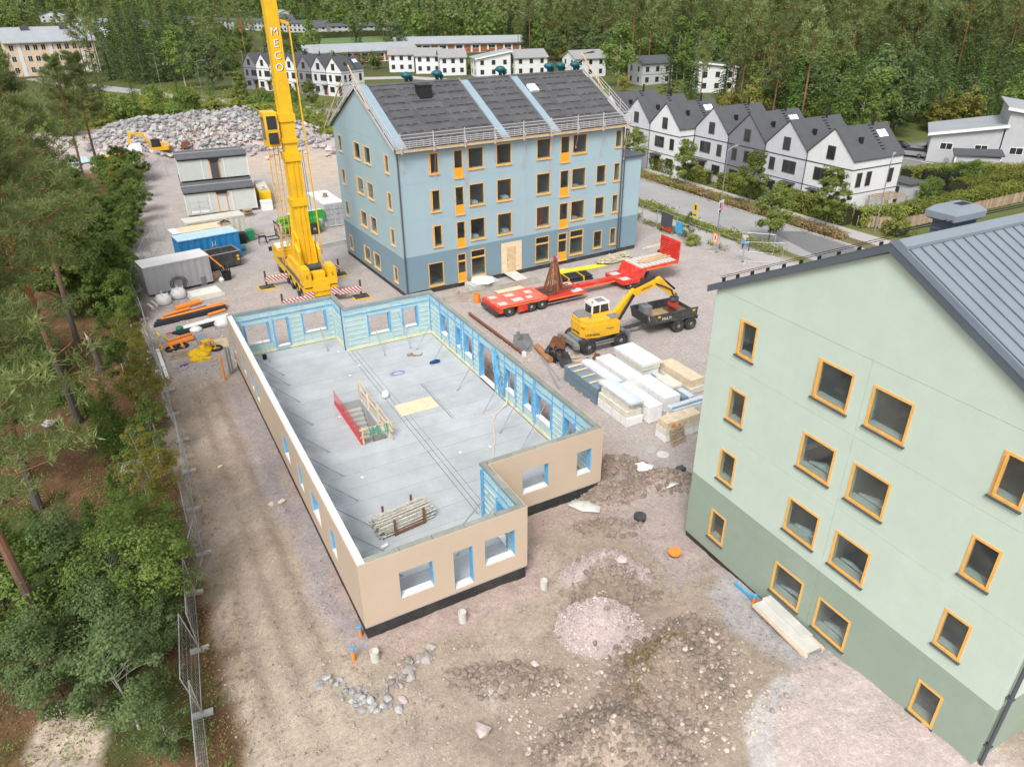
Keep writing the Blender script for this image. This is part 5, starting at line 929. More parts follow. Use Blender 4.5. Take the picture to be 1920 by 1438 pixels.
def hut(name, label, loc, rz, L, D, z0, H, doorm):
    t = thing(name, label, 'site hut', loc, rz)
    obj('body', MB().box(0, 0, z0, L, D, z0+H), 'hutwall', t)
    rf = obj('roof', MB().prof([(-.25, z0+H), (-.25, z0+H+.12), (D/2, z0+H+.28), (D+.1, z0+H+.12), (D+.1, z0+H)], 'x', -.08, L+.08), mat('hutroof', (.10, .105, .115), .8, .12, 1.5, dirt=(.16, .16, .16), dirtamt=.4), t)
    obj('roof_ridge', MB().box(-.1, D/2-.1, z0+H+.26, L+.1, D/2+.1, z0+H+.31), 'galv', rf); obj('eave_shade_strip', MB().box(.02, -.06, z0+H-.16, L-.02, -.002, z0+H-.003), 'black', t)  # black strip under the eave stands in for its shadow
    for x in (0, 2.65, 5.15, L): obj('joint_post', MB().box(x-.05, -.04, z0, x+.05, -.001, z0+H-.17), 'white', t)
    for a, b in ((.05, .45), (.5, .95)): pass
    d = obj('door', MB().box(3.6, -.05, z0+.05, 4.5, -.003, z0+2.1), doorm, t); obj('door_frame', MB().box(3.5, -.07, z0+.02, 3.6, -.003, z0+2.15).box(4.5, -.07, z0+.02, 4.6, -.003, z0+2.15), 'orange', d); obj('door_lamp', MB().box(3.45, -.3, z0+2.2, 4.65, -.061, z0+2.45), 'black', d)
    return t
hut('site_hut', 'single storey pale site hut with orange door frame in front', (2.35, 70.4, 0), R(-3), 7.8, 4.7, .3, 2.55, 'hutwall')
hut('site_hut', 'ground floor site hut mostly hidden behind the front hut', (2.75, 75.25, 0), R(-3), 7.9, 5.2, .3, 2.55, 'hutwall')
hut('site_hut', 'upper storey site hut with grey door above the other hut', (2.75, 75.25, 0), R(-3), 7.9, 5.2, 3.2, 2.5, 'anthracite')
tk = thing('generator_tank', 'long yellow site generator with white top right of the huts', 'generator', (10.8, 71.3, 0), R(-6))
obj('housing', MB().box(0, 0, .3, 1.35, 6.5, 1.75), 'yellowtarp', tk); obj('top', MB().box(.05, 1.3, 1.75, 1.3, 6.4, 1.82), 'cream', tk); obj('exhaust', MB().lathe((.7, 1.0, 1.75), [(.35, 0), (.35, .1), (.15, .12), (.15, .45)], 10), 'galv', tk); obj('skid', MB().box(.05, .1, .1, 1.3, 6.4, .3), 'black', tk)
solo('white_crate', 'white box standing at the end of the yellow generator', 'box', MB().box(0, 0, 0, 1.3, 1.2, .95).box(-.03, -.03, .95, 1.33, 1.23, 1.02), 'white', (10.5, 69.3, 0), R(-5))
sct = thing('scaffold_tower', 'pale tube scaffold frame leaning at the front of the site hut', 'scaffold', (2.6, 68.7, 0), R(-3))
for x in (0, 1.0, 2.0): obj('ladder_frame', MB().bar((x, 0, 0), (x, 0, 2.4), .05).bar((x, .7, 0), (x, .7, 2.4), .05).bar((x, 0, 1), (x, .7, 1), .04).bar((x, 0, 2), (x, .7, 2), .04), 'galv', sct)
for z in (.7, 1.4, 2.1): obj('ledger', MB().bar((0, 0, z), (2, 0, z), .045), 'galv', sct)
obj('platform', MB().box(0, .0, .9, 2, .7, .95), 'white', sct)
for k in range(3): solo('waste_pallet', ['lowest pallet in the small stack beside the site hut', 'middle pallet in the small stack beside the site hut', 'top pallet in the small stack beside the site hut'][k], 'pallet', MB().box(0, 0, .02, 1.0, .8, .06).box(0, 0, .12, 1.0, .8, .15).box(.1, 0, .06, .2, .8, .12).box(.8, 0, .06, .9, .8, .12), 'oldwood', (8.2, 67.6, .3*k), R(4*k))
solo('green_bin', 'dark green waste bin at the end of the cream container', 'bin', MB().prof([(0, 0), (.75, 0), (.85, 1.05), (-.05, 1.05)], 'x', 0, .7).box(-.03, -.05, 1.05, .73, .9, 1.12), 'greenplastic', (6.6, 57.6, 0)); solo('black_bin', 'black waste bin beside the dark green bin', 'bin', MB().prof([(0, 0), (.75, 0), (.85, 1.0), (-.05, 1.0)], 'x', 0, .7).box(-.03, -.05, 1.0, .73, .9, 1.06), 'black', (5.7, 57.1, 0))
solo('saw_bench', 'small black metal work stand on the gravel near the bins', 'stand', MB().bar((0, 0, 0), (.1, .1, .75), .05).bar((.8, 0, 0), (.7, .1, .75), .05).bar((0, .7, 0), (.1, .6, .75), .05).bar((.8, .7, 0), (.7, .6, .75), .05).box(.05, .05, .75, .75, .65, .82), 'black', (7.4, 55.7, 0))
solo('concrete_beam', 'grey concrete edge beam lying between crane and blue building', 'beam', MB().box(-1.8, -.2, 0, 1.8, .2, .45), 'concrete', (13.7, 51.6, 0), R(8))
solo('sawhorse', 'timber offcuts lying flat on the gravel left of the telehandler', 'timber', MB().box(0, 0, 0, 1.1, .15, .12).box(.2, -.3, .12, .35, .5, .2), 'oldwood', (7.6, 59.5, 0), R(12))
# ================================================================== STORED PIPES AND CLUTTER, LEFT
def pipe(a, b, r, m, label, group='stored pipes left of the shell', n=10, name='pipe'):
    solo(name, label, 'pipe', MB().path([a, b], r, n), m, group=group)
pipe((-2.5, 41.0, .22), (-.45, 41.75, .22), .22, 'orange', 'short thick orange pipe lying apart behind the long pipes')
pipe((-3.55, 40.15, .11), (-1.4, 40.85, .11), .11, 'orange', 'thin orange pipe just in front of the thick orange one')
pipe((-4.1, 39.35, .1), (-.1, 40.6, .1), .1, 'pipeblack', 'rearmost long black pipe of the pipe pile')
for k in range(4): pipe((-4.05+.3*k, 39.0-.02*k, .14+.15*(k % 2)), (1.1+.1*k, 40.4-.22*k, .14+.15*(k % 2)), .10, 'orange', ['longest orange pipe of the pile, at the back', 'orange pipe lying on top of the pile', 'third orange pipe of the pile', 'front orange pipe of the pile'][k])
for k in range(5): pipe((-4.4+.1*k, 38.3+.12*k, .12+.14*(k % 2)), (1.25, 39.15+.14*k, .12+.14*(k % 2)), .12, 'pipeblack', ['front long black pipe of the pile', 'second long black pipe of the pile, raised', 'third long black pipe of the pile', 'fourth long black pipe of the pile, raised', 'fifth long black pipe next to the orange ones'][k])
pipe((-.3, 38.5, .13), (1.1, 38.95, .13), .13, 'orange', 'short orange pipe at the front right of the black pipes')
for k in range(3): pipe((-2.4, 36.5+.22*k, .12), (1.1, 37.35+.22*k, .12), .11, 'white', ['front white pipe of the white pack', 'middle white pipe of the white pack', 'rear white pipe of the white pack'][k])
for k in range(3): pipe((-2.9-.2*k, 35.75+.2*k, .1), (.6, 36.5+.2*k, .1), .1, 'pipeblack', ['front black pipe before the white pack', 'middle black pipe before the white pack', 'rear black pipe before the white pack'][k])
pipe((-3.7, 36.35, .05), (-2.5, 36.75, .05), .05, 'red', 'thin red pipe beside the green net bag')
for k in range(4): pipe((-3.95+.06*k, 33.75+.2*k, .11+.15*(k == 3)), (-2.0, 34.25+.22*k, .11+.15*(k == 3)), .11, 'orange', ['front orange pipe of the short orange stack', 'second orange pipe of the short orange stack', 'third orange pipe of the short orange stack', 'rear orange pipe of the short orange stack'][k])
for k in range(2): pipe((-3.6+.75*k, 32.9, .14), (-3.7+.75*k, 33.6, .3), .1, 'orange', ['left orange pipe end sticking forward from the black tyres', 'right orange pipe end sticking forward from the black tyres'][k])
solo('green_net_bag', 'small bright green net bag by the pipes', 'bag', MB().lathe((-2.7, 36.7, 0), [(.2, 0), (.3, .15), (.2, .32), (.05, .38)], 9), 'greenplastic', smooth=True)
solo('clear_bag', 'greyish clear plastic bag before the white pipes', 'bag', MB().lathe((0, 0, 0), [(.45, 0), (.5, .15), (.3, .3), (.05, .35)], 9), 'whitewrap', (-1.6, 36.0, 0), smooth=True)
solo('plastic_wrap_heap', 'crumpled white plastic wrap next to the shell corner', 'plastic', MB().lathe((0, 0, 0), [(.55, 0), (.65, .3), (.4, .62), (.08, .75)], 8), 'whitewrap', (.4, 36.0, 0), smooth=True)
for x, y, l in ((-3.15, 43.2, 'left white bulk bag in front of the grey container'), (-1.85, 44.1, 'right white bulk bag in front of the grey container')):
    b_ = thing('bulk_bag', l, 'bulk bag', (x, y, 0)); obj('sack', MB().lathe((0, 0, 0), [(.48, 0), (.62, .12), (.64, .5), (.5, .78), (.28, .85), (.05, .74)], 10), 'whitewrap', b_, smooth=True)
    for a in (0, 1.6, 3.1, 4.7): obj('loop', MB().path([(.4*math.cos(a), .4*math.sin(a), .8), (.5*math.cos(a), .5*math.sin(a), .98), (.3*math.cos(a), .3*math.sin(a), .84)], .03, 4), 'whitewrap', b_)
fs_ = thing('foam_board_stack', 'large cream foam board stack in front of the grey container', 'foam boards', (.15, 43.3, 0), R(8))
for k in range(4): obj('board', MB().box(-1.25+.02*k, -.85, .02+.12*k, 1.2+.03*(k % 2), .8, .13+.12*k), 'foam', fs_)
obj('plastic_flap', MB().prof([(1.24, .05), (1.5, .0), (1.45, .2), (1.24, .5)], 'y', -.8, .8), 'whitewrap', fs_)
for k in range(3): solo('timber_block', ['front pale timber block left of the bulk bags', 'middle pale timber block left of the bulk bags', 'rear pale timber block left of the bulk bags'][k], 'timber', MB().box(0, 0, 0, .22, 1.2, .2), 'foam', (-4.2+.35*k, 42.3+.5*k, 0), R(15))
solo('coiled_cable', 'black cable coil leaning on the grey container', 'cable', MB().path([(.75*math.cos(t*.5)*(1-.012*t), -.08*math.sin(t)-.25, .75+.72*math.sin(t*.5)*(1-.012*t)) for t in range(40)], .03, 5), 'black', (-1.6, 45.7, 0), R(9))
solo('grey_barrel', 'grey lidded barrel at the right end of the grey container', 'barrel', MB().lathe((.5, 46.3, 0), [(.3, 0), (.33, .3), (.3, .8), (.31, .82), (.28, .86)], 12), 'machgrey'); obj('lid', MB().lathe((1.15, 46.55, .752), [(.27, 0), (.27, .06), (.1, .1)], 12), 'cyan', solo('lidded_barrel', 'black barrel with blue lid next to the grey barrel', 'barrel', MB().lathe((1.15, 46.55, 0), [(.24, 0), (.27, .3), (.24, .7), (.25, .75)], 12), 'black')); solo('orange_elbow_pipe', 'orange pipe elbow behind the barrels', 'pipe', MB().tube((1.6, 46.9, .3), (1.75, 46.9, .6), .16, 8), 'orange')
pb = thing('pipe_bin', 'black bin full of black pipe ends beside the skip', 'bin', (2.6, 46.7, 0)); obj('tub', MB().lathe((0, 0, 0), [(.36, 0), (.42, .75), (.38, .75), (.33, .1)], 12), 'black', pb)
for k in range(5): obj('pipe_end', MB().tube((-.15+.08*k, .0, .2), (-.55+.25*k, .1*k, 1.25), .07, 6), 'pipeblack', pb)
pipe((2.55, 47.1, .9), (1.2, 48.1, 2.5), .07, 'orange', 'long orange pipe leaning from the black bin up to the container', None)
solo('white_sack', 'small white sack left of the black pipe bin', 'sack', MB().lathe((2.05, 46.4, 0), [(.2, 0), (.25, .2), (.1, .42)], 8), 'whitewrap')
solo('blue_cylinder', 'turquoise gas bottle lying at the end of the blue container', 'gas bottle', MB().lathe((5.4, 54.8, .3), [(.1, -.5), (.28, -.4), (.28, .3), (.12, .45)], 10, 'x'), mat('turq', (.10, .42, .48), .5, .1, 2))
solo('white_timber_edge', 'long whitish timber along the fence left of the clutter', 'timber', MB().bar((-4.6, 33.4, .12), (-4.45, 28.2, .12), .22, .2), 'foam')
yt = thing('yellow_tarpaulin', 'crumpled bright yellow tarpaulin in the clutter left of the shell', 'tarpaulin', (-1.9, 31.2, 0))
for (x, y, s, h) in ((-.3, .2, .55, .5), (.35, .5, .5, .6), (-.45, -.6, .4, .35), (.05, -.1, .5, .42)): obj('fold', MB().lathe((x, y, 0), [(s, 0), (s*1.1, h*.3), (s*.6, h*.8), (s*.15, h)], 7), 'yellowtarp', yt)
obj('tail', MB().lathe((-.2, -.75, 0), [(.35, 0), (.3, .15), (.06, .22)], 6).bar((-.2, -.7, .08), (.55, -1.0, .06), .25, .12), 'yellowtarp', yt)
solo('orange_pump', 'orange machine frame beside the yellow tarpaulin', 'machine', MB().box(0, 0, 0, .9, .8, .1).bar((0, 0, 0), (.1, .1, .8), .08).bar((.9, .8, 0), (.8, .7, .8), .08).bar((0, .8, 0), (.1, .7, .9), .08).bar((.9, 0, 0), (.8, .1, .7), .08).box(.1, .1, .7, .8, .7, .8), 'digyellow', (-1.6, 31.3, 0), R(20))
for k in range(3): solo('black_ring', ['black rubber ring left of the orange pipes', 'second black rubber ring left of the orange pipes', 'small black ring right of the yellow tarpaulin'][k], 'ring', MB().path([(.38*math.cos(t*.52), .38*math.sin(t*.52), .09) for t in range(13)], .09, 6), 'black', ((-3.7, 33.2, 0), (-2.9, 33.4, 0), (-.75, 31.7, 0))[k]) 
for k in range(4): solo('plywood_sheet', ['lowest plywood sheet near the shell back corner', 'second plywood sheet near the shell back corner', 'third plywood sheet near the shell back corner', 'top narrow plywood sheet near the shell back corner'][k], 'plywood', MB().box(0, 0, 0, 1.1-.12*k, 1.5-.25*k, .06), 'palewood', (-.95+.05*k, 31.9+.1*k, .065*k), R(-4+5*k))
solo('blue_tarp_strip', 'grey blue folded tarpaulin left of the plywood sheets', 'tarpaulin', MB().box(0, 0, 0, .7, 1.4, .18), mat('greyblue', (.25, .31, .36), .7, .2, 4, bump=.3), (-1.75, 33.2, 0), R(5))
for k in range(4): solo('scrap_board', ['pale scrap board left of the yellow tarpaulin, rear', 'pale scrap board left of the yellow tarpaulin, second', 'pale scrap board left of the yellow tarpaulin, third', 'pale scrap board left of the yellow tarpaulin, front'][k], 'board', MB().box(0, 0, .01, 1.7, .22, .07), 'oldwood', (-4.0+.1*k, 31.4+.32*k, .02*k), R(8-6*k))
solo('purple_tape', 'strip of purple tape on the soil by the fence', 'tape', MB().path([(-3.7, 29.8, .03), (-3.3, 30.1, .05), (-2.9, 30.2, .03), (-3.2, 29.9, .04)], .04, 4), 'purple')
for k, (x, y) in enumerate(((-4.3, 35.9), (-3.9, 34.9), (-4.35, 33.4))): solo('yellow_hose', ['yellow hose piece by the fence, rear', 'yellow hose piece by the fence, middle', 'yellow hose piece by the fence, front'][k], 'hose', MB().path([(x, y+.9, .06), (x+.1, y+.4, .08), (x+.5*(k == 1), y, .05)], .07, 6), 'yellowtarp')
pipe((-1.08, 26.35, -.1), (-1.05, 26.4, 1.75), .07, 'orange', 'thin orange stand pipe beside the back left corner of the shell', None)
solo('formwork_post', 'grey upright formwork pieces beside the left wall of the shell', 'formwork', MB().box(-.62, 27.0, -.1, -.5, 27.25, 2.0).box(-.42, 27.1, -.1, -.32, 27.3, 1.9), 'machgrey')
# ================================================================== MATERIAL STACKS, RIGHT OF THE SHELL
PN = [0]
def pack(label, boxes, loc=(0, 0, 0), rz=0, name='material_stack', cat='building materials'):
    t = thing(name, label, cat, loc, rz)
    for x0, x1, y0, y1, z0, z1, m, nm in boxes:
        o = obj(nm, MB().box(x0, y0, z0, x1, y1, z1), m, t)
        if nm in ('pack', 'wrapped_pack'):
            for f in (.2, .5, .8):
                if x1-x0 > y1-y0: obj('strap', MB().box(x0+(x1-x0)*f-.02, y0-.006, z0+.01, x0+(x1-x0)*f+.02, y1+.006, z1+.006), 'cream', o)
                else: obj('strap', MB().box(x0-.006, y0+(y1-y0)*f-.02, z0+.01, x1+.006, y0+(y1-y0)*f+.02, z1+.006), 'cream', o)
        for a in (0, 1):
            if z0 > .3: pass
    return t
mat('packcream', (.66, .63, .55), .7, .16, 3); mat('packwood', (.64, .53, .38), .75, .18, 3); mat('steelblue', (.26, .36, .44), .4, .12, 3, metal=.4); mat('steelwhite', (.55, .62, .68), .45, .1, 3)
gs = thing('sheet_pack', 'strapped pack of blue grey profiled steel sheets nearest the shell', 'steel sheets', (18.85, 11.1, 0))
for k in range(13): obj('sheet', MB().box(0-.02*(k % 2), 0, .12+.08*k+(.06 if k > 6 else 0), .95+.02*(k % 2), 3.8, .165+.08*k+(.06 if k > 6 else 0)), 'steelblue', gs)
for y in (.7, 1.6, 2.5, 3.2): obj('spacer_batten', MB().box(-.04, y, 1.24, 1.0, y+.12, 1.31).box(-.04, y, .02, 1.0, y+.12, .11), 'palewood', gs)
pack('white packs with a narrow timber pack and white sheets on top at the front left', [(18.9, 20.1, 8.0, 11.0, .04, .58, 'whitewrap', 'wrapped_pack'), (18.93, 20.05, 8.1, 11.0, .6, 1.0, 'packcream', 'pack'), (19.05, 19.95, 8.2, 10.9, 1.02, 1.5, 'packcream', 'pack'), (19.0, 20.0, 7.9, 11.2, 1.52, 1.66, 'steelwhite', 'sheet_pack'), (19.1, 19.5, 8.0, 11.1, 1.67, 1.72, 'white', 'board')])
pack('two white wrapped packs one on the other at the front centre', [(20.35, 21.3, 7.7, 11.0, .04, .55, 'whitewrap', 'wrapped_pack'), (20.33, 21.32, 7.72, 11.1, .57, 1.12, 'whitewrap', 'wrapped_pack')])
pack('timber pack with blue and white profiles on top beside the steel sheets', [(20.1, 21.0, 11.4, 14.6, .04, .55, 'packcream', 'pack'), (20.12, 20.98, 11.5, 14.6, .57, 1.0, 'packwood', 'pack'), (20.1, 20.95, 11.2, 14.8, 1.02, 1.2, 'steelwhite', 'sheet_pack'), (20.3, 20.7, 11.2, 14.8, 1.21, 1.27, 'white', 'board')])
pack('long plain white wrapped pack in the middle of the stacks', [(21.3, 22.45, 11.2, 14.8, .04, .6, 'whitewrap', 'wrapped_pack'), (21.3, 22.45, 11.2, 14.8, .62, 1.22, 'whitewrap', 'wrapped_pack')])
pack('tallest stack of white wrapped packs nearest the excavator', [(23.2, 24.6, 12.1, 15.1, .04, .4, 'packcream', 'pack'), (23.22, 24.58, 12.1, 15.1, .42, .9, 'whitewrap', 'wrapped_pack'), (23.15, 24.6, 12.0, 15.2, .92, 1.2, 'packcream', 'pack'), (23.1, 24.65, 11.95, 15.2, 1.21, 1.42, 'white', 'wrapped_pack')])
pack('white wrapped pack between the centre packs and the steel profiles', [(22.0, 23.2, 8.3, 11.3, .04, .5, 'whitewrap', 'wrapped_pack'), (22.0, 23.2, 8.3, 11.4, .52, 1.0, 'whitewrap', 'wrapped_pack')])
pack('steel profiles with pale sacks on top right of the white packs', [(23.6, 24.5, 8.6, 11.9, .04, .25, 'packwood', 'pack'), (23.6, 24.0, 8.4, 12.0, .27, .55, 'steelblue', 'profile'), (24.05, 24.5, 8.4, 12.0, .27, .5, 'steelwhite', 'profile'), (23.6, 24.5, 9.6, 11.2, .57, .75, 'packcream', 'sack')])
pack('wooden boxed pack on a cream pack at the far right of the stacks', [(24.9, 26.1, 9.2, 12.4, .04, .45, 'packcream', 'pack'), (24.95, 26.0, 9.3, 12.5, .47, 1.0, 'packwood', 'pack')])
pack('white and blue profiles on a cream pack lying crosswise at the right', [(21.6, 24.6, 6.75, 7.6, .04, .5, 'whitewrap', 'wrapped_pack'), (21.6, 24.6, 6.75, 7.6, .52, .9, 'packcream', 'pack'), (21.5, 24.8, 6.8, 7.5, .92, 1.06, 'steelwhite', 'sheet_pack'), (21.5, 24.8, 6.95, 7.1, 1.07, 1.12, 'steelblue', 'profile'), (21.9, 22.3, 6.735, 6.745, .6, .8, 'orange', 'label')])
pack('timber and cream packs on a white pack nearest the loose pallet', [(19.85, 22.5, 5.55, 6.45, .04, .5, 'whitewrap', 'wrapped_pack'), (19.85, 22.5, 5.55, 6.45, .52, .85, 'packcream', 'pack'), (19.9, 22.4, 5.55, 6.4, .87, 1.3, 'packwood', 'pack'), (20.2, 20.5, 5.535, 5.545, .95, 1.15, 'orange', 'label'), (20.7, 20.9, 5.535, 5.545, .95, 1.1, 'orange', 'label'), (20.2, 20.5, 5.53, 5.54, .6, .78, 'orange', 'label')])
lp = thing('leaning_pallet', 'brown wooden pallet leaning on the nearest material stack', 'pallet', (20.5, 5.15, 0), R(10)); lp.rotation_euler = (R(72), 0, R(8))
for k in range(5): obj('board', MB().box(-.55, .02+k*.21, .08, .55, .16+k*.21, .105), 'oldwood', lp)
for x in (-.52, -.05, .42): obj('runner', MB().box(x, 0, -.02, x+.1, 1.0, .078), 'oldwood', lp)
# excavator attachments
def bucket(label, loc, rz, s=1, m='machgrey'):
    t = thing('excavator_bucket', label, 'bucket', loc, rz); t.scale = (s, s, s)
    prof = [(0, .0), (.45, -.02), (.85, .2), (.95, .6), (.75, .65), (.65, .3), (.4, .14), (.05, .12)]
    obj('shell', MB().prof(prof, 'x', -.55, .55), m, t)
    for x in (-.57, .55): obj('side_plate', MB().prof([(0, 0), (.45, -.02), (.85, .2), (.95, .6), (.3, .75), (0, .12)], 'x', x, x+.03), m, t)
    for k in range(5): obj('tooth', MB().prof([(-.22, .03), (0, .0), (0, .11)], 'x', -.5+k*.22, -.42+k*.22), 'steel', t)
    obj('hitch_ear', MB().prof([(.7, .55), (1.05, .5), (1.0, .9), (.8, .95)], 'x', -.25, -.2).prof([(.7, .55), (1.05, .5), (1.0, .9), (.8, .95)], 'x', .2, .25), m, t)
bucket('steel digging bucket lying apart at the far end of the attachments', (19.4, 20.4, .02), R(40), 1.15)
bucket('dark digging bucket in the middle of the attachment heap', (20.6, 18.3, .05), R(120), 1.1, 'darkmetal'); bucket('ribbed bucket at the near end of the attachment heap', (20.6, 16.6, .05), R(60), 1.0, 'darkmetal'); bucket('small brown bucket close to the excavator wheel', (21.8, 16.4, .02), R(200), .9, 'rust'); bucket('rusty clamp shaped bucket at the back of the attachment heap', (20.7, 19.6, .02), R(250), 1.0, 'rust'); bucket('black narrow bucket in the attachment heap', (20.2, 17.4, .05), R(10), .9, 'black')
pipe((19.75, 20.0, .24), (19.45, 17.6, .24), .24, 'copperrust', 'thick rusty brown pipe lying beside the attachment buckets', None, 14)
for k in range(5): solo('loose_timber', ['timber', 'second timber', 'third timber', 'fourth timber', 'fifth timber'][k]+' lying between the attachment buckets', 'timber', MB().bar((20.0+.35*k, 19.2-.8*k, .1), (21.0+.3*k, 18.6-.7*k, .14), .14, .1), 'wood')
for k, (a, b) in enumerate((((19.6, 19.4, .1), (17.8, 13.8, .25)), ((19.55, 19.3, .12), (18.6, 15.0, .12)))): solo('steel_tube', ['long thin steel tube lying towards the shell', 'shorter thin steel tube beside the long one'][k], 'tube', MB().tube(a, b, .035, 6), 'galv')
rb_ = thing('steel_rail', 'long rusty steel beam along the right wall of the shell', 'beam', (0, 0, 0)); obj('web', MB().bar((18.2, 28.2, .12), (18.35, 19.6, .12), .05, .22), 'rust', rb_); obj('flange', MB().bar((18.2, 28.2, .25), (18.35, 19.6, .25), .2, .03), 'rust', rb_); obj('white_end', MB().box(18.25, 19.35, .0, 18.5, 19.6, .35), 'white', rb_)
solo('manhole_cover', 'flat round manhole cover in front of the leaning pallet', 'manhole', MB().lathe((18.7, 5.4, gz1(18.7, 5.4)), [(.38, 0), (.38, .07), (.3, .09)], 16), 'concrete'); solo('manhole_cover', 'low concrete ring right of the manhole cover', 'manhole', MB().lathe((19.0, 4.7, gz1(19, 4.7)-.02), [(.36, 0), (.36, .05), (.28, .06)], 16), 'concretelight')
# things before the blue building
dk = Matrix.Rotation(.046, 4, 'Z')
solo('entrance_ramp', 'grey timber ramp leading up to the plywood door', 'ramp', MB().prof([(0, 0), (3.0, .35), (3.0, .43), (0, .08)], 'x', -.6, .6), 'concretelight', (25.9, 31.9, 0), R(8))
hs_ = thing('beige_hose_coil', 'tangled heap of beige hoses before the right end of the blue building', 'hose', (36.4, 33.4, .05))
rq = random.Random(7)
for k in range(16):
    cx, cy, r_ = rq.uniform(-1.3, 1.2), rq.uniform(-.4, .4), rq.uniform(.6, 1.05); obj('loop', MB().path([(cx+r_*math.cos(t*.5+k)*1.25, cy+.75*r_*math.sin(t*.5+k), .12+.3*rq.random()*(.5+.5*math.sin(t*.5))) for t in range(14)], .05, 5), mat('hosebeige', (.50, .46, .33), .7, .15, 2), hs_)
obj('hose_tail', MB().path([(-1.4, 0, .08), (-3.0, -.3, .06), (-4.6, -.2, .06), (-6.2, -.1, .06)], .06, 5), 'hosebeige', hs_)
for k in range(6): solo('yellow_drain_hose', ['front', 'second', 'third', 'fourth', 'fifth', 'rear'][k]+' yellow drain hose lying before the blue building', 'hose', MB().path([(29.0+.25*k, 32.6+.2*k, .06), (31, 32.7+.13*k+.1*math.sin(k), .09), (33.5, 32.4+.16*k, .07), (35.0-.2*k, 32.2+.15*k, .08)], .07, 6), mat('hoseyellow', (.72, .66, .02), .5, .1, 3))
bp_ = thing('black_pipe_pack', 'strapped pack of black pipes behind the red trailer', 'pipes', (30.0, 31.0, 0), R(-6))
for k in range(10): obj('pipe', MB().tube((-1.6+.1*(k % 2), -.7+.15*k, .12+.2*(k % 2)), (1.7, -.7+.15*k, .12+.2*(k % 2)), .1, 8), 'pipeblack', bp_)
for x in (-.8, .7): obj('strap', MB().box(x, -.85, .02, x+.06, .82, .46), 'yellowtarp', bp_)
il = thing('wrapped_insulation', 'pack of insulation under clear plastic by the blue building wall', 'insulation', (20.7, 32.5, 0), R(6))
for k in range(3): obj('bale', MB().box(.95*k, 0, .05, .9+.95*k, 1.4, .55+.04*(k % 2)), mat('wrapgrey', (.52, .54, .50), .5, .2, 3, bump=.3), il)
solo('foil_bags', 'pale crumpled plastic sheet lying on the insulation pack', 'plastic', MB().lathe((22.1, 33.4, .6), [(1.1, 0), (1.0, .12), (.4, .22)], 8), 'whitewrap')
solo('plywood_sheet', 'pale plywood board lying behind the red trailer tail', 'plywood', MB().box(0, 0, .1, 2.6, 1.2, .14), 'palewood', (22.4, 30.4, 0), R(2)); solo('earth_ridge', 'low grey earth bank between blue building and trailer', 'earth bank', MB().prof([(-.7, -.1), (-.3, .28), (.2, .33), (.8, -.1)], 'x', 17.6, 27), mat('bankgrey', (.30, .26, .22), .95, .2, 1, bump=.5), (0, 30.9, 0), R(3.0))
solo('earth_ridge', 'narrow dark earth bank in front of the hoses', 'earth bank', MB().prof([(-.4, -.05), (0, .22), (.5, -.05)], 'x', 0, 10), 'bankgrey', (28, 31.9, 0), R(1.5))
for k in range(6): solo('brown_crate', ['brown', 'second brown', 'third brown', 'fourth brown', 'fifth brown', 'sixth brown'][k]+' board in the small scrap pile at the blue building corner', 'board', MB().box(0, 0, .02, 1.1, .2, .07), 'oldwood', (18.4+.12*k, 31.4+.14*k, .06*k), R(20*k-30))
solo('orange_roll', 'small upright orange mesh roll by the trailer tail', 'mesh roll', MB().lathe((20.0, 30.35, 0), [(.28, 0), (.28, .8), (.22, .8), (.22, .05)], 12), 'orange')
solo('plank', 'long pale plank lying on the gravel towards the street fence', 'plank', MB().bar((41.0, 34.8, .05), (45.6, 35.4, .05), .3, .08), 'palewood'); solo('grey_block', 'grey concrete foot lying at the near end of the long plank', 'block', MB().box(0, 0, 0, .7, .3, .2), 'concrete', (40.6, 34.2, 0), R(10)); solo('black_cone', 'small black bucket upside down near the blue building corner', 'bucket', MB().lathe((41.6, 33.0, 0), [(.25, 0), (.2, .3), (.05, .32)], 10), 'black')
# ================================================================== FRONT: pipes, manholes, boards
def stub(x, y, r, h, m, label, cap=None):
    t = thing('concrete_pipe_stub' if m == 'concretelight' else 'drain_pipe_stub', label, 'pipe', (x, y, gz1(x, y)-.05)); obj('pipe', MB().lathe((0, 0, 0), [(r, 0), (r, h), (r*.82, h), (r*.8, h-.1)], 14), m, t)
    if cap: obj('cap', MB().lathe((0, 0, h), [(r*1.12, -.06), (r*1.12, .05), (r*.5, .07)], 12), cap, t)
stub(3.8, -1.0, .17, .62, 'concretelight', 'concrete pipe stub in the soil below the front door opening'); stub(7.8, -.9, .17, .5, 'concretelight', 'concrete pipe stub near the upper pink gravel heap'); stub(-.05, -1.1, .18, .55, 'concretelight', 'concrete pipe stub between the broken stone piles')
stub(-.8, -.75, .075, .7, 'orange', 'orange drain pipe with blue cap left of the concrete stub', 'cyan'); stub(-.16, .35, .075, .55, 'orange', 'orange drain pipe with blue cap at the corner of the shell', 'cyan'); stub(14.9, -6.3, .085, .5, 'orange', 'orange drain pipe with blue cap at the foot of the green building', 'cyan'); stub(14.35, .75, .28, .28, 'black', 'low black manhole with flat lid near the dark soil ridge', 'darkmetal'); stub(14.15, -2.1, .27, .25, 'black', 'low manhole with bright orange lid near the green building', 'orange')
wp = thing('plank_pile', 'pile of grey boards on timbers along the green building', 'boards', (14.75, -8.15, gz1(14.75, -8.15)+.03), R(-94))
for k in range(3): obj('bearer', MB().box(-1.1+k*1.05, -.42, 0, -.95+k*1.05, .42, .16), 'oldwood', wp)
for k in range(2): obj('timber', MB().box(-1.45, -.5+k*.85, .17, 1.5, -.37+k*.85, .3), 'palewood', wp)
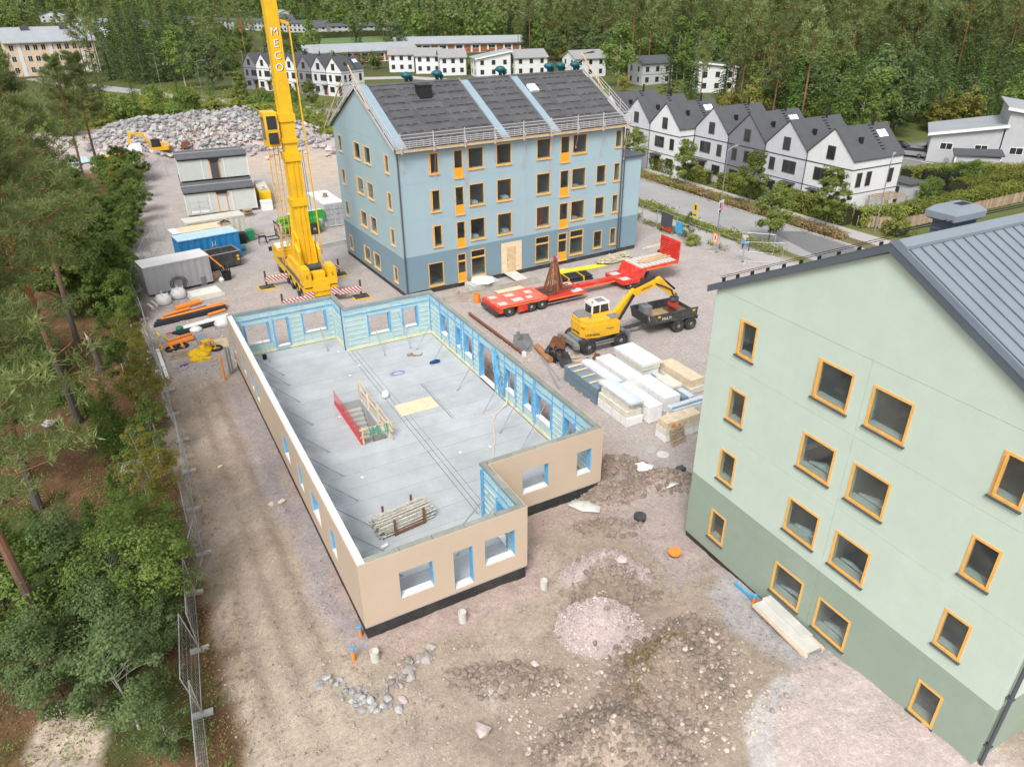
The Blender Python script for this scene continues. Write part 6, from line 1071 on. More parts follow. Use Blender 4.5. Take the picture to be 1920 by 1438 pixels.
obj('sheet', MB().box(-1.4, -.46, .31, 1.45, .36, .36), 'concretelight', wp); obj('sheet', MB().box(-1.45, .0, .365, .9, .45, .41), 'concretelight', wp)
solo('blue_pipe_end', 'short timber with blue pipe end by the green building wall', 'pipe', MB().bar((15.1, -5.0, gz1(15, -5)+.05), (15.05, -6.0, gz1(15, -6)+.06), .1).tube((15.05, -6.0, gz1(15, -6)+.1), (15.02, -6.2, gz1(15, -6)+.1), .09, 8), 'cyan')
for x, y, s, l in ((-1.4, 10.8, .5, 'left pale wood scrap on the gravel strip beside the shell'), (-1.0, 10.6, .35, 'right pale wood scrap on the gravel strip beside the shell'), (-3.2, 15.5, .25, 'lone pale stone chip on the wheel track')): solo('wood_scrap', l, 'scrap', MB().box(0, 0, .0, s, s*.6, .07), 'palewood', (x, y, gz1(x, y)), R(30))
solo('white_sheet', 'white plastic sheet flapping on the soil near the material stacks', 'plastic', MB().add([(0, 0, 0), (.5, -.15, .25), (1.0, .1, .05), (.9, .6, .0), (.5, .5, .35), (.05, .5, .02), (.3, 1.1, .0)], [(0, 1, 4, 5), (1, 2, 3, 4), (5, 4, 6), (4, 3, 6)]), 'whitewrap', (16.9, 3.6, gz1(17, 3.8)+.05), R(20)); solo('white_sheet', 'second white plastic sheet on the dark soil ridge', 'plastic', MB().add([(0, 0, 0), (.4, -.1, .2), (.9, .1, .05), (.8, .4, .0), (.1, .4, .02)], [(0, 1, 4), (1, 2, 3, 4)]), 'whitewrap', (16.9, 1.8, gz1(17, 2)+.1), R(-10))
solo('plastic_foil', 'crumpled clear foil lying at the plinth of the recessed wall', 'foil', MB().add(*(lambda V, F: ([tuple(v*np.array([.42, .95, .2])) for v in V], [tuple(f) for f in F]))(*RB[4])), 'wrapgrey', (12.5, 2.9, .1), R(40)); solo('black_box', 'small dark box on the gravel by the green building corner', 'box', MB().box(0, 0, 0, .45, .35, .25), 'anthracite', (18.6, 2.8, gz1(18.7, 3)))
# ================================================================== FENCES
ORD = 'first second third fourth fifth sixth seventh eighth ninth tenth eleventh twelfth thirteenth fourteenth fifteenth sixteenth seventeenth eighteenth nineteenth twentieth'.split()
def fpanel(a, b, label, group, lean=0, h=2.0, step=.16, feet=True):
    a, b = Vector((*a, gz1(*a))), Vector((*b, gz1(*b))); d = (b-a); L = d.length; rz = math.atan2(d.y, d.x)
    t = thing('fence_panel', label, 'fence', a, rz, group); n = Vector((0, lean, h))
    P = lambda s, f: Vector((s, lean*f, h*f+.06))
    for s in (0.03, L-.03): obj('post', MB().tube(P(s, 0), P(s, 1), .021, 6), 'galv', t)
    for f in (.05, 1): obj('rail', MB().tube(P(.03, f), P(L-.03, f), .019, 6), 'galv', t)
    mb = MB()
    for k in range(int(L/step)): mb.bar(P(.1+k*step, .05), P(.1+k*step, 1), .004)
    for f in (.25, .45, .65, .85): mb.bar(P(.03, f), P(L-.03, f), .005)
    stuff(obj('mesh', mb, 'galv', t))
    if feet: obj('foot', MB().box(-.12, -.36, 0, .12, .36, .12), 'concrete', t)
    return t
FP = [(-6.6, -4.2), (-6.37, -.55), (-6.03, 2.75), (-5.75, 6.2), (-5.0, 8.7), (-4.95, 12.4), (-4.7, 15.9), (-4.6, 19.4), (-4.72, 22.9), (-4.62, 26.4), (-4.75, 29.9), (-4.85, 33.4), (-4.8, 36.9), (-4.9, 40.4), (-5.1, 43.9), (-4.9, 47.4), (-3.6, 53), (-2.8, 57), (-1.6, 61.5), (-.6, 66)]
for k in range(len(FP)-1): fpanel(FP[k], FP[k+1], 'wire mesh fence panel along the wood edge, %s from the camera' % ORD[k], 'fence panels along the wood', lean=(.35 if k % 3 == 1 else .1))
FR = [(46.9, 46), (46.8, 42.6), (46.8, 40.0), (46.7, 36.6), (46.2, 33.3), (46.5, 30.1), (46.6, 26.7), (49.5, 24.6)]
for k in range(len(FR)-1): fpanel(FR[k], FR[k+1], 'wire mesh fence panel on the street side, %s from the blue building' % ORD[k], 'fence panels on the street side')
fpanel((48.6, 29.2), (50.8, 26.9), 'short wire mesh fence panel beside the cyclist path', None)
solo('grey_notice_board', 'dark grey site banner with red lower edge hung on the street fence', 'banner', MB().box(-.03, -.9, .45, .03, .9, 2.05), 'anthracite', (46.72, 38.3, 0), R(0)); solo('banner_edge', 'red wavy lower band of the grey site banner', 'banner', MB().prof([(-.9, .2), (.9, .2), (.9, .6), (.3, .44), (-.9, .75)], 'x', -.04, .035), 'red', (46.72, 38.3, 0)); solo('blue_site_sign', 'bright blue sign on the street fence', 'sign', MB().box(-.03, -.55, .5, .03, .55, 1.6), 'cyan', (46.6, 36.1, 0))
ts = thing('warning_sign_post', 'post with round and arrow yellow traffic signs at the road edge', 'sign', (50.0, 37.6, 0)); obj('pole', MB().tube((0, 0, 0), (0, 0, 2.5), .04, 8), 'galv', ts); obj('round_sign', MB().lathe((-.05, 0, 2.4), [(.42, 0), (.42, .03)], 16, 'x'), 'yellowtarp', ts); obj('arrow_sign', MB().prof([(-.35, 1.3), (.35, 1.3), (.45, 1.6), (.35, 1.85), (-.35, 1.85)], 'x', -.05, -.02), 'yellowtarp', ts); obj('black_symbol', MB().box(-.06, -.12, 2.15, -.051, .12, 2.65).box(-.06, -.2, 1.5, -.052, .2, 1.65), 'black', ts)
ds = thing('detour_sign', 'small white and orange detour sign on a foot by the street fence', 'sign', (46.3, 30.4, 0)); obj('pole', MB().tube((0, 0, 0), (0, 0, 1.9), .035, 8), 'galv', ds); obj('plate', MB().box(-.04, -.35, 1.0, -.01, .35, 2.0), 'orange', ds); obj('symbol', MB().box(-.046, -.2, 1.15, -.0405, .2, 1.85), 'white', ds); obj('black_arrow', MB().box(-.05, -.08, 1.3, -.0465, .06, 1.75), 'black', ds); obj('foot', MB().box(-.4, -.5, 0, .4, .5, .12), 'concrete', ds)
bs = thing('cycle_path_sign', 'post with round blue path sign seen from its edge', 'sign', (46.7, 26.9, 0)); obj('pole', MB().tube((0, 0, 0), (0, 0, 2.6), .035, 8), 'galv', bs); obj('disc', MB().lathe((0, 0, 1.9), [(.36, 0), (.36, .03)], 16, 'z'), 'cyan', bs); obj('foot', MB().box(-.35, -.35, 0, .35, .35, .12), 'concrete', bs)
# ================================================================== STREET LAMPS
def lamp(loc, rz, label, h=7.5, arm=1.6, poster=False):
    t = thing('street_lamp', label, 'street lamp', loc, rz, 'street lamps'); obj('pole', MB().path([(0, 0, 0), (0, 0, h*.4), (0, 0, h)], [.075, .06, .04], 8), 'machgrey', t); obj('arm', MB().path([(0, 0, h), (arm*.4, 0, h+.2), (arm, 0, h+.25)], .035, 6), 'galv', t); obj('head', MB().box(arm-.1, -.13, h+.2, arm+.55, .13, h+.32), 'steel', t)
    if poster:
        p_ = obj('poster', MB().box(-.5, -.09, 2.3, .5, -.05, 3.6), 'white', t); obj('print', MB().box(-.1, -.096, 2.5, .4, -.0915, 3.3), 'pink', p_); obj('print', MB().box(-.45, -.096, 2.35, .1, -.0915, 2.6), 'black', p_); obj('print', MB().box(-.4, -.096, 2.75, -.15, -.0915, 3.4), 'navy', p_)
lamp((51.1, 35.1, 0), R(20), 'street lamp with a pink and white poster at the near road edge', poster=True, h=8.6); lamp((65.3, 26.6, 0), R(30), 'street lamp beside the hedge behind the green building roof', h=7.8)
lamp((12.9, 231, 0), R(200), 'far street lamp in front of the dark spruces', h=9); lamp((13.2, 206, 0), R(200), 'far street lamp left of the round bushes', h=9); lamp((19.4, 175.5, 0), R(20), 'far street lamp behind the rubble heap', h=9); lamp((33, 152, 0), R(200), 'far street lamp left of the crane boom by the grey terrace', h=9); lamp((4, 252, 0), R(200), 'farthest street lamp by the left street bend', h=9); lamp((66.9, 58.5, 0), R(180), 'street lamp at the light grey terraced house', h=6, arm=1.0)
# ================================================================== PEOPLE
def skin_body(name, joints, edges, m, par=None, loc=(0, 0, 0), rz=0):
    me = bpy.data.meshes.new(name); me.from_pydata([j[0] for j in joints], edges, []); o = bpy.data.objects.new(name, me); C.objects.link(o)
    md = o.modifiers.new('skin', 'SKIN'); sv = me.skin_vertices[0].data
    for i, j in enumerate(joints): sv[i].radius = j[1] if isinstance(j[1], tuple) else (j[1], j[1])
    sv[0].use_root = True; o.modifiers.new('sub', 'SUBSURF').levels = 1; o.modifiers['sub'].render_levels = 1
    bpy.context.view_layer.update(); me2 = bpy.data.meshes.new_from_object(o.evaluated_get(bpy.context.evaluated_depsgraph_get())); bpy.data.objects.remove(o)
    me2.materials.clear(); return obj(name, me2, m, par, loc, rz, smooth=True)
mat('skin', (.48, .30, .22), .6, .05, 3); mat('shirtgrey', (.50, .50, .47), .8, .1, 5); mat('jeans', (.02, .035, .09), .85, .15, 6); mat('hair', (.06, .045, .03), .8, .1, 5); mat('shirtpink', (.66, .38, .34), .8, .1, 4)
def person(label, loc, rz, shirt, trous, sitting=False):
    p = thing('person', label, 'person', loc, rz)
    J = [((0, 0, .98), (.16, .12)), ((0, 0, 1.2), (.16, .11)), ((0, .02, 1.42), (.19, .11)), ((0, .02, 1.52), .06), ((0, .05, 1.68), (.085, .105)), ((0, .05, 1.76), (.07, .085)),
         ((-.21, .02, 1.42), .065), ((-.27, .08, 1.15), .048), ((-.23, .32, 1.02), .038), ((-.21, .40, 1.0), .035), ((.21, .02, 1.42), .065), ((.27, .08, 1.15), .048), ((.23, .32, 1.02), .038), ((.21, .40, 1.0), .035),
         ((-.1, 0, .9), .1), ((-.11, .06, .5), .07), ((-.12, -.06, .09), .05), ((-.12, .1, .04), .045), ((.1, 0, .9), .1), ((.11, .12, .5), .07), ((.12, .16, .09), .05), ((.12, .32, .04), .045)]
    E_ = [(0, 1), (1, 2), (2, 3), (3, 4), (4, 5), (2, 6), (6, 7), (7, 8), (8, 9), (2, 10), (10, 11), (11, 12), (12, 13), (0, 14), (14, 15), (15, 16), (16, 17), (0, 18), (18, 19), (19, 20), (20, 21)]
    b = skin_body('body', J, E_, 'skin', p)
    JS = [((0, 0, .96), (.18, .14)), ((0, 0, 1.2), (.18, .13)), ((0, .02, 1.44), (.2, .125)), ((-.23, .02, 1.42), .085), ((-.27, .07, 1.2), .07), ((.23, .02, 1.42), .085), ((.27, .07, 1.2), .07)]
    skin_body('shirt', JS, [(0, 1), (1, 2), (2, 3), (3, 4), (2, 5), (5, 6)], shirt, p)
    JT = [((0, 0, .95), (.175, .135)), ((-.1, 0, .86), .115), ((-.11, .06, .5), .088), ((-.12, -.05, .14), .068), ((.1, 0, .86), .115), ((.11, .12, .5), .088), ((.12, .15, .14), .068)]
    skin_body('trousers', JT, [(0, 1), (1, 2), (2, 3), (0, 4), (4, 5), (5, 6)], trous, p)
    obj('hair', MB().lathe((0, .03, 1.7), [(.1, 0), (.105, .06), (.07, .13), (.01, .15)], 10), 'hair', p, smooth=True); return p
person('person in pale shirt and dark blue trousers with a bicycle on the path', (49.5, 29.6, .03), R(-60), 'shirtgrey', 'jeans')
person('person in pink shirt standing by the trampoline behind the hedge', (84.6, 33.2, gz1(84.6, 33.2)), R(40), 'shirtpink', 'shirtpink')
def bike(label, loc, rz):
    t = thing('bicycle', label, 'bicycle', loc, rz)
    for x in (-.52, .52): w_ = obj('wheel', MB().path([(x+.34*math.cos(a*.39), 0, .34+.34*math.sin(a*.39)) for a in range(17)], .02, 5), 'black', t); sp = MB(); [sp.bar((x, 0, .34), (x+.33*math.cos(a), 0, .34+.33*math.sin(a)), .006) for a in np.arange(0, 6.2, .6)]; obj('spokes', sp, 'galv', w_)
    obj('frame', MB().tube((-.52, 0, .34), (-.1, 0, .32), .018).tube((-.1, 0, .32), (-.22, 0, .85), .02).tube((-.22, 0, .78), (.38, 0, .8), .02).tube((-.1, 0, .32), (.38, 0, .72), .022).tube((.36, 0, .95), (.52, 0, .34), .02).tube((-.52, 0, .34), (-.2, 0, .75), .015), 'darkmetal', t)
    obj('handlebar', MB().tube((.34, -.28, 1.0), (.34, .28, 1.0), .018), 'black', t); obj('saddle', MB().box(-.36, -.07, .88, -.1, .07, .94), 'black', t); obj('crank', MB().tube((-.1, -.12, .2), (-.1, .12, .44), .015), 'steel', t)
bike('bicycle held by the person on the path', (49.85, 29.2, .03), R(40)); bike('bicycle leaning at the grey garage wall', (108.6, 37.9, gz1(108.6, 37.9)), R(5)); bike('bicycle with red parts parked by the shed wall', (104.2, 44.4, gz1(104.2, 44.4)), R(60))
# ================================================================== HOUSES
mat('hwhite', (.66, .67, .68), .8, .05, 1); mat('hlight', (.52, .53, .57), .8, .05, 1); mat('hgrey', (.20, .20, .23), .8, .07, 1); mat('hroof', (.08, .084, .092), .75, .10, 1, fine=.06); mat('browndoor', (.12, .045, .022), .6, .1, 3); mat('winbrown', (.10, .075, .055), .6, .1, 3); mat('hlg', (.42, .43, .44), .8, .06, 1); mat('peach', (.66, .50, .37), .8, .08, .5); mat('lightroof', (.32, .34, .36), .6, .08, .3); mat('darkline', (.05, .05, .055), .7, .1, 2); mat('brick', (.30, .10, .045), .85, .15, 2); mat('tileroof', (.28, .28, .28), .8, .1, 1)
def swin(par, fr, s0, s1, z0, z1, fm='winbrown', mull=False):
    mb = MB(); f = .07
    fr.box(mb, s0, s1, z0, z0+f, -.05, .0); fr.box(mb, s0, s1, z1-f, z1, -.05, .0); fr.box(mb, s0, s0+f, z0+f, z1-f, -.05, .0); fr.box(mb, s1-f, s1, z0+f, z1-f, -.05, .0)
    if mull: fr.box(mb, (s0+s1)/2-.03, (s0+s1)/2+.03, z0+f, z1-f, -.048, .0)
    w_ = obj('window', mb, fm, par); fr.box(g := MB(), s0+f, s1-f, z0+f, z1-f, -.03, -.004); obj('pane', g, 'farglass', w_); return w_
def terr(label, loc, rz, wm, W_=6.45, D=8.3, e=6.3, r=9.3, mirror=False, skyl=False, side=False):
    t = thing('terraced_house', label, 'house', loc, rz, 'terraced houses'); fr = Fr((0, 0), (1, 0))
    mx = (lambda a, b: (W_-b, W_-a)) if mirror else (lambda a, b: (a, b))
    obj('wall', MB().prof([(0, -.3), (W_, -.3), (W_, e), (W_/2, r), (0, e)], 'y', 0, D), wm, t)
    for k in range(1, 21): x = W_*k/21; h = e+(r-e)*(1-abs(x-W_/2)/(W_/2)); fr.box(mb := MB(), x-.018, x+.018, .1, h-.05, -.018, -.002); obj('cover_batten', mb, wm, t)
    fr.box(mb := MB(), .0, W_, 5.28, 5.4, -.03, -.0025); obj('dark_band', mb, 'darkline', t); fr.box(mb := MB(), 0, W_, 2.6, 2.68, -.03, -.0025); obj('dark_band', mb, 'darkline', t)
    k_ = (r-e)/(W_/2)
    rf = obj('roof', MB().prof([(-.12, e-.12*k_+.02), (-.12, e-.12*k_+.16), (W_/2, r+.17), (W_+.12, e-.12*k_+.16), (W_+.12, e-.12*k_+.02), (W_/2, r+.03)], 'y', -.12, D+.12), 'hroof', t)
    ld = MB(); x0 = W_/2+.2; 
    for q in range(9): x = x0+.3*q; ld.box(x, 5.0, r+.17-(x-W_/2)*k_+.02, x+.06, 5.55, r+.17-(x-W_/2)*k_+.1)
    obj('roof_ladder', ld, 'black', rf); obj('flue', MB().tube((W_/2+.15, 5.9, r-.1), (W_/2+.15, 5.9, r+1.0), .14, 8), 'black', rf); xv = W_/2+1.7; obj('roof_cowl', MB().box(xv-.2, 2.2, r+.1-(xv-W_/2)*k_, xv+.2, 2.6, r+.75-(xv-W_/2)*k_), 'black', rf)
    if skyl:
        for y in (6.2, 7.0):
            xv = W_/2+1.1; n = Vector((k_, 0, 1)).normalized(); c = Vector((xv, y, r+.17-(xv-W_/2)*k_))+n*.04; obj('skylight', MB().obb(c, Vector((1, 0, -k_)).normalized()*.5, (0, .33, 0), n*.03), 'white', rf)
    a, b = mx(2.55, 3.9) if True else 0; swin(t, fr, W_/2-.55, W_/2+.55, 6.0, 7.5)
    a, b = mx(3.1, 5.1); swin(t, fr, a, b, 3.45, 4.9, mull=True); a, b = mx(.95, 1.85); swin(t, fr, a, b, 3.4, 4.9)
    a, b = mx(3.9, 4.95); d = obj('door', fr.box(MB(), a, b, .2, 2.25, -.06, -.001), 'browndoor', t); fr.box(mb := MB(), a-.3, b+.5, 2.4, 2.5, -.9, -.001); obj('canopy', mb, 'darkline', d); fr.box(mb := MB(), a+.1, a+.16, 1.1, 1.3, -.1, -.061); obj('handle', mb, 'steel', d)
    a, b = mx(.9, 2.4); swin(t, fr, a, b, .9, 2.2)
    obj('downpipe', MB().tube((.06, -.07, 0), (.06, -.07, e), .045, 6), 'darkline', t)
    if side:
        f2 = Fr((W_, 0), (0, 1)); f2.box(mb := MB(), 0, D, 5.28, 5.4, -.03, -.0025); obj('dark_band', mb, 'darkline', t); f2.box(mb := MB(), 0, D, 2.6, 2.68, -.03, -.0025); obj('dark_band', mb, 'darkline', t)
        for s0, s1 in ((.9, 1.75), (2.5, 3.35), (6.2, 7.1)): swin(t, f2, s0, s1, 3.35, 4.95)
    return t
y0 = 38.78
for i, (nm, m_, mi, sk_) in enumerate((('white end terraced house with two skylights beside the hedge corner', 'hwhite', True, True), ('light grey terraced house next to the white end house', 'hlight', False, False), ('dark grey terraced house in the right terrace', 'hgrey', False, True), ('pale grey terraced house left of the dark grey one in the right terrace', 'hlight', True, False))):
    terr(nm, (67.4, y0+6.47*i, gz1(67, 40)), R(-90), m_, mirror=mi, skyl=sk_, side=(i == 0))
for i, (nm, m_, mi, sk_) in enumerate((('white terraced house set forward in the middle of the right terrace', 'hwhite', True, True), ('light grey terraced house next to the forward white one', 'hlight', False, False), ('white terraced house almost hidden by the blue building', 'hwhite', True, False))):
    terr(nm, (64.7, 64.6+6.47*i, gz1(65, 60)), R(-90), m_, mirror=mi, skyl=sk_, side=(i == 0))
du = Vector((16.4, -30)).normalized(); rzL = math.atan2(du.y, du.x)
for i, (nm, m_) in enumerate((('dark grey house at the far left end of the distant terrace', 'hgrey'), ('second house of the distant terrace, white', 'hwhite'), ('third house of the distant terrace, light grey behind the crane boom', 'hlight'), ('fourth house of the distant terrace, white right of the boom', 'hwhite'), ('fifth house of the distant terrace, dark grey', 'hgrey'), ('sixth house of the distant terrace, light grey', 'hlight'), ('white end house of the distant terrace next to the blue gable', 'hwhite'))):
    p = Vector((33.9, 199.6))+du*(5.15*i); terr(nm, (p.x, p.y, 0), rzL, m_, W_=5.15, D=8, e=6.0, r=8.8, skyl=(i == 6), side=(i == 6))
def house(name, label, loc, rz, W_, D, H, wm, rm, roof='gable', rise=2.0, rows=((.9, 2.2), (3.5, 4.8)), cols=3, group=None, side=True, fm='winbrown', cat='house', ww=1.1, band=True, axis='x'):
    t = thing(name, label, cat, loc, rz, group); obj('wall', MB().box(0, 0, -1.5, W_, D, H), wm, t)
    if roof == 'gable' and axis == 'x':
        obj('gable', MB().prof([(.01, H+.002), (D-.01, H+.002), (D/2, H+rise-.1)], 'x', .01, W_-.01), wm, t); rf = obj('roof', MB().prof([(-.5, H-.5*rise/(D/2)+.05), (-.5, H-.5*rise/(D/2)+.25), (D/2, H+rise+.2), (D+.5, H-.5*rise/(D/2)+.25), (D+.5, H-.5*rise/(D/2)+.05), (D/2, H+rise)], 'x', -.4, W_+.4), rm, t)
    elif roof == 'gable':
        obj('gable', MB().prof([(.01, H+.002), (W_-.01, H+.002), (W_/2, H+rise-.1)], 'y', .01, D-.01), wm, t); rf = obj('roof', MB().prof([(-.4, H-.4*rise/(W_/2)+.05), (-.4, H-.4*rise/(W_/2)+.25), (W_/2, H+rise+.2), (W_+.4, H-.4*rise/(W_/2)+.25), (W_+.4, H-.4*rise/(W_/2)+.05), (W_/2, H+rise)], 'y', -.4, D+.4), rm, t)
    else:
        s_ = 1 if roof == 'mono' else -1; a, b = (0, rise) if s_ > 0 else (rise, 0)
        obj('gable', MB().prof([(.01, H+.002), (W_-.01, H+.002), (W_-.01, H+b+.003), (.01, H+a+.003)], 'y', .01, D-.01), wm, t); rf = obj('roof', MB().prof([(-.5, H+a-.05*s_), (-.5, H+a+.2-.05*s_), (W_+.5, H+b+.2+.05*s_), (W_+.5, H+b+.05*s_)], 'y', -.5, D+.5), rm, t)
        obj('verge', MB().prof([(-.52, H+a-.2), (-.52, H+a+.2), (W_+.52, H+b+.24), (W_+.52, H+b-.16)], 'y', -.56, -.51), 'white', rf)
    fr = Fr((0, 0), (1, 0))
    for z0, z1 in rows:
        for c in range(cols): x = W_*(c+.5)/cols; swin(t, fr, x-ww/2, x+ww/2, z0, z1, fm, ww > 1.4)
    if side:
        for f2, L in ((Fr((0, D), (0, -1)), D), (Fr((W_, 0), (0, 1)), D)):
            for z0, z1 in rows:
                for c in range(2): x = L*(c+.5)/2; swin(t, f2, x-ww*.4, x+ww*.4, z0, z1, fm)
    if band and len(rows) > 1: fr.box(mb := MB(), 0, W_, H/2-.05, H/2+.05, -.02, -.002); obj('band', mb, 'darkline' if wm != 'hwhite' else 'white', t)
    return t
villas = [((83, 221, 0), -25, 'gable'), ((88.3, 211.5, 0), -27, 'gable'), ((92.3, 201.5, 0), -18, 'gable'), ((99, 190, 0), -14, 'mono'), ((110.5, 187, 0), -8, 'gable'), ((123.5, 174, 0), -4, 'gable')]
for i, (l_, a, rf_) in enumerate(villas): house('white_villa', ['leftmost white two storey villa behind the blue roof', 'second white villa from the left behind the blue roof', 'third white villa from the left behind the blue roof', 'white villa with raised roof in the middle of the villa row', 'white villa right of the raised roof one', 'rightmost white villa with solar panels behind the blue gable'][i], l_, R(a), 10.5 if i > 2 else 8, 8, 5.2, 'hwhite', 'tileroof' if i != 3 else 'lightroof', rf_, 1.9, cols=3, group='white villas')
solar = obj('solar_panel', MB().obb((5.5, 3.5, 6.65), (2.2, 0, .28), (0, 1.6, 0), (0, 0, .03)), 'farglass', bpy.data.objects['white_villa.005'])
house('grey_villa', 'light grey two storey villa with dark roof among the trees', (127.3, 147, 0), R(-6), 9.5, 7.5, 5.6, 'hlg', 'hroof', 'gable', 1.5, cols=3); house('white_villa', 'white two storey villa half hidden by birches right of the grey one', (131, 129, 0), R(-28), 9.5, 8, 5.8, 'hwhite', 'hroof', 'mono2', 1.2, cols=3)
gt = gz1(104, 38)
house('grey_community_building', 'pale grey building with stepped lean-to roofs at the right edge', (104.5, 47.8, gt), R(-55), 9, 10, 3.9, 'hlg', 'lightroof', 'mono', 1.7, rows=((1.8, 2.8),), cols=2, fm='white', cat='building', ww=1.7); house('grey_community_building', 'taller right half of the pale grey building at the picture edge', (109.6, 40.2, gt), R(-55), 12, 12, 6.2, 'hlg', 'lightroof', 'mono2', 1.8, rows=((1.8, 2.8),), cols=3, fm='white', cat='building', ww=1.7)
cp = thing('grey_shed', 'low pale grey shed with flat dark roof before the grey building', 'shed', (100.6, 41.0, gt), R(-55)); obj('wall', MB().box(0, 0, -.5, 5.5, 4.5, 2.3), 'hlg', cp); obj('roof', MB().prof([(-.3, 2.3), (-.3, 2.5), (5.8, 2.75), (5.8, 2.55)], 'y', -.3, 4.8), 'hroof', cp)
for x, y in ((0, 0), (5.5, 0), (5.5, 4.5)): obj('corner_board', MB().box(x-.08, y-.08, -.4, x+.08, y+.08, 2.3), 'white', cp)
cs_ = thing('garden_shed', 'small grey garden shed beside the white end terraced house', 'shed', (78.5, 35.6, 0), R(-90)); obj('wall', MB().box(0, 0, 0, 3.2, 3, 2.4), 'hlight', cs_); obj('roof', MB().box(-.2, -.2, 2.4, 3.4, 3.2, 2.55), 'hroof', cs_); obj('door', MB().box(1.0, -.03, .1, 1.9, -.002, 2.0), 'darkline', cs_)
pg_ = thing('pergola', 'pale timber pergola in the garden of the white end house', 'pergola', (70.5, 29.6, 0))
for x in (0, 3.5):
    for y in (0, 2.2): obj('post', MB().box(x-.06, y-.06, 0, x+.06, y+.06, 2.3), 'oldwood', pg_)
for k in range(6): obj('rafter', MB().box(-.3, -.1+k*.45, 2.3, 3.9, -.02+k*.45, 2.42), 'oldwood', pg_)
tp = thing('trampoline', 'dark trampoline with safety net between the hedges', 'trampoline', (87.6, 34.6, gz1(87.6, 34.6))); obj('mat_ring', MB().lathe((0, 0, .8), [(2.0, -.05), (2.0, .05), (1.7, .06)], 20), 'black', tp)
for k in range(6): a = k*1.047; obj('net_pole', MB().tube((2*math.cos(a), 2*math.sin(a), 0), (2*math.cos(a), 2*math.sin(a), 2.7), .04, 6), 'black', tp)
nm_ = MB(); [nm_.bar((2*math.cos(a), 2*math.sin(a), .85), (2*math.cos(a), 2*math.sin(a), 2.65), .035) for a in np.arange(0, 6.28, .075)]; stuff(obj('net', nm_, 'black', tp))
def school(label, loc, rz, W_, D, nb):
    t = thing('school_building', label, 'school', loc, rz, 'school buildings'); obj('wall', MB().box(0, 0, -1, W_, D, 3.6), 'hwhite', t); obj('roof', MB().prof([(-1, 3.6), (-1, 3.9), (D/2, 6.2), (D+1, 3.9), (D+1, 3.6), (D/2, 5.9)], 'x', -1.2, W_+1.2), 'lightroof', t); obj('gable', MB().prof([(0, 3.602), (D, 3.602), (D/2, 5.85)], 'x', .02, W_-.02), 'hwhite', t)
    fr = Fr((0, 0), (1, 0))
    for k in range(nb):
        x0 = W_*(k+.1)/nb; x1 = W_*(k+.9)/nb; obj('brick_panel', fr.box(MB(), x0, x1, .4, 1.7 if k % 2 else 3.1, -.05, -.002), 'brick', t); swin(t, fr, x0, x1, 1.75, 3.1, 'white', True) if k % 2 else None
    f2 = Fr((0, D), (0, -1))
    for k in range(3): obj('brick_panel', f2.box(MB(), D*(k+.1)/3, D*(k+.9)/3, .6, 3.0, -.05, -.002), 'brick', t)
school('low white and brick school building left of the villas', (66, 262, 0), R(-2), 42, 13, 14); school('second low school building with grey roof behind the villas', (112, 290, 0), R(-18), 55, 14, 16)
ap = thing('peach_apartment_block', 'three storey peach apartment block with pale grey roof at the far left', 'building', (-23.5, 272, 0), R(6)); obj('wall', MB().box(0, 0, -2, 25, 17, 9.8), 'peach', ap); obj('side_wall', MB().box(25.001, .01, -2, 25.2, 17, 9.8), 'hwhite', ap); obj('gable', MB().prof([(0, 9.802), (17, 9.802), (8.5, 13.4)], 'x', .02, 25.18), 'hwhite', ap); rf = obj('roof', MB().prof([(-.8, 9.5), (-.8, 9.8), (8.5, 13.8), (17.8, 9.8), (17.8, 9.5), (8.5, 13.4)], 'x', -.6, 25.9), 'lightroof', ap)
for x in (6, 17): obj('roof_cowl', MB().box(x, 6.2, 12, x+2.2, 8.4, 14.1), 'anthracite', rf)
f_ = Fr((0, 0), (1, 0)); 
for k in range(11):
    for z in (1.0, 4.2, 7.4): swin(ap, f_, 1+k*2.2, 2.3+k*2.2, z, z+1.7, 'white', True)
for k in range(3): f_.box(mb := MB(), 3.2+k*8.7, 4.3+k*8.7, -.5, 9.7, -.06, -.003); obj('white_strip', mb, 'hwhite', ap)
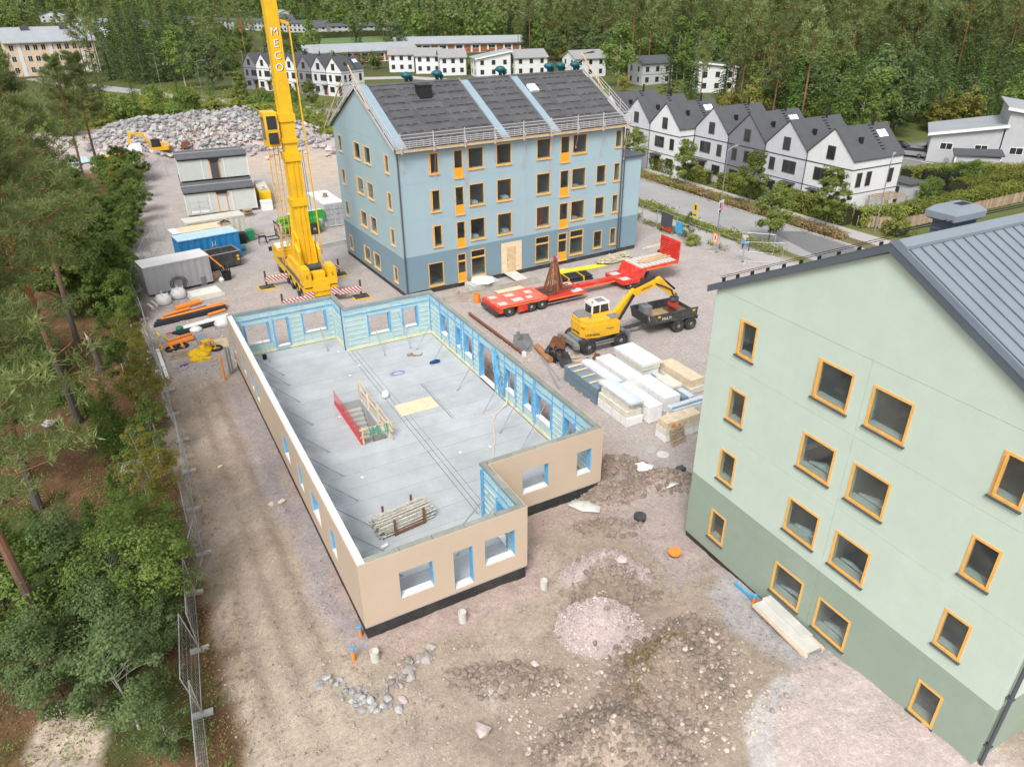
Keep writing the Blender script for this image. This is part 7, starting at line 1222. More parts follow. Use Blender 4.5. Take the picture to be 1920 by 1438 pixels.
# distant houses
rgt = np.random.RandomState(3)
for i in range(9):
    f = i/8; x, y = 70+58*f, 640-150*f; house('grey_row_house', 'small grey row house in the long far terrace, %s from the left' % ORD[i], (x, y, gz1(x, y)), R(-55), 14, 8, 5.4, 'hlg', 'hroof', 'gable', 1.6, cols=4, side=False, group='far grey terrace', ww=1.6)
for i, (x, y) in enumerate(((118, 452), (133, 456), (147, 450), (160, 440))): house('grey_row_house', ['leftmost', 'second', 'third', 'rightmost'][i]+' pale grey row house behind the playing field', (x, y, 0), R(-15), 11, 8, 4.6, 'hlg', 'hroof', 'gable', 1.5, cols=3, side=False, group='grey row houses behind the field', ww=1.5)
for i, (x, y, s) in enumerate(((92, 860, 18), (112, 790, 15), (128, 735, 14), (150, 660, 13), (134, 600, 12), (-4, 660, 14), (10, 600, 13), (22, 630, 14), (30, 560, 12), (-22, 700, 16), (14, 520, 12), (205, 545, 13), (222, 535, 12), (262, 560, 14))):
    house('far_white_house', ['white house high on the far slope left of the boom', 'second white house on the far slope left of the boom', 'third white house on the far slope left of the boom', 'white house just left of the boom above the grey terrace', 'white house directly right of the boom', 'white house between trees above the peach block', 'white house right above the peach block', 'white hall roof above the peach block', 'white house right of the peach block gable', 'dark roofed house at the upper left', 'small white house right behind the peach block', 'white house above the school, left one', 'white house above the school, right one', 'pale house at the forest edge above the villas'][i], (x, y, gz1(x, y)), R(-30+17*(i % 4)), s, s*.7, 5.2, 'hwhite', 'hroof' if i % 3 else 'lightroof', 'gable', 2.4, cols=3, side=False, group='far white houses', ww=1.5, axis='xy'[i % 2])
for i, (x, y) in enumerate(((273, 297), (312, 292), (318, 262), (300, 222), (276, 186), (410, 256))): house('forest_house', ['pale house deep in the forest, leftmost', 'pale house deep in the forest, second', 'pale house deep in the forest, third', 'pale house deep in the forest, fourth', 'pale house deep in the forest behind tall pines', 'grey roofed house at the upper right in the forest'][i], (x, y, gz1(x, y)), R(-35), 14, 8, 4.5, 'hwhite', 'lightroof', 'gable', 1.8, cols=3, side=False, group='houses in the forest', ww=1.5)
# ================================================================== CARS
def car(label, loc, rz, m, wagon=True):
    t = thing('parked_car', label, 'car', loc, rz, 'parked cars'); 
    b = [(-2.3, .35), (-2.33, .75), (-2.2, .95), (-.95, 1.0) if False else (-2.05, 1.0), (1.0, .98), (2.1, .82), (2.3, .6), (2.3, .35)]
    obj('body', MB().prof(b, 'y', -.88, .88), m, t)
    c = [(-2.15, 1.0), (-1.75, 1.42), (-.2, 1.47), (.3, 1.42), (1.05, .98)] if wagon else [(-2.0, 1.0), (-1.3, 1.5), (.2, 1.52), (1.0, .98)]
    g = obj('cabin', MB().prof(c, 'y', -.76, .76), 'farglass', t); obj('roof', MB().prof([(p[0]*.97, p[1]+.012) for p in c[1:-1]]+[(c[-2][0]*.97, c[-2][1]-.05), (c[1][0]*.97, c[1][1]-.05)], 'y', -.72, .72), m, t)
    for x in (-1.4, 1.4):
        for y in (-.8, .8): wheel(t, (x, y, .33), .33, .22, 'y', .62)
    for y in (-.6, .6): obj('headlight', MB().box(2.2, y-.2, .62, 2.31, y+.2, .76), 'white', t); obj('tail_light', MB().box(-2.345, y-.18, .7, -2.3, y+.18, .88), 'red', t)
mat('silver', (.45, .47, .50), .3, .04, 1, metal=.6); mat('carblack', (.015, .015, .018), .25, .1, 1)
cz_ = gz1(105, 50); car('silver estate car parked behind the terrace', (105.6, 51.2, cz_), R(115), 'silver'); car('black car parked beside the silver estate', (109.0, 50.8, cz_), R(112), 'carblack', False); car('dark car mostly hidden behind the silver estate', (107.4, 55.5, cz_), R(112), 'carblack', False); car('white car parked by the building at the right edge', (113.5, 35.5, gz1(113, 35)), R(30), 'white')
# wooden garden fence along the corner
def slat_fence(a, b, label):
    a, b = Vector((*a, gz1(*a))), Vector((*b, gz1(*b))); d = b-a; L = d.length; t = thing('timber_fence', label, 'fence', a, math.atan2(d.y, d.x)); n = int(L/.34); 
    me = MB().box(0, -.02, .05, .3, .02, 1.25).mesh('board'); me.materials.append(MATS['oldwood'])
    for k in range(n): o = obj('board', me, None, t, (k*L/n, 0, .04*((k*7) % 3)))
    for z in (.35, 1.0): obj('rail', MB().box(0, .022, z, L, .07, z+.1), 'oldwood', t)
slat_fence((66.0, 29.4), (69.0, 26.2), 'weathered timber fence at the garden corner by the lamp'); slat_fence((69.0, 26.2), (92, 26.4), 'long weathered timber fence below the hedge behind the chimney')
# ================================================================== TREES
leafmat('leaf_birch', (.12, .19, .042), (.29, .38, .12), .5); leafmat('leaf_aspen', (.105, .165, .06), (.25, .33, .15), .5); leafmat('leaf_yellow', (.20, .22, .05), (.44, .38, .11), .5); leafmat('leaf_pine', (.155, .205, .08), (.33, .385, .15), .5); leafmat('leaf_spruce', (.075, .12, .045), (.185, .26, .095), .45); leafmat('leaf_youngspruce', (.08, .155, .03), (.20, .30, .075), .42); leafmat('leaf_hedge', (.155, .205, .042), (.39, .41, .11), .48); leafmat('leaf_dry', (.25, .19, .095), (.47, .36, .19), .4); leafmat('leaf_street', (.15, .21, .05), (.36, .41, .13), .5)
mat('barkgrey', (.11, .095, .085), .95, .3, 3, bump=.4, fine=.2); mat('barkbirch', (.42, .40, .36), .9, .3, 4, fine=.25)
def pinebark():
    M = mat('barkpine', (.26, .12, .055), .95, .3, 3, bump=.4, fine=.2); N = M.node_tree.nodes; L = M.node_tree.links; b = N['Principled BSDF']; src = b.inputs['Base Color'].links[0].from_socket
    tc = N.new('ShaderNodeTexCoord'); sp = N.new('ShaderNodeSeparateXYZ'); L.new(tc.outputs['Object'], sp.inputs[0]); r = N.new('ShaderNodeMapRange'); r.inputs[1].default_value = 3.0; r.inputs[2].default_value = 7.5; L.new(sp.outputs[2], r.inputs[0])
    mx = N.new('ShaderNodeMix'); mx.data_type = 'RGBA'; L.new(r.outputs[0], mx.inputs[0]); mx.inputs[6].default_value = (.10, .085, .075, 1); L.new(src, mx.inputs[7]); L.new(mx.outputs[2], b.inputs['Base Color'])
pinebark()
def quads(P, nrm, size, asp, rs, along=None):
    n = len(P); nrm = nrm/np.linalg.norm(nrm, axis=1, keepdims=True)
    a = rs.normal(size=(n, 3)) if along is None else along
    t = a-(a*nrm).sum(1, keepdims=True)*nrm; t /= np.linalg.norm(t, axis=1, keepdims=True)+1e-9; b = np.cross(nrm, t); s = size[:, None]
    V = np.stack([P-t*s*.5, P+b*s*asp*.5, P+t*s*.5, P-b*s*asp*.5], 1).reshape(-1, 3); return V
def F4(n): return np.arange(n*4).reshape(-1, 4)
def tmesh(name, V, m): return npmesh(name, V, F4(len(V)//4), m)
def broad(seed, h, r, nl, ls, leaf, bark='barkgrey', cb=.25, nclump=40, tr=.12, slim=1.0, name='broadleaf_tree', lean=0):
    rs = np.random.RandomState(seed); mb = MB(); top = Vector((rs.normal()*.3+lean, rs.normal()*.3, h*.9)); trunk = [Vector((0, 0, -.4)), Vector((rs.normal()*.08, rs.normal()*.08, h*.25)), Vector((top.x*.5, top.y*.5, h*.55)), top]
    mb.path(trunk, [tr, tr*.8, tr*.5, tr*.12], 7)
    zc = h*(cb+1)/2; hz = h*(1-cb)/2; cl = []
    while len(cl) < nclump:
        p = rs.uniform(-1, 1, 3); d = np.linalg.norm(p)
        if d < 1 and d > .25+.3*rs.rand():
            k = 1-.45*max(0, p[2]); ang = math.atan2(p[1], p[0]); k *= 1+.22*math.sin(ang*2+seed)+.12*math.sin(ang*5+seed*2+p[2]*4)
            cl.append((p[0]*r*k+lean*.5*(p[2]+1), p[1]*r*k, zc+p[2]*hz*(1+.08*rs.normal())))
    cl = np.array(cl)
    for c in cl[::2]:
        z = max(h*.12, c[2]-.35*math.hypot(c[0], c[1])-h*.06); f = z/(h*.9); st = Vector((top.x*f, top.y*f, z)); e = Vector(c); md = st.lerp(e, .5)+Vector((0, 0, .08*h*.3)); mb.path([st, md, e], [tr*.3*(1-f*.6), tr*.18, tr*.05], 4)
    cr = r*rs.uniform(.13, .40, nclump)*slim; idx = rs.randint(0, nclump, nl); d = rs.normal(size=(nl, 3)); d /= np.linalg.norm(d, axis=1, keepdims=True)+1e-9; rad = rs.rand(nl)**.45
    P = cl[idx]+d*(rad*cr[idx])[:, None]*np.array([1, 1, .75]); out = P-np.array([0, 0, zc-.3*h]); nr = out/np.linalg.norm(out, axis=1, keepdims=True)+d*.8+rs.normal(size=(nl, 3))*.55+np.array([0, 0, .5])
    V = quads(P, nr, ls*rs.uniform(.6, 1.35, nl), .62, rs); return (name, mb.mesh('trunk'), bark, tmesh('crown', V, leaf))
def pine(seed, h, r, cb, nb, nt, nn, ns, asp=.13, tr=.2):
    rs = np.random.RandomState(seed); mb = MB(); lx, ly = rs.normal(0, .35, 2); tp = lambda f: Vector((lx*f*f*1.2+.12*math.sin(f*5+seed), ly*f*f*1.2+.12*math.sin(f*4+2*seed), h*f))
    mb.path([tp(f)-Vector((0, 0, .4*(f == 0))) for f in (0, .12, .25, .4, .55, .7, .85, .98)], [tr*1.15, tr*.95, tr*.88, tr*.75, tr*.62, tr*.45, tr*.28, tr*.05], 8)
    P = []; D = []
    for k in range(5): f = rs.uniform(.2, cb); a = rs.uniform(0, 6.28); s = tp(f); mb.path([s, s+Vector((math.cos(a), math.sin(a), .1))*rs.uniform(.4, 1.1)], [tr*.12, .01], 4)
    for k in range(nb):
        f = cb+(1-cb)*((k+rs.rand())/nb); a = k*2.4+rs.normal()*.5; g = (f-cb)/(1-cb); L = r*(.55+.6*math.sin(min(1, g*1.15+.12)*math.pi)**.7)*rs.uniform(.55, 1.15)*(1-.55*g**3); s = tp(min(f, .98)); up_ = .08+.55*g
        dr = Vector((math.cos(a), math.sin(a), up_)).normalized(); e = s+dr*L; e.z += .12*L; mid = s+dr*L*.55-Vector((0, 0, .04*L)); mb.path([s, mid, e], [tr*.26*(1-g*.6), tr*.13, .012], 4)
        for j in range(nt):
            t = rs.uniform(.35, 1.05); c = s.lerp(e, t)+Vector((rs.normal(), rs.normal(), 0))*L*.17*t+Vector((0, 0, rs.normal()*.10+.08)); P.append(c); D.append(dr)
    P = np.array(P); D = np.array(D); n = len(P); PP = np.repeat(P, nn, 0); d = rs.normal(size=(n*nn, 3))+np.repeat(D, nn, 0)*.5+np.array([0, 0, .75]); d /= np.linalg.norm(d, axis=1, keepdims=True); sz = ns*rs.uniform(.7, 1.3, n*nn)
    C_ = PP+d*(sz*.5)[:, None]+rs.normal(size=(n*nn, 3))*ns*.35; nr = np.cross(d, rs.normal(size=(n*nn, 3)))+np.array([0, 0, .3]); V = quads(C_, nr, sz, asp, rs, d); return ('pine_tree', mb.mesh('trunk'), 'barkpine', tmesh('crown', V, 'leaf_pine'))
def spruce(seed, h, r, nw, nq, qs, leaf='leaf_spruce', asp=.3):
    rs = np.random.RandomState(seed); mb = MB().path([(0, 0, -.3), (0, 0, h*.5), (0, 0, h*.99)], [h*.016, h*.009, .01], 6); P = []; D = []
    for w_ in range(nw):
        f = .04+.95*(w_/nw)**.9; L0 = r*(1-f)**.85+.04*r
        for k in range(9 if f < .8 else 5):
            a = rs.uniform(0, 6.28); L = L0*rs.uniform(.7, 1.15); z = h*f; q = max(3, int(nq*L/r))
            t = rs.uniform(.12, 1, q); dx, dy = math.cos(a), math.sin(a); side = rs.normal(0, .16, q)*L*(1-.5*t); zz = z+.10*L*t-.34*L*t*t+rs.normal(0, .03*h/10, q)
            P.append(np.stack([dx*L*t-dy*side, dy*L*t+dx*side, zz], -1)); D.append(np.stack([dx*np.ones(q)-dy*np.sign(side)*.6, dy+dx*np.sign(side)*.6, -.25*np.ones(q)], -1))
    P = np.concatenate(P); D = np.concatenate(D); n = len(P); nr = rs.normal(size=(n, 3))*.5+np.array([0, 0, 1.])+np.concatenate([P[:, :2]*.25/r, np.zeros((n, 1))], 1); V = quads(P, nr, qs*rs.uniform(.6, 1.3, n), asp, rs, D+rs.normal(size=(n, 3))*.25); return ('spruce_tree', mb.mesh('trunk'), 'barkgrey', tmesh('crown', V, leaf))
for o_ in []: pass
def plant(proto, x, y, label, cat='tree', group=None, rz=None, sc=1.0, z=None):
    nm, tm, bk, cm = proto
    t = thing(nm, label, cat, (x, y, (gz1(x, y) if z is None else z)-.05), rng.uniform(0, 6.28) if rz is None else rz, group); t.scale = (sc, sc, sc*rng.uniform(.95, 1.06))
    if not tm.materials: tm.materials.append(MATS[bk])
    for n_, me in (('trunk', tm), ('crown' if cat != 'shrub' else 'foliage', cm)):
        o = bpy.data.objects.new(n_, me); C.objects.link(o); o.parent = t
    return t
# prototypes: near
PN1 = pine(1, 17, 3.4, .5, 58, 13, 44, .30, .13); PN2 = pine(2, 19, 3.6, .47, 60, 13, 44, .30, .13); PN3 = pine(3, 11, 2.9, .3, 54, 13, 44, .28, .13, tr=.13)
AN1 = broad(11, 6.0, 2.3, 17000, .125, 'leaf_birch', cb=.12, nclump=90, tr=.07, name='aspen_tree'); AN2 = broad(12, 5.0, 2.0, 14000, .12, 'leaf_aspen', cb=.08, nclump=80, tr=.06, name='aspen_tree'); AN3 = broad(13, 4.6, 1.45, 6500, .11, 'leaf_aspen', 'barkbirch', cb=.22, nclump=42, tr=.055, name='sapling')
BN1 = broad(14, 6.5, 1.25, 6500, .12, 'leaf_yellow', 'barkbirch', cb=.2, nclump=44, tr=.05, name='birch_sapling'); BN2 = broad(15, 5.5, 1.15, 5500, .12, 'leaf_birch', 'barkbirch', cb=.15, nclump=40, tr=.045, name='birch_sapling'); BN3 = broad(17, 3.0, 1.2, 5000, .10, 'leaf_yellow', cb=.05, nclump=36, tr=.03, name='shrub')
SN1 = spruce(21, 5.0, 1.5, 26, 26, .20, 'leaf_youngspruce'); SN2 = spruce(22, 2.4, 1.0, 18, 20, .16, 'leaf_youngspruce')
# mid
AM1 = broad(31, 8, 2.6, 6000, .27, 'leaf_birch', cb=.1, nclump=50, tr=.1, name='alder_tree'); AM2 = broad(32, 7, 2.0, 5000, .25, 'leaf_birch', cb=.1, nclump=46, tr=.09, name='young_tree'); AM3 = broad(33, 6, 2.0, 4500, .25, 'leaf_yellow', cb=.08, nclump=46, tr=.08, name='young_tree')
PM = [pine(41, 21, 3.6, .50, 34, 7, 8, .70, .3, .22), pine(42, 22, 3.2, .58, 32, 7, 8, .70, .3, .22), pine(43, 19, 3.4, .45, 34, 7, 8, .70, .3, .2)]
SM = [spruce(51, 18, 3.4, 30, 11, .75), spruce(52, 15, 3.0, 28, 11, .7), spruce(53, 11, 2.7, 24, 10, .6, 'leaf_youngspruce')]
DM = [broad(61, 15, 4.2, 3600, .55, 'leaf_birch', 'barkbirch', cb=.2, nclump=60, tr=.17, name='birch_tree'), broad(62, 13, 3.4, 3000, .5, 'leaf_birch', 'barkbirch', cb=.2, nclump=54, tr=.15, name='birch_tree'), broad(63, 12, 4.4, 3600, .55, 'leaf_aspen', cb=.15, nclump=60, tr=.2, name='maple_tree'), broad(64, 8, 3.0, 2400, .45, 'leaf_yellow', cb=.08, nclump=44, tr=.1)]
ST = [broad(71, 5.6, 1.5, 7000, .19, 'leaf_street', cb=.25, nclump=46, tr=.06, name='street_tree'), broad(72, 5.9, 1.55, 7000, .19, 'leaf_street', cb=.24, nclump=44, tr=.06, name='street_tree')]
BU = [broad(81, 4.2, 3.0, 3800, .36, 'leaf_birch', cb=.02, nclump=50, tr=.07, name='shrub'), broad(82, 3.2, 2.6, 3000, .34, 'leaf_hedge', cb=.0, nclump=44, tr=.06, name='shrub')]
# ---- wood on the left, near trees one by one
LW = 'trees of the wood on the left'
plant(PN1, -11.1, 4.7, 'tall pine with reddish trunk nearest the lower left corner', group=LW); plant(PN2, -11.7, 16.0, 'tall pine with dark lower trunk and spreading roots on the left', group=LW, sc=1.0); plant(PN1, -10.0, 24.5, 'tall pine with long orange trunk crossing the left edge', group=LW, sc=1.08); plant(PN2, -9.6, 37.8, 'tall leaning pine behind the broken stump', group=LW); plant(PN3, -13.4, 17.4, 'young pine with low drooping crown at the left edge', group=LW, sc=1.0); plant(PN3, -14.6, 30, 'young pine at the left edge behind the long orange trunk', group=LW, sc=.95)
plant(PN2, -13.2, 47.5, 'tall pine with full crown at the left edge above the thicket', group=LW, sc=.82); plant(PN1, -12.2, 58, 'tall pine left of the yellowish thicket', group=LW, sc=.98); plant(PN2, -7.6, 91, 'large pine with broad crown and bare trunk above the site fence', group=LW, sc=.88); plant(PN1, -5.8, 95, 'slimmer pine right beside the broad crowned one', group=LW, sc=.98); plant(PN1, -15.5, 70, 'tall pine at the far left edge in mid distance', group=LW, sc=.95)
snag = thing('broken_stump', 'broken grey tree stump standing in the wood', 'tree stump', (-8.4, 31.6, gz1(-8.4, 31.6)-.1)); obj('trunk', MB().path([(0, 0, 0), (.05, 0, 1.0), (-.1, .05, 2.6)], [.3, .22, .19], 9), 'barkgrey', snag); obj('splinter', MB().path([(-.15, .05, 2.5), (-.25, .1, 3.1)], [.12, .01], 5), 'palewood', snag)
for i, (x, y, s, p) in enumerate(((-8.0, 5.2, 1.0, AN1), (-9.8, 7.0, 1.05, AN2), (-7.4, 8.2, .82, AN1), (-10.6, 2.2, .9, AN2), (-12.2, 6.2, 1.05, AN1), (-9.0, 3.2, .85, AN2), (-7.3, 3.4, .6, AN2), (-12.6, 9.6, .8, AN2))): plant(p, x, y, 'leafy green young aspen in the lower left thicket', group='aspens of the lower left thicket', sc=s)
plant(AN3, -8.4, -.2, 'pale stemmed sapling with grey green leaves at the bottom left', group=None, sc=1.05); plant(AN3, -7.5, -2.0, 'low sapling at the bottom edge beside the fence', sc=.6)
for i, (x, y, s, p, l) in enumerate(((-6.3, 12.0, .9, BN1, 'yellow leaved birch sapling beside the fence bend'), (-6.9, 14.2, .85, BN2, 'green birch sapling left of the yellow one'), (-6.0, 17.6, .8, BN2, 'thin birch sapling behind the boulder'), (-5.9, 21.0, .95, BN1, 'thin yellowish birch sapling along the fence'), (-6.6, 24.2, 1.0, BN2, 'green birch sapling along the fence near the stump'), (-6.2, 27.4, .9, BN1, 'yellowish birch sapling near the scrap timber'), (-7.0, 30.4, .9, BN2, 'birch sapling right of the broken stump'), (-6.0, 33.6, .8, BN2, 'birch sapling behind the scrap timber'), (-7.6, 10.6, .6, BN3, 'bright yellow shrub below the boulder'), (-6.4, 10.0, .55, BN3, 'small yellow green shrub by the fence foot'))): plant(p, x, y, l, 'tree' if p is not BN3 else 'shrub', 'birch saplings along the fence', sc=s)
plant(SN1, -7.8, 19.9, 'bushy bright green young spruce in the middle of the wood edge', sc=1.0); plant(SN2, -9.4, 25.2, 'small spruce beside the long pine trunk', sc=1.1); plant(SN1, -8.6, 22.4, 'small bright spruce behind the bushy one', sc=.6); plant(SN2, -11.6, 13.4, 'tiny spruce between the roots and the thicket', sc=.9); plant(SN2, -12.9, 12.2, 'tiny bright spruce at the left edge', sc=.9); plant(SN2, -9.3, 12.0, 'low dark spruce left of the yellow birch', sc=1.2); plant(SN2, -8.2, 14.4, 'low spruce below the grey boulder', sc=1.0); plant(SN2, -10.7, 27.5, 'small spruce at the foot of the stump clearing', sc=1.0)
rs_ = np.random.RandomState(8)
def thicket(n, x0, x1, y0, y1, protos, label, group, s0, s1, f=None, cat='tree'):
    k = 0
    while k < n:
        x, y = rs_.uniform(x0, x1), rs_.uniform(y0, y1)
        if f and not f(x, y): continue
        plant(protos[rs_.randint(len(protos))], x, y, label, cat, group, sc=rs_.uniform(s0, s1)); k += 1
thicket(16, -8.2, -5.2, 40, 56, [AM1, AM2, AM2], 'dense green young tree of the thicket left of the containers', 'thicket trees left of the containers', .45, .72)
thicket(22, -9.0, -2.5, 56, 74, [AM2, AM3, AM1], 'yellowish green young tree of the thicket left of the huts', 'thicket trees left of the huts', .42, .68, lambda x, y: x < -5.2+(y-56)*.17)
thicket(26, -9.0, .5, 74, 100, [AM2, AM1, AM3], 'dark green young tree of the thicket below the tracked excavator', 'thicket trees below the excavator', .42, .66, lambda x, y: x < -2.2+(y-74)*.11)
thicket(20, -18.5, -8.5, 38, 104, [AM1, AM1, AM2], 'tall broadleaf tree inside the left wood', 'inner trees of the left wood', .8, 1.35, lambda x, y: x < -8.5-(70-y)*.02)
thicket(7, -15, -8, 30, 38, [AN1, AN2], 'broadleaf tree behind the stump clearing', 'broadleaf trees behind the stump', .7, 1.05, lambda x, y: x < -9.2)
for i, (x, y, s, l) in enumerate(((-7.5, 17.7, 1.9, 'grey mossy boulder beside the bushy young spruce'), (-12.4, 23.8, .9, 'grey boulder on the brown forest floor at the left edge'), (-11.4, 24.8, 1.0, 'pale split boulder on the forest floor'), (-10.4, 28.6, 1.1, 'pale stone below the pine by the clearing'))): stone(x, y, s, 'stone', l, None)
# undergrowth: leaf litter tufts and low plants, too many to count
def lowplants(name, n, x0, x1, y0, y1, sz, leaf, f=None, hh=.3, seed=1, per=9):
    rs = np.random.RandomState(seed); x = rs.uniform(x0, x1, n); y = rs.uniform(y0, y1, n)
    if f is not None: k = f(x, y); x, y = x[k], y[k]
    z = gz(x, y); P = np.repeat(np.stack([x, y, z], -1), per, 0); m_ = len(P); P = P+rs.normal(size=(m_, 3))*np.array([sz, sz, 0])*1.1+np.stack([np.zeros(m_), np.zeros(m_), rs.rand(m_)*hh], -1)
    V = quads(P, rs.normal(size=(m_, 3))+np.array([0, 0, 1.0]), sz*rs.uniform(.5, 1.3, m_), .5, rs); return stuff(obj(name, tmesh(name, V, leaf), None))
pat = lambda x, y: fbm(x*.3+2, y*.3) > -.02
lowplants('undergrowth', 2600, -16, -5.6, -3, 42, .13, 'leaf_birch', pat, .4, 1); lowplants('leaf_litter', 5000, -16, -5.4, -4, 42, .10, 'leaf_dry', None, .05, 2, 5); lowplants('fence_weeds', 1100, -6.3, -4.3, -3, 70, .10, 'leaf_dry', None, .3, 3, 8)
lowplants('dry_grass_tuft', 420, 7.2, 10, -8.6, -5.8, .14, 'leaf_dry', lambda x, y: (((x-8.5)/1.15)**2+((y+7.2)/1.2)**2 < 1) & (fbm(x*1.1, y*1.1) > -.08), .14, 4, 9)
lowplants('verge_shrubs', 3000, 60.1, 61.7, 27, 72, .28, 'leaf_dry', None, .7, 5, 9); lowplants('verge_shrubs', 2200, 60.1, 61.7, 33, 72, .26, 'leaf_hedge', lambda x, y: fbm(x*.5, y*.25) > -.03, .8, 6, 7); lowplants('roadside_weeds', 1100, 50.4, 52.4, 27, 62, .26, 'leaf_hedge', lambda x, y: fbm(x*.4, y*.25+4) > -.06, .7, 7, 8); lowplants('fence_weeds', 600, 46.6, 48, 30, 46, .2, 'leaf_hedge', lambda x, y: fbm(x*.6, y*.5+7) > .02, .5, 8, 8)
lowplants('tall_grass', 3800, 22, 46, 106, 136, .6, 'leaf_hedge', lambda x, y: (y > 152-x*1.15), 1.2, 9, 8); lowplants('rubble_weeds', 160, 0, 28, 108, 128, .4, 'leaf_yellow', lambda x, y: fbm(x*.2, y*.2) > .12, .7, 10, 9); lowplants('rough_grass', 3000, -10, 60, 146, 215, .6, 'leaf_hedge', lambda x, y: (x < 62-(y-120)*.42) & (fbm(x*.1, y*.1) > -.1), .5, 11, 6)
# ---- hedges
def hedge(a, b, w_, h, label, n=None, leaf='leaf_hedge'):
    rs = np.random.RandomState(int(abs(a[0]*7+a[1]*3))); a = np.array(a, float); b = np.array(b, float); L = np.linalg.norm(b-a); u = (b-a)/L; nn = np.array([-u[1], u[0]]); n = n or int(L*(2*h+w_)*85)
    s = rs.uniform(0, L, n); f = rs.rand(n); per = 2*h+w_; q = f*per; bump_ = 1+.16*fbm(s*.7+a[0], q*.8)*2; d = np.where(q < h, -w_/2, np.where(q < h+w_, q-h-w_/2, w_/2))*bump_; z = np.where(q < h, q, np.where(q < h+w_, h, per-q))*bump_
    nx_ = np.where(q < h, -1., np.where(q < h+w_, 0, 1.)); nz_ = np.where((q >= h) & (q < h+w_), 1., .25); P2 = a[None]+u[None]*s[:, None]+nn[None]*d[:, None]; P = np.concatenate([P2, (gz(P2[:, 0], P2[:, 1])+z)[:, None]], 1)+rs.normal(size=(n, 3))*.09
    nr = np.stack([nn[0]*nx_, nn[1]*nx_, nz_], -1)+rs.normal(size=(n, 3))*.6; t = thing('hedge', label, 'hedge', (0, 0, 0)); obj('leaves', tmesh('leaves', quads(P, nr, rs.uniform(.14, .32, n), .6, rs), leaf), None, t)
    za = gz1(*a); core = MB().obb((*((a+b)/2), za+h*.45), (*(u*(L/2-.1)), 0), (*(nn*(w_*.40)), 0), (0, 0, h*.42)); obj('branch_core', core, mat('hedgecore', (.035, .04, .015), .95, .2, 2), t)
hedge((65.2, 58.7), (65.2, 64.0), 1.2, 1.9, 'clipped hedge before the houses next to the blue building'); hedge((65.6, 52.5), (65.6, 57.2), 1.1, 1.7, 'clipped hedge before the pale grey terraced house'); hedge((65.6, 43.2), (65.6, 50.4), 1.4, 2.0, 'clipped hedge before the dark grey terraced house'); hedge((65.7, 30.3), (65.7, 39.6), 1.6, 2.1, 'long clipped hedge before the white end terraced house'); hedge((66.0, 29.6), (72, 27.9), 1.6, 1.9, 'hedge turning the garden corner above the timber fence'); hedge((72, 27.9), (93, 27.9), 2.0, 2.0, 'long hedge behind the timber fence right of the corner'); hedge((86, 31.0), (103, 30.6), 2.6, 2.3, 'wide hedge below the trampoline at the right'); hedge((86.5, 38.6), (99, 35.2), 2.4, 2.4, 'hedge between the trampoline and the grey shed'); hedge((99, 35.2), (112, 31.5), 2.2, 1.9, 'hedge with yellow tips at the right picture edge', leaf='leaf_yellow')
plant(AM1, 76.5, 28.8, 'broad green garden tree beside the white end house', sc=.62); plant(AM2, 79, 30.5, 'smaller garden tree behind the broad one', sc=.55); plant(BU[1], 66.9, 25.0, 'rounded yellow green bush just above the green building roof', 'shrub', sc=.65); plant(BU[0], 92, 33.2, 'dull green large shrub right of the trampoline', 'shrub', sc=.9); plant(BU[1], 103, 38.5, 'tall yellowish shrub before the grey shed', 'shrub', sc=.7)
for i, (x, y, s, l) in enumerate(((61.2, 52.2, 1.0, 'street tree left of the lamp with poster, before the pale house'), (61.3, 41.0, 1.08, 'street tree before the light grey terraced house'), (52.6, 29.4, 1.08, 'street tree alone on the near side of the road'), (61.4, 29.6, 1.12, 'street tree before the garden corner hedge'), (61.2, 63.5, 1.0, 'street tree beside the blue building annex'), (34, 160, 1.1, 'far street tree left of the blue gable'), (38.5, 150, 1.1, 'far street tree just left of the gable scaffold'), (27.5, 171, 1.1, 'far street tree right of the crane boom'), (66, 224, 1.0, 'small round tree before the school'), (72, 232, .9, 'second small round tree before the school'))): plant(ST[i % 2], x, y, l, 'tree', 'street trees', sc=s*1.12)
plant(BN2, 46.4, 34.4, 'slim young aspen at the street fence beside the blue sign', sc=.6); plant(BU[1], 46.3, 33.4, 'dark low bush at the foot of the young aspen', 'shrub', sc=.35)
for i, (x, y, s) in enumerate(((14.3, 166, 1.0), (6.7, 163, 1.2), (1.5, 158, 1.1), (23.6, 151, 1.2), (28, 149, 1.1), (19.5, 160, .9), (32, 141, 1.0), (-4, 150, 1.1), (10.5, 152, .8), (36, 130, .8), (40, 124, .8), (44.5, 117, .7), (9, 182, 1.0), (28, 176, .9), (-10, 142, 1.3), (33, 176, .8), (38, 166, .8), (17, 190, .8))): plant(BU[i % 2], x, y, 'round green bush behind the rubble heap', 'shrub', 'bushes behind the rubble heap', sc=s)
for i, (x, y, s, p) in enumerate(((8, 158, .75, SM[2]), (14, 175, .6, SM[2]), (22, 182, .6, SM[2]), (-2, 175, .8, SM[2]), (5, 186, .7, SM[2]), (-8, 165, .9, SM[2]), (30, 190, .6, SM[2]))): plant(p, x, y, 'small spruce standing along the far street', 'tree', 'small spruces along the far street', sc=s)
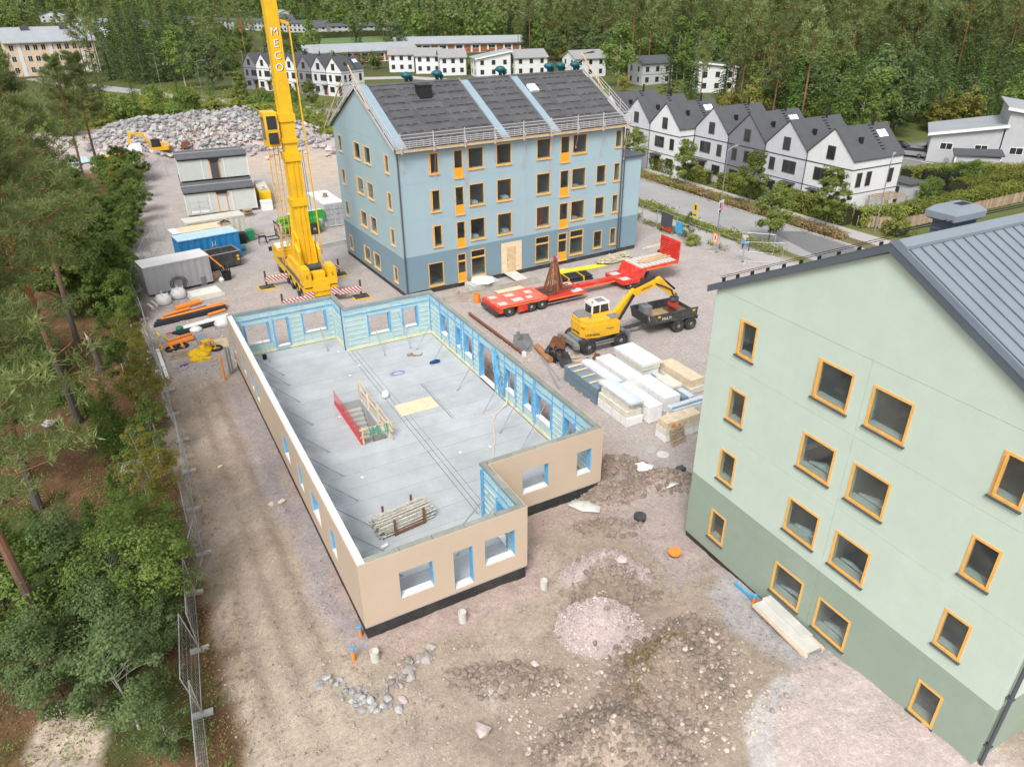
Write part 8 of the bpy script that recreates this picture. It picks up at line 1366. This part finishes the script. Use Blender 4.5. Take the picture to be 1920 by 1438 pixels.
for i, (x, y, s, p) in enumerate(((1, 268, 1.05, PM[0]), (5, 256, 1.1, SM[0]), (9.5, 245, 1.2, SM[0]), (13, 240, 1.25, SM[0]), (17.5, 240, 1.15, SM[0]), (21, 250, 1.1, PM[1]), (11.5, 252, 1.2, SM[1]), (25, 258, 1.1, SM[0]), (-3, 258, .9, PM[2]), (15, 262, 1.2, SM[0]), (7, 268, 1.2, SM[1]), (3, 247, 1.15, SM[0]), (8, 236, 1.2, SM[0]), (19, 232, 1.2, SM[0]), (15.5, 230, 1.1, SM[1]), (11, 229, 1.15, SM[0]), (23, 240, 1.25, SM[0]), (-1, 242, 1.0, SM[1]), (27, 246, 1.2, SM[0]), (20, 258, 1.3, SM[0]))): plant(p, x, y, 'tall dark conifer in the group right of the peach block', 'tree', 'dark conifers right of the peach block', sc=s)
for i, (x, y, s, p, l) in enumerate(((20, 212, 1.05, DM[0], 'round green birch right of the dark conifers'), (25.5, 200, 1.1, DM[2], 'large round willow like tree left of the crane cab'), (32, 208, .9, DM[1], 'green tree left of the distant terrace'), (30, 222, 1.0, PM[2], 'brownish pine behind the green tree left of the terrace'), (73, 276, 1.0, DM[0], 'birch behind the school left end'), (50, 230, 1.0, DM[2], 'broad tree behind the crane lettering'), (58, 240, .9, DM[2], 'broad tree just right of the crane lettering'), (106, 275, 1.0, DM[2], 'round tree between the two school buildings'), (62, 290, 1.1, DM[0], 'tree behind the school roof left'), (46, 260, 1.1, PM[0], 'tall pine left of the boom top'), (121, 149, 1.1, DM[0], 'tall birch left of the light grey villa'), (116, 140, .6, DM[3], 'yellowish small tree before the light grey villa'), (113.5, 66, .75, DM[3], 'bright yellow green birch at the car park'), (111, 61.5, .6, DM[3], 'second yellow green birch at the car park'), (152, 190, 1.1, DM[2], 'wide green tree right of the villas'))): plant(p, x, y, l, 'tree', None, sc=s)
# ---- forest behind the houses: nearest trees one by one, the rest as one mass
def proj_ok(x, y, z, mx=.06):
    d = np.stack([x-CAM[0], y-CAM[1], z-CAM[2]], -1); c_ = d@np.array(fw); u_ = d@np.array(r2)/c_*1364.45/1920; v_ = d@np.array(u2)/c_*1364.45/1920
    return (c_ > 5) & (np.abs(u_) < .5+mx) & (v_ < .374+mx) & (v_ > -.42)
rf_ = np.random.RandomState(21)
def infor(x, y):
    A = (y > 57) & (y < 205) & (x > np.where(y < 112, 99+(y-56)*.22, 111+(y-112)*.47)) & ~((x < 128) & (y < 62)); B = (y >= 190) & (x > 150+(y-190)*.02) & ~((y > 262) & (y < 320) & (x < 175)); A |= B
    A &= ~((np.abs(x-132) < 9) & (np.abs(y-143) < 16)) & ~((x > 120) & (x < 143) & (y > 112) & (y < 158) & (x+y < 275))
    for hx, hy in ((273, 297), (312, 292), (318, 262), (300, 222), (276, 186)): A &= ~((np.abs(x-hx-3) < 11) & (np.abs(y-hy+2) < 11))
    far = (np.hypot(x, y) > 330) & ~((x > 40) & (x < 180) & (y > 320) & (y < 660)) & ~((np.abs(x-10) < 34) & (y < 720)) & ~((x < 60) & (y < 480) & (x > -60)) & (x < 260+y*.4); D_ = (x < -34) & (y > 180)
    return A | far | D_
N0 = 26000; ry = np.sqrt(rf_.rand(N0))*1500; ra = rf_.uniform(-.20, 1.17, N0); fx, fy = CAM[0]+ry*np.sin(ra), CAM[1]+ry*np.cos(ra)
N1 = 5200; fx = np.concatenate([fx, rf_.uniform(95, 330, N1)]); fy = np.concatenate([fy, rf_.uniform(55, 330, N1)])
fz = gz(fx, fy); ok = infor(fx, fy) & proj_ok(fx, fy, fz+9); fx, fy, fz = fx[ok], fy[ok], fz[ok]; dd = np.hypot(fx-CAM[0], fy-CAM[1])
# thin to a minimum spacing on a grid
cell = {}; keep = []
for i in np.argsort(rf_.rand(len(fx))):
    g_ = 5.2 if dd[i] < 330 else 7.5; key = (int(fx[i]//g_), int(fy[i]//g_), g_)
    if key in cell: continue
    cell[key] = 1; keep.append(i)
keep = np.array(keep); fx, fy, fz, dd = fx[keep], fy[keep], fz[keep], dd[keep]; o_ = np.argsort(dd); fx, fy, fz, dd = fx[o_], fy[o_], fz[o_], dd[o_]
kindn = fbm(fx*.02, fy*.02)+.18*(rf_.rand(len(fx))-.5); edge = dd < 175
kind = np.where(kindn > .09, 2, np.where(kindn < -.05, 1, 0)); kind = np.where((rf_.rand(len(fx)) < .5) & edge, 2, kind); kind = np.where(dd > 230, np.where(rf_.rand(len(fx)) < .36, 2, np.where(rf_.rand(len(fx)) < .35, 1, 0)), kind)
KL = {0: ('tall pine of the forest behind the houses', 'pines of the forest'), 1: ('dark spruce of the forest behind the houses', 'spruces of the forest'), 2: ('green broadleaf tree of the forest behind the houses', 'broadleaf trees of the forest')}
cnt = {0: 0, 1: 0, 2: 0}; rest = []
for i in range(len(fx)):
    k = int(kind[i])
    if cnt[k] < 285 and dd[i] < 420:
        cnt[k] += 1; pr = (PM, SM, DM)[k]; j = rf_.randint(len(pr)); s = rf_.uniform(.6, 1.2)
        if k == 2 and j == 3: s *= .9
        plant(pr[j], fx[i], fy[i], KL[k][0], 'tree', KL[k][1], sc=s, z=fz[i])
    else: rest.append(i)
def lowtree(kind, seed):
    rs = np.random.RandomState(seed)
    if kind == 1: n = 150; t = rs.rand(n)**.7; a = rs.uniform(0, 6.28, n); r_ = 3.2*(1-t)*rs.uniform(.5, 1, n); P = np.stack([r_*np.cos(a), r_*np.sin(a), 1.5+15*t], -1); sz = 1.7*rs.uniform(.6, 1.2, n)
    else: n = 170; d = rs.normal(size=(n, 3)); d /= np.linalg.norm(d, axis=1, keepdims=True); P = d*rs.rand(n, 1)**.4*np.array([3.4, 3.4, 5.0 if kind else 4.2])*(1+.25*np.sin(d[:, :1]*5+seed)); P[:, 2] += 13.5 if kind == 0 else 8.5; sz = 1.6*rs.uniform(.6, 1.2, n)
    V = quads(P, rs.normal(size=(n, 3))*.6+np.array([0, 0, .8])+P*np.array([.2, .2, .0]), sz, .7, rs)
    if kind == 0: V = np.concatenate([V, np.array([(-.22, 0, 0), (.22, 0, 0), (.15, 0, 14), (-.15, 0, 14), (0, -.22, 0), (0, .22, 0), (0, .15, 14), (0, -.15, 14)])])
    return V
LT = {k: [lowtree(k, 5*k+q) for q in range(3)] for k in range(3)}
print('forest individuals', cnt, 'mass', len(rest))
for k, (nm, lm) in enumerate((('far_pine_forest', 'leaf_pine'), ('far_spruce_forest', 'leaf_spruce'), ('far_broadleaf_forest', 'leaf_birch'))):
    VV = []
    for i in rest:
        if kind[i] != k: continue
        V = LT[k][rf_.randint(3)]*rf_.uniform(.75, 1.2)*np.array([1, 1, rf_.uniform(.9, 1.2)]); a = rf_.uniform(0, 6.28); c, s = math.cos(a), math.sin(a); VV.append(np.stack([V[:, 0]*c-V[:, 1]*s+fx[i], V[:, 0]*s+V[:, 1]*c+fy[i], V[:, 2]+fz[i]-.3], -1))
    if VV: stuff(obj(nm, tmesh(nm, np.concatenate(VV), lm), None))
# trees and gardens among the distant houses
for i in range(70):
    x, y = rf_.uniform(20, 190), rf_.uniform(300, 640)
    if proj_ok(np.array([x]), np.array([y]), np.array([5.]))[0] and not (330 < y < 425 and 98 < x < 152): plant(DM[rf_.randint(4)], x, y, 'garden tree among the distant houses', 'tree', 'garden trees among distant houses', sc=rf_.uniform(.45, .95))
for i in range(75):
    x, y = (rf_.uniform(-40, 30), rf_.uniform(300, 520)) if i % 2 else (rf_.uniform(22, 68), rf_.uniform(285, 430)); plant((DM+PM)[rf_.randint(7)], x, y, 'tree between the peach block and the far terrace', 'tree', 'trees behind the peach block', sc=rf_.uniform(.6, .95))
for i in range(26):
    a = i/25; x = 74+50*a+rf_.normal(0, 2); y = 236-46*a+rf_.normal(0, 3)+6; plant(DM[rf_.randint(4)], x, y, 'garden tree among the white villas', 'tree', 'garden trees among the villas', sc=rf_.uniform(.3, .5))
hedge((96, 322), (152, 318), 3, 3, 'long dark hedge along the near side of the playing field', 2600); hedge((98, 428), (160, 424), 3, 3.5, 'long dark hedge behind the playing field', 2600)
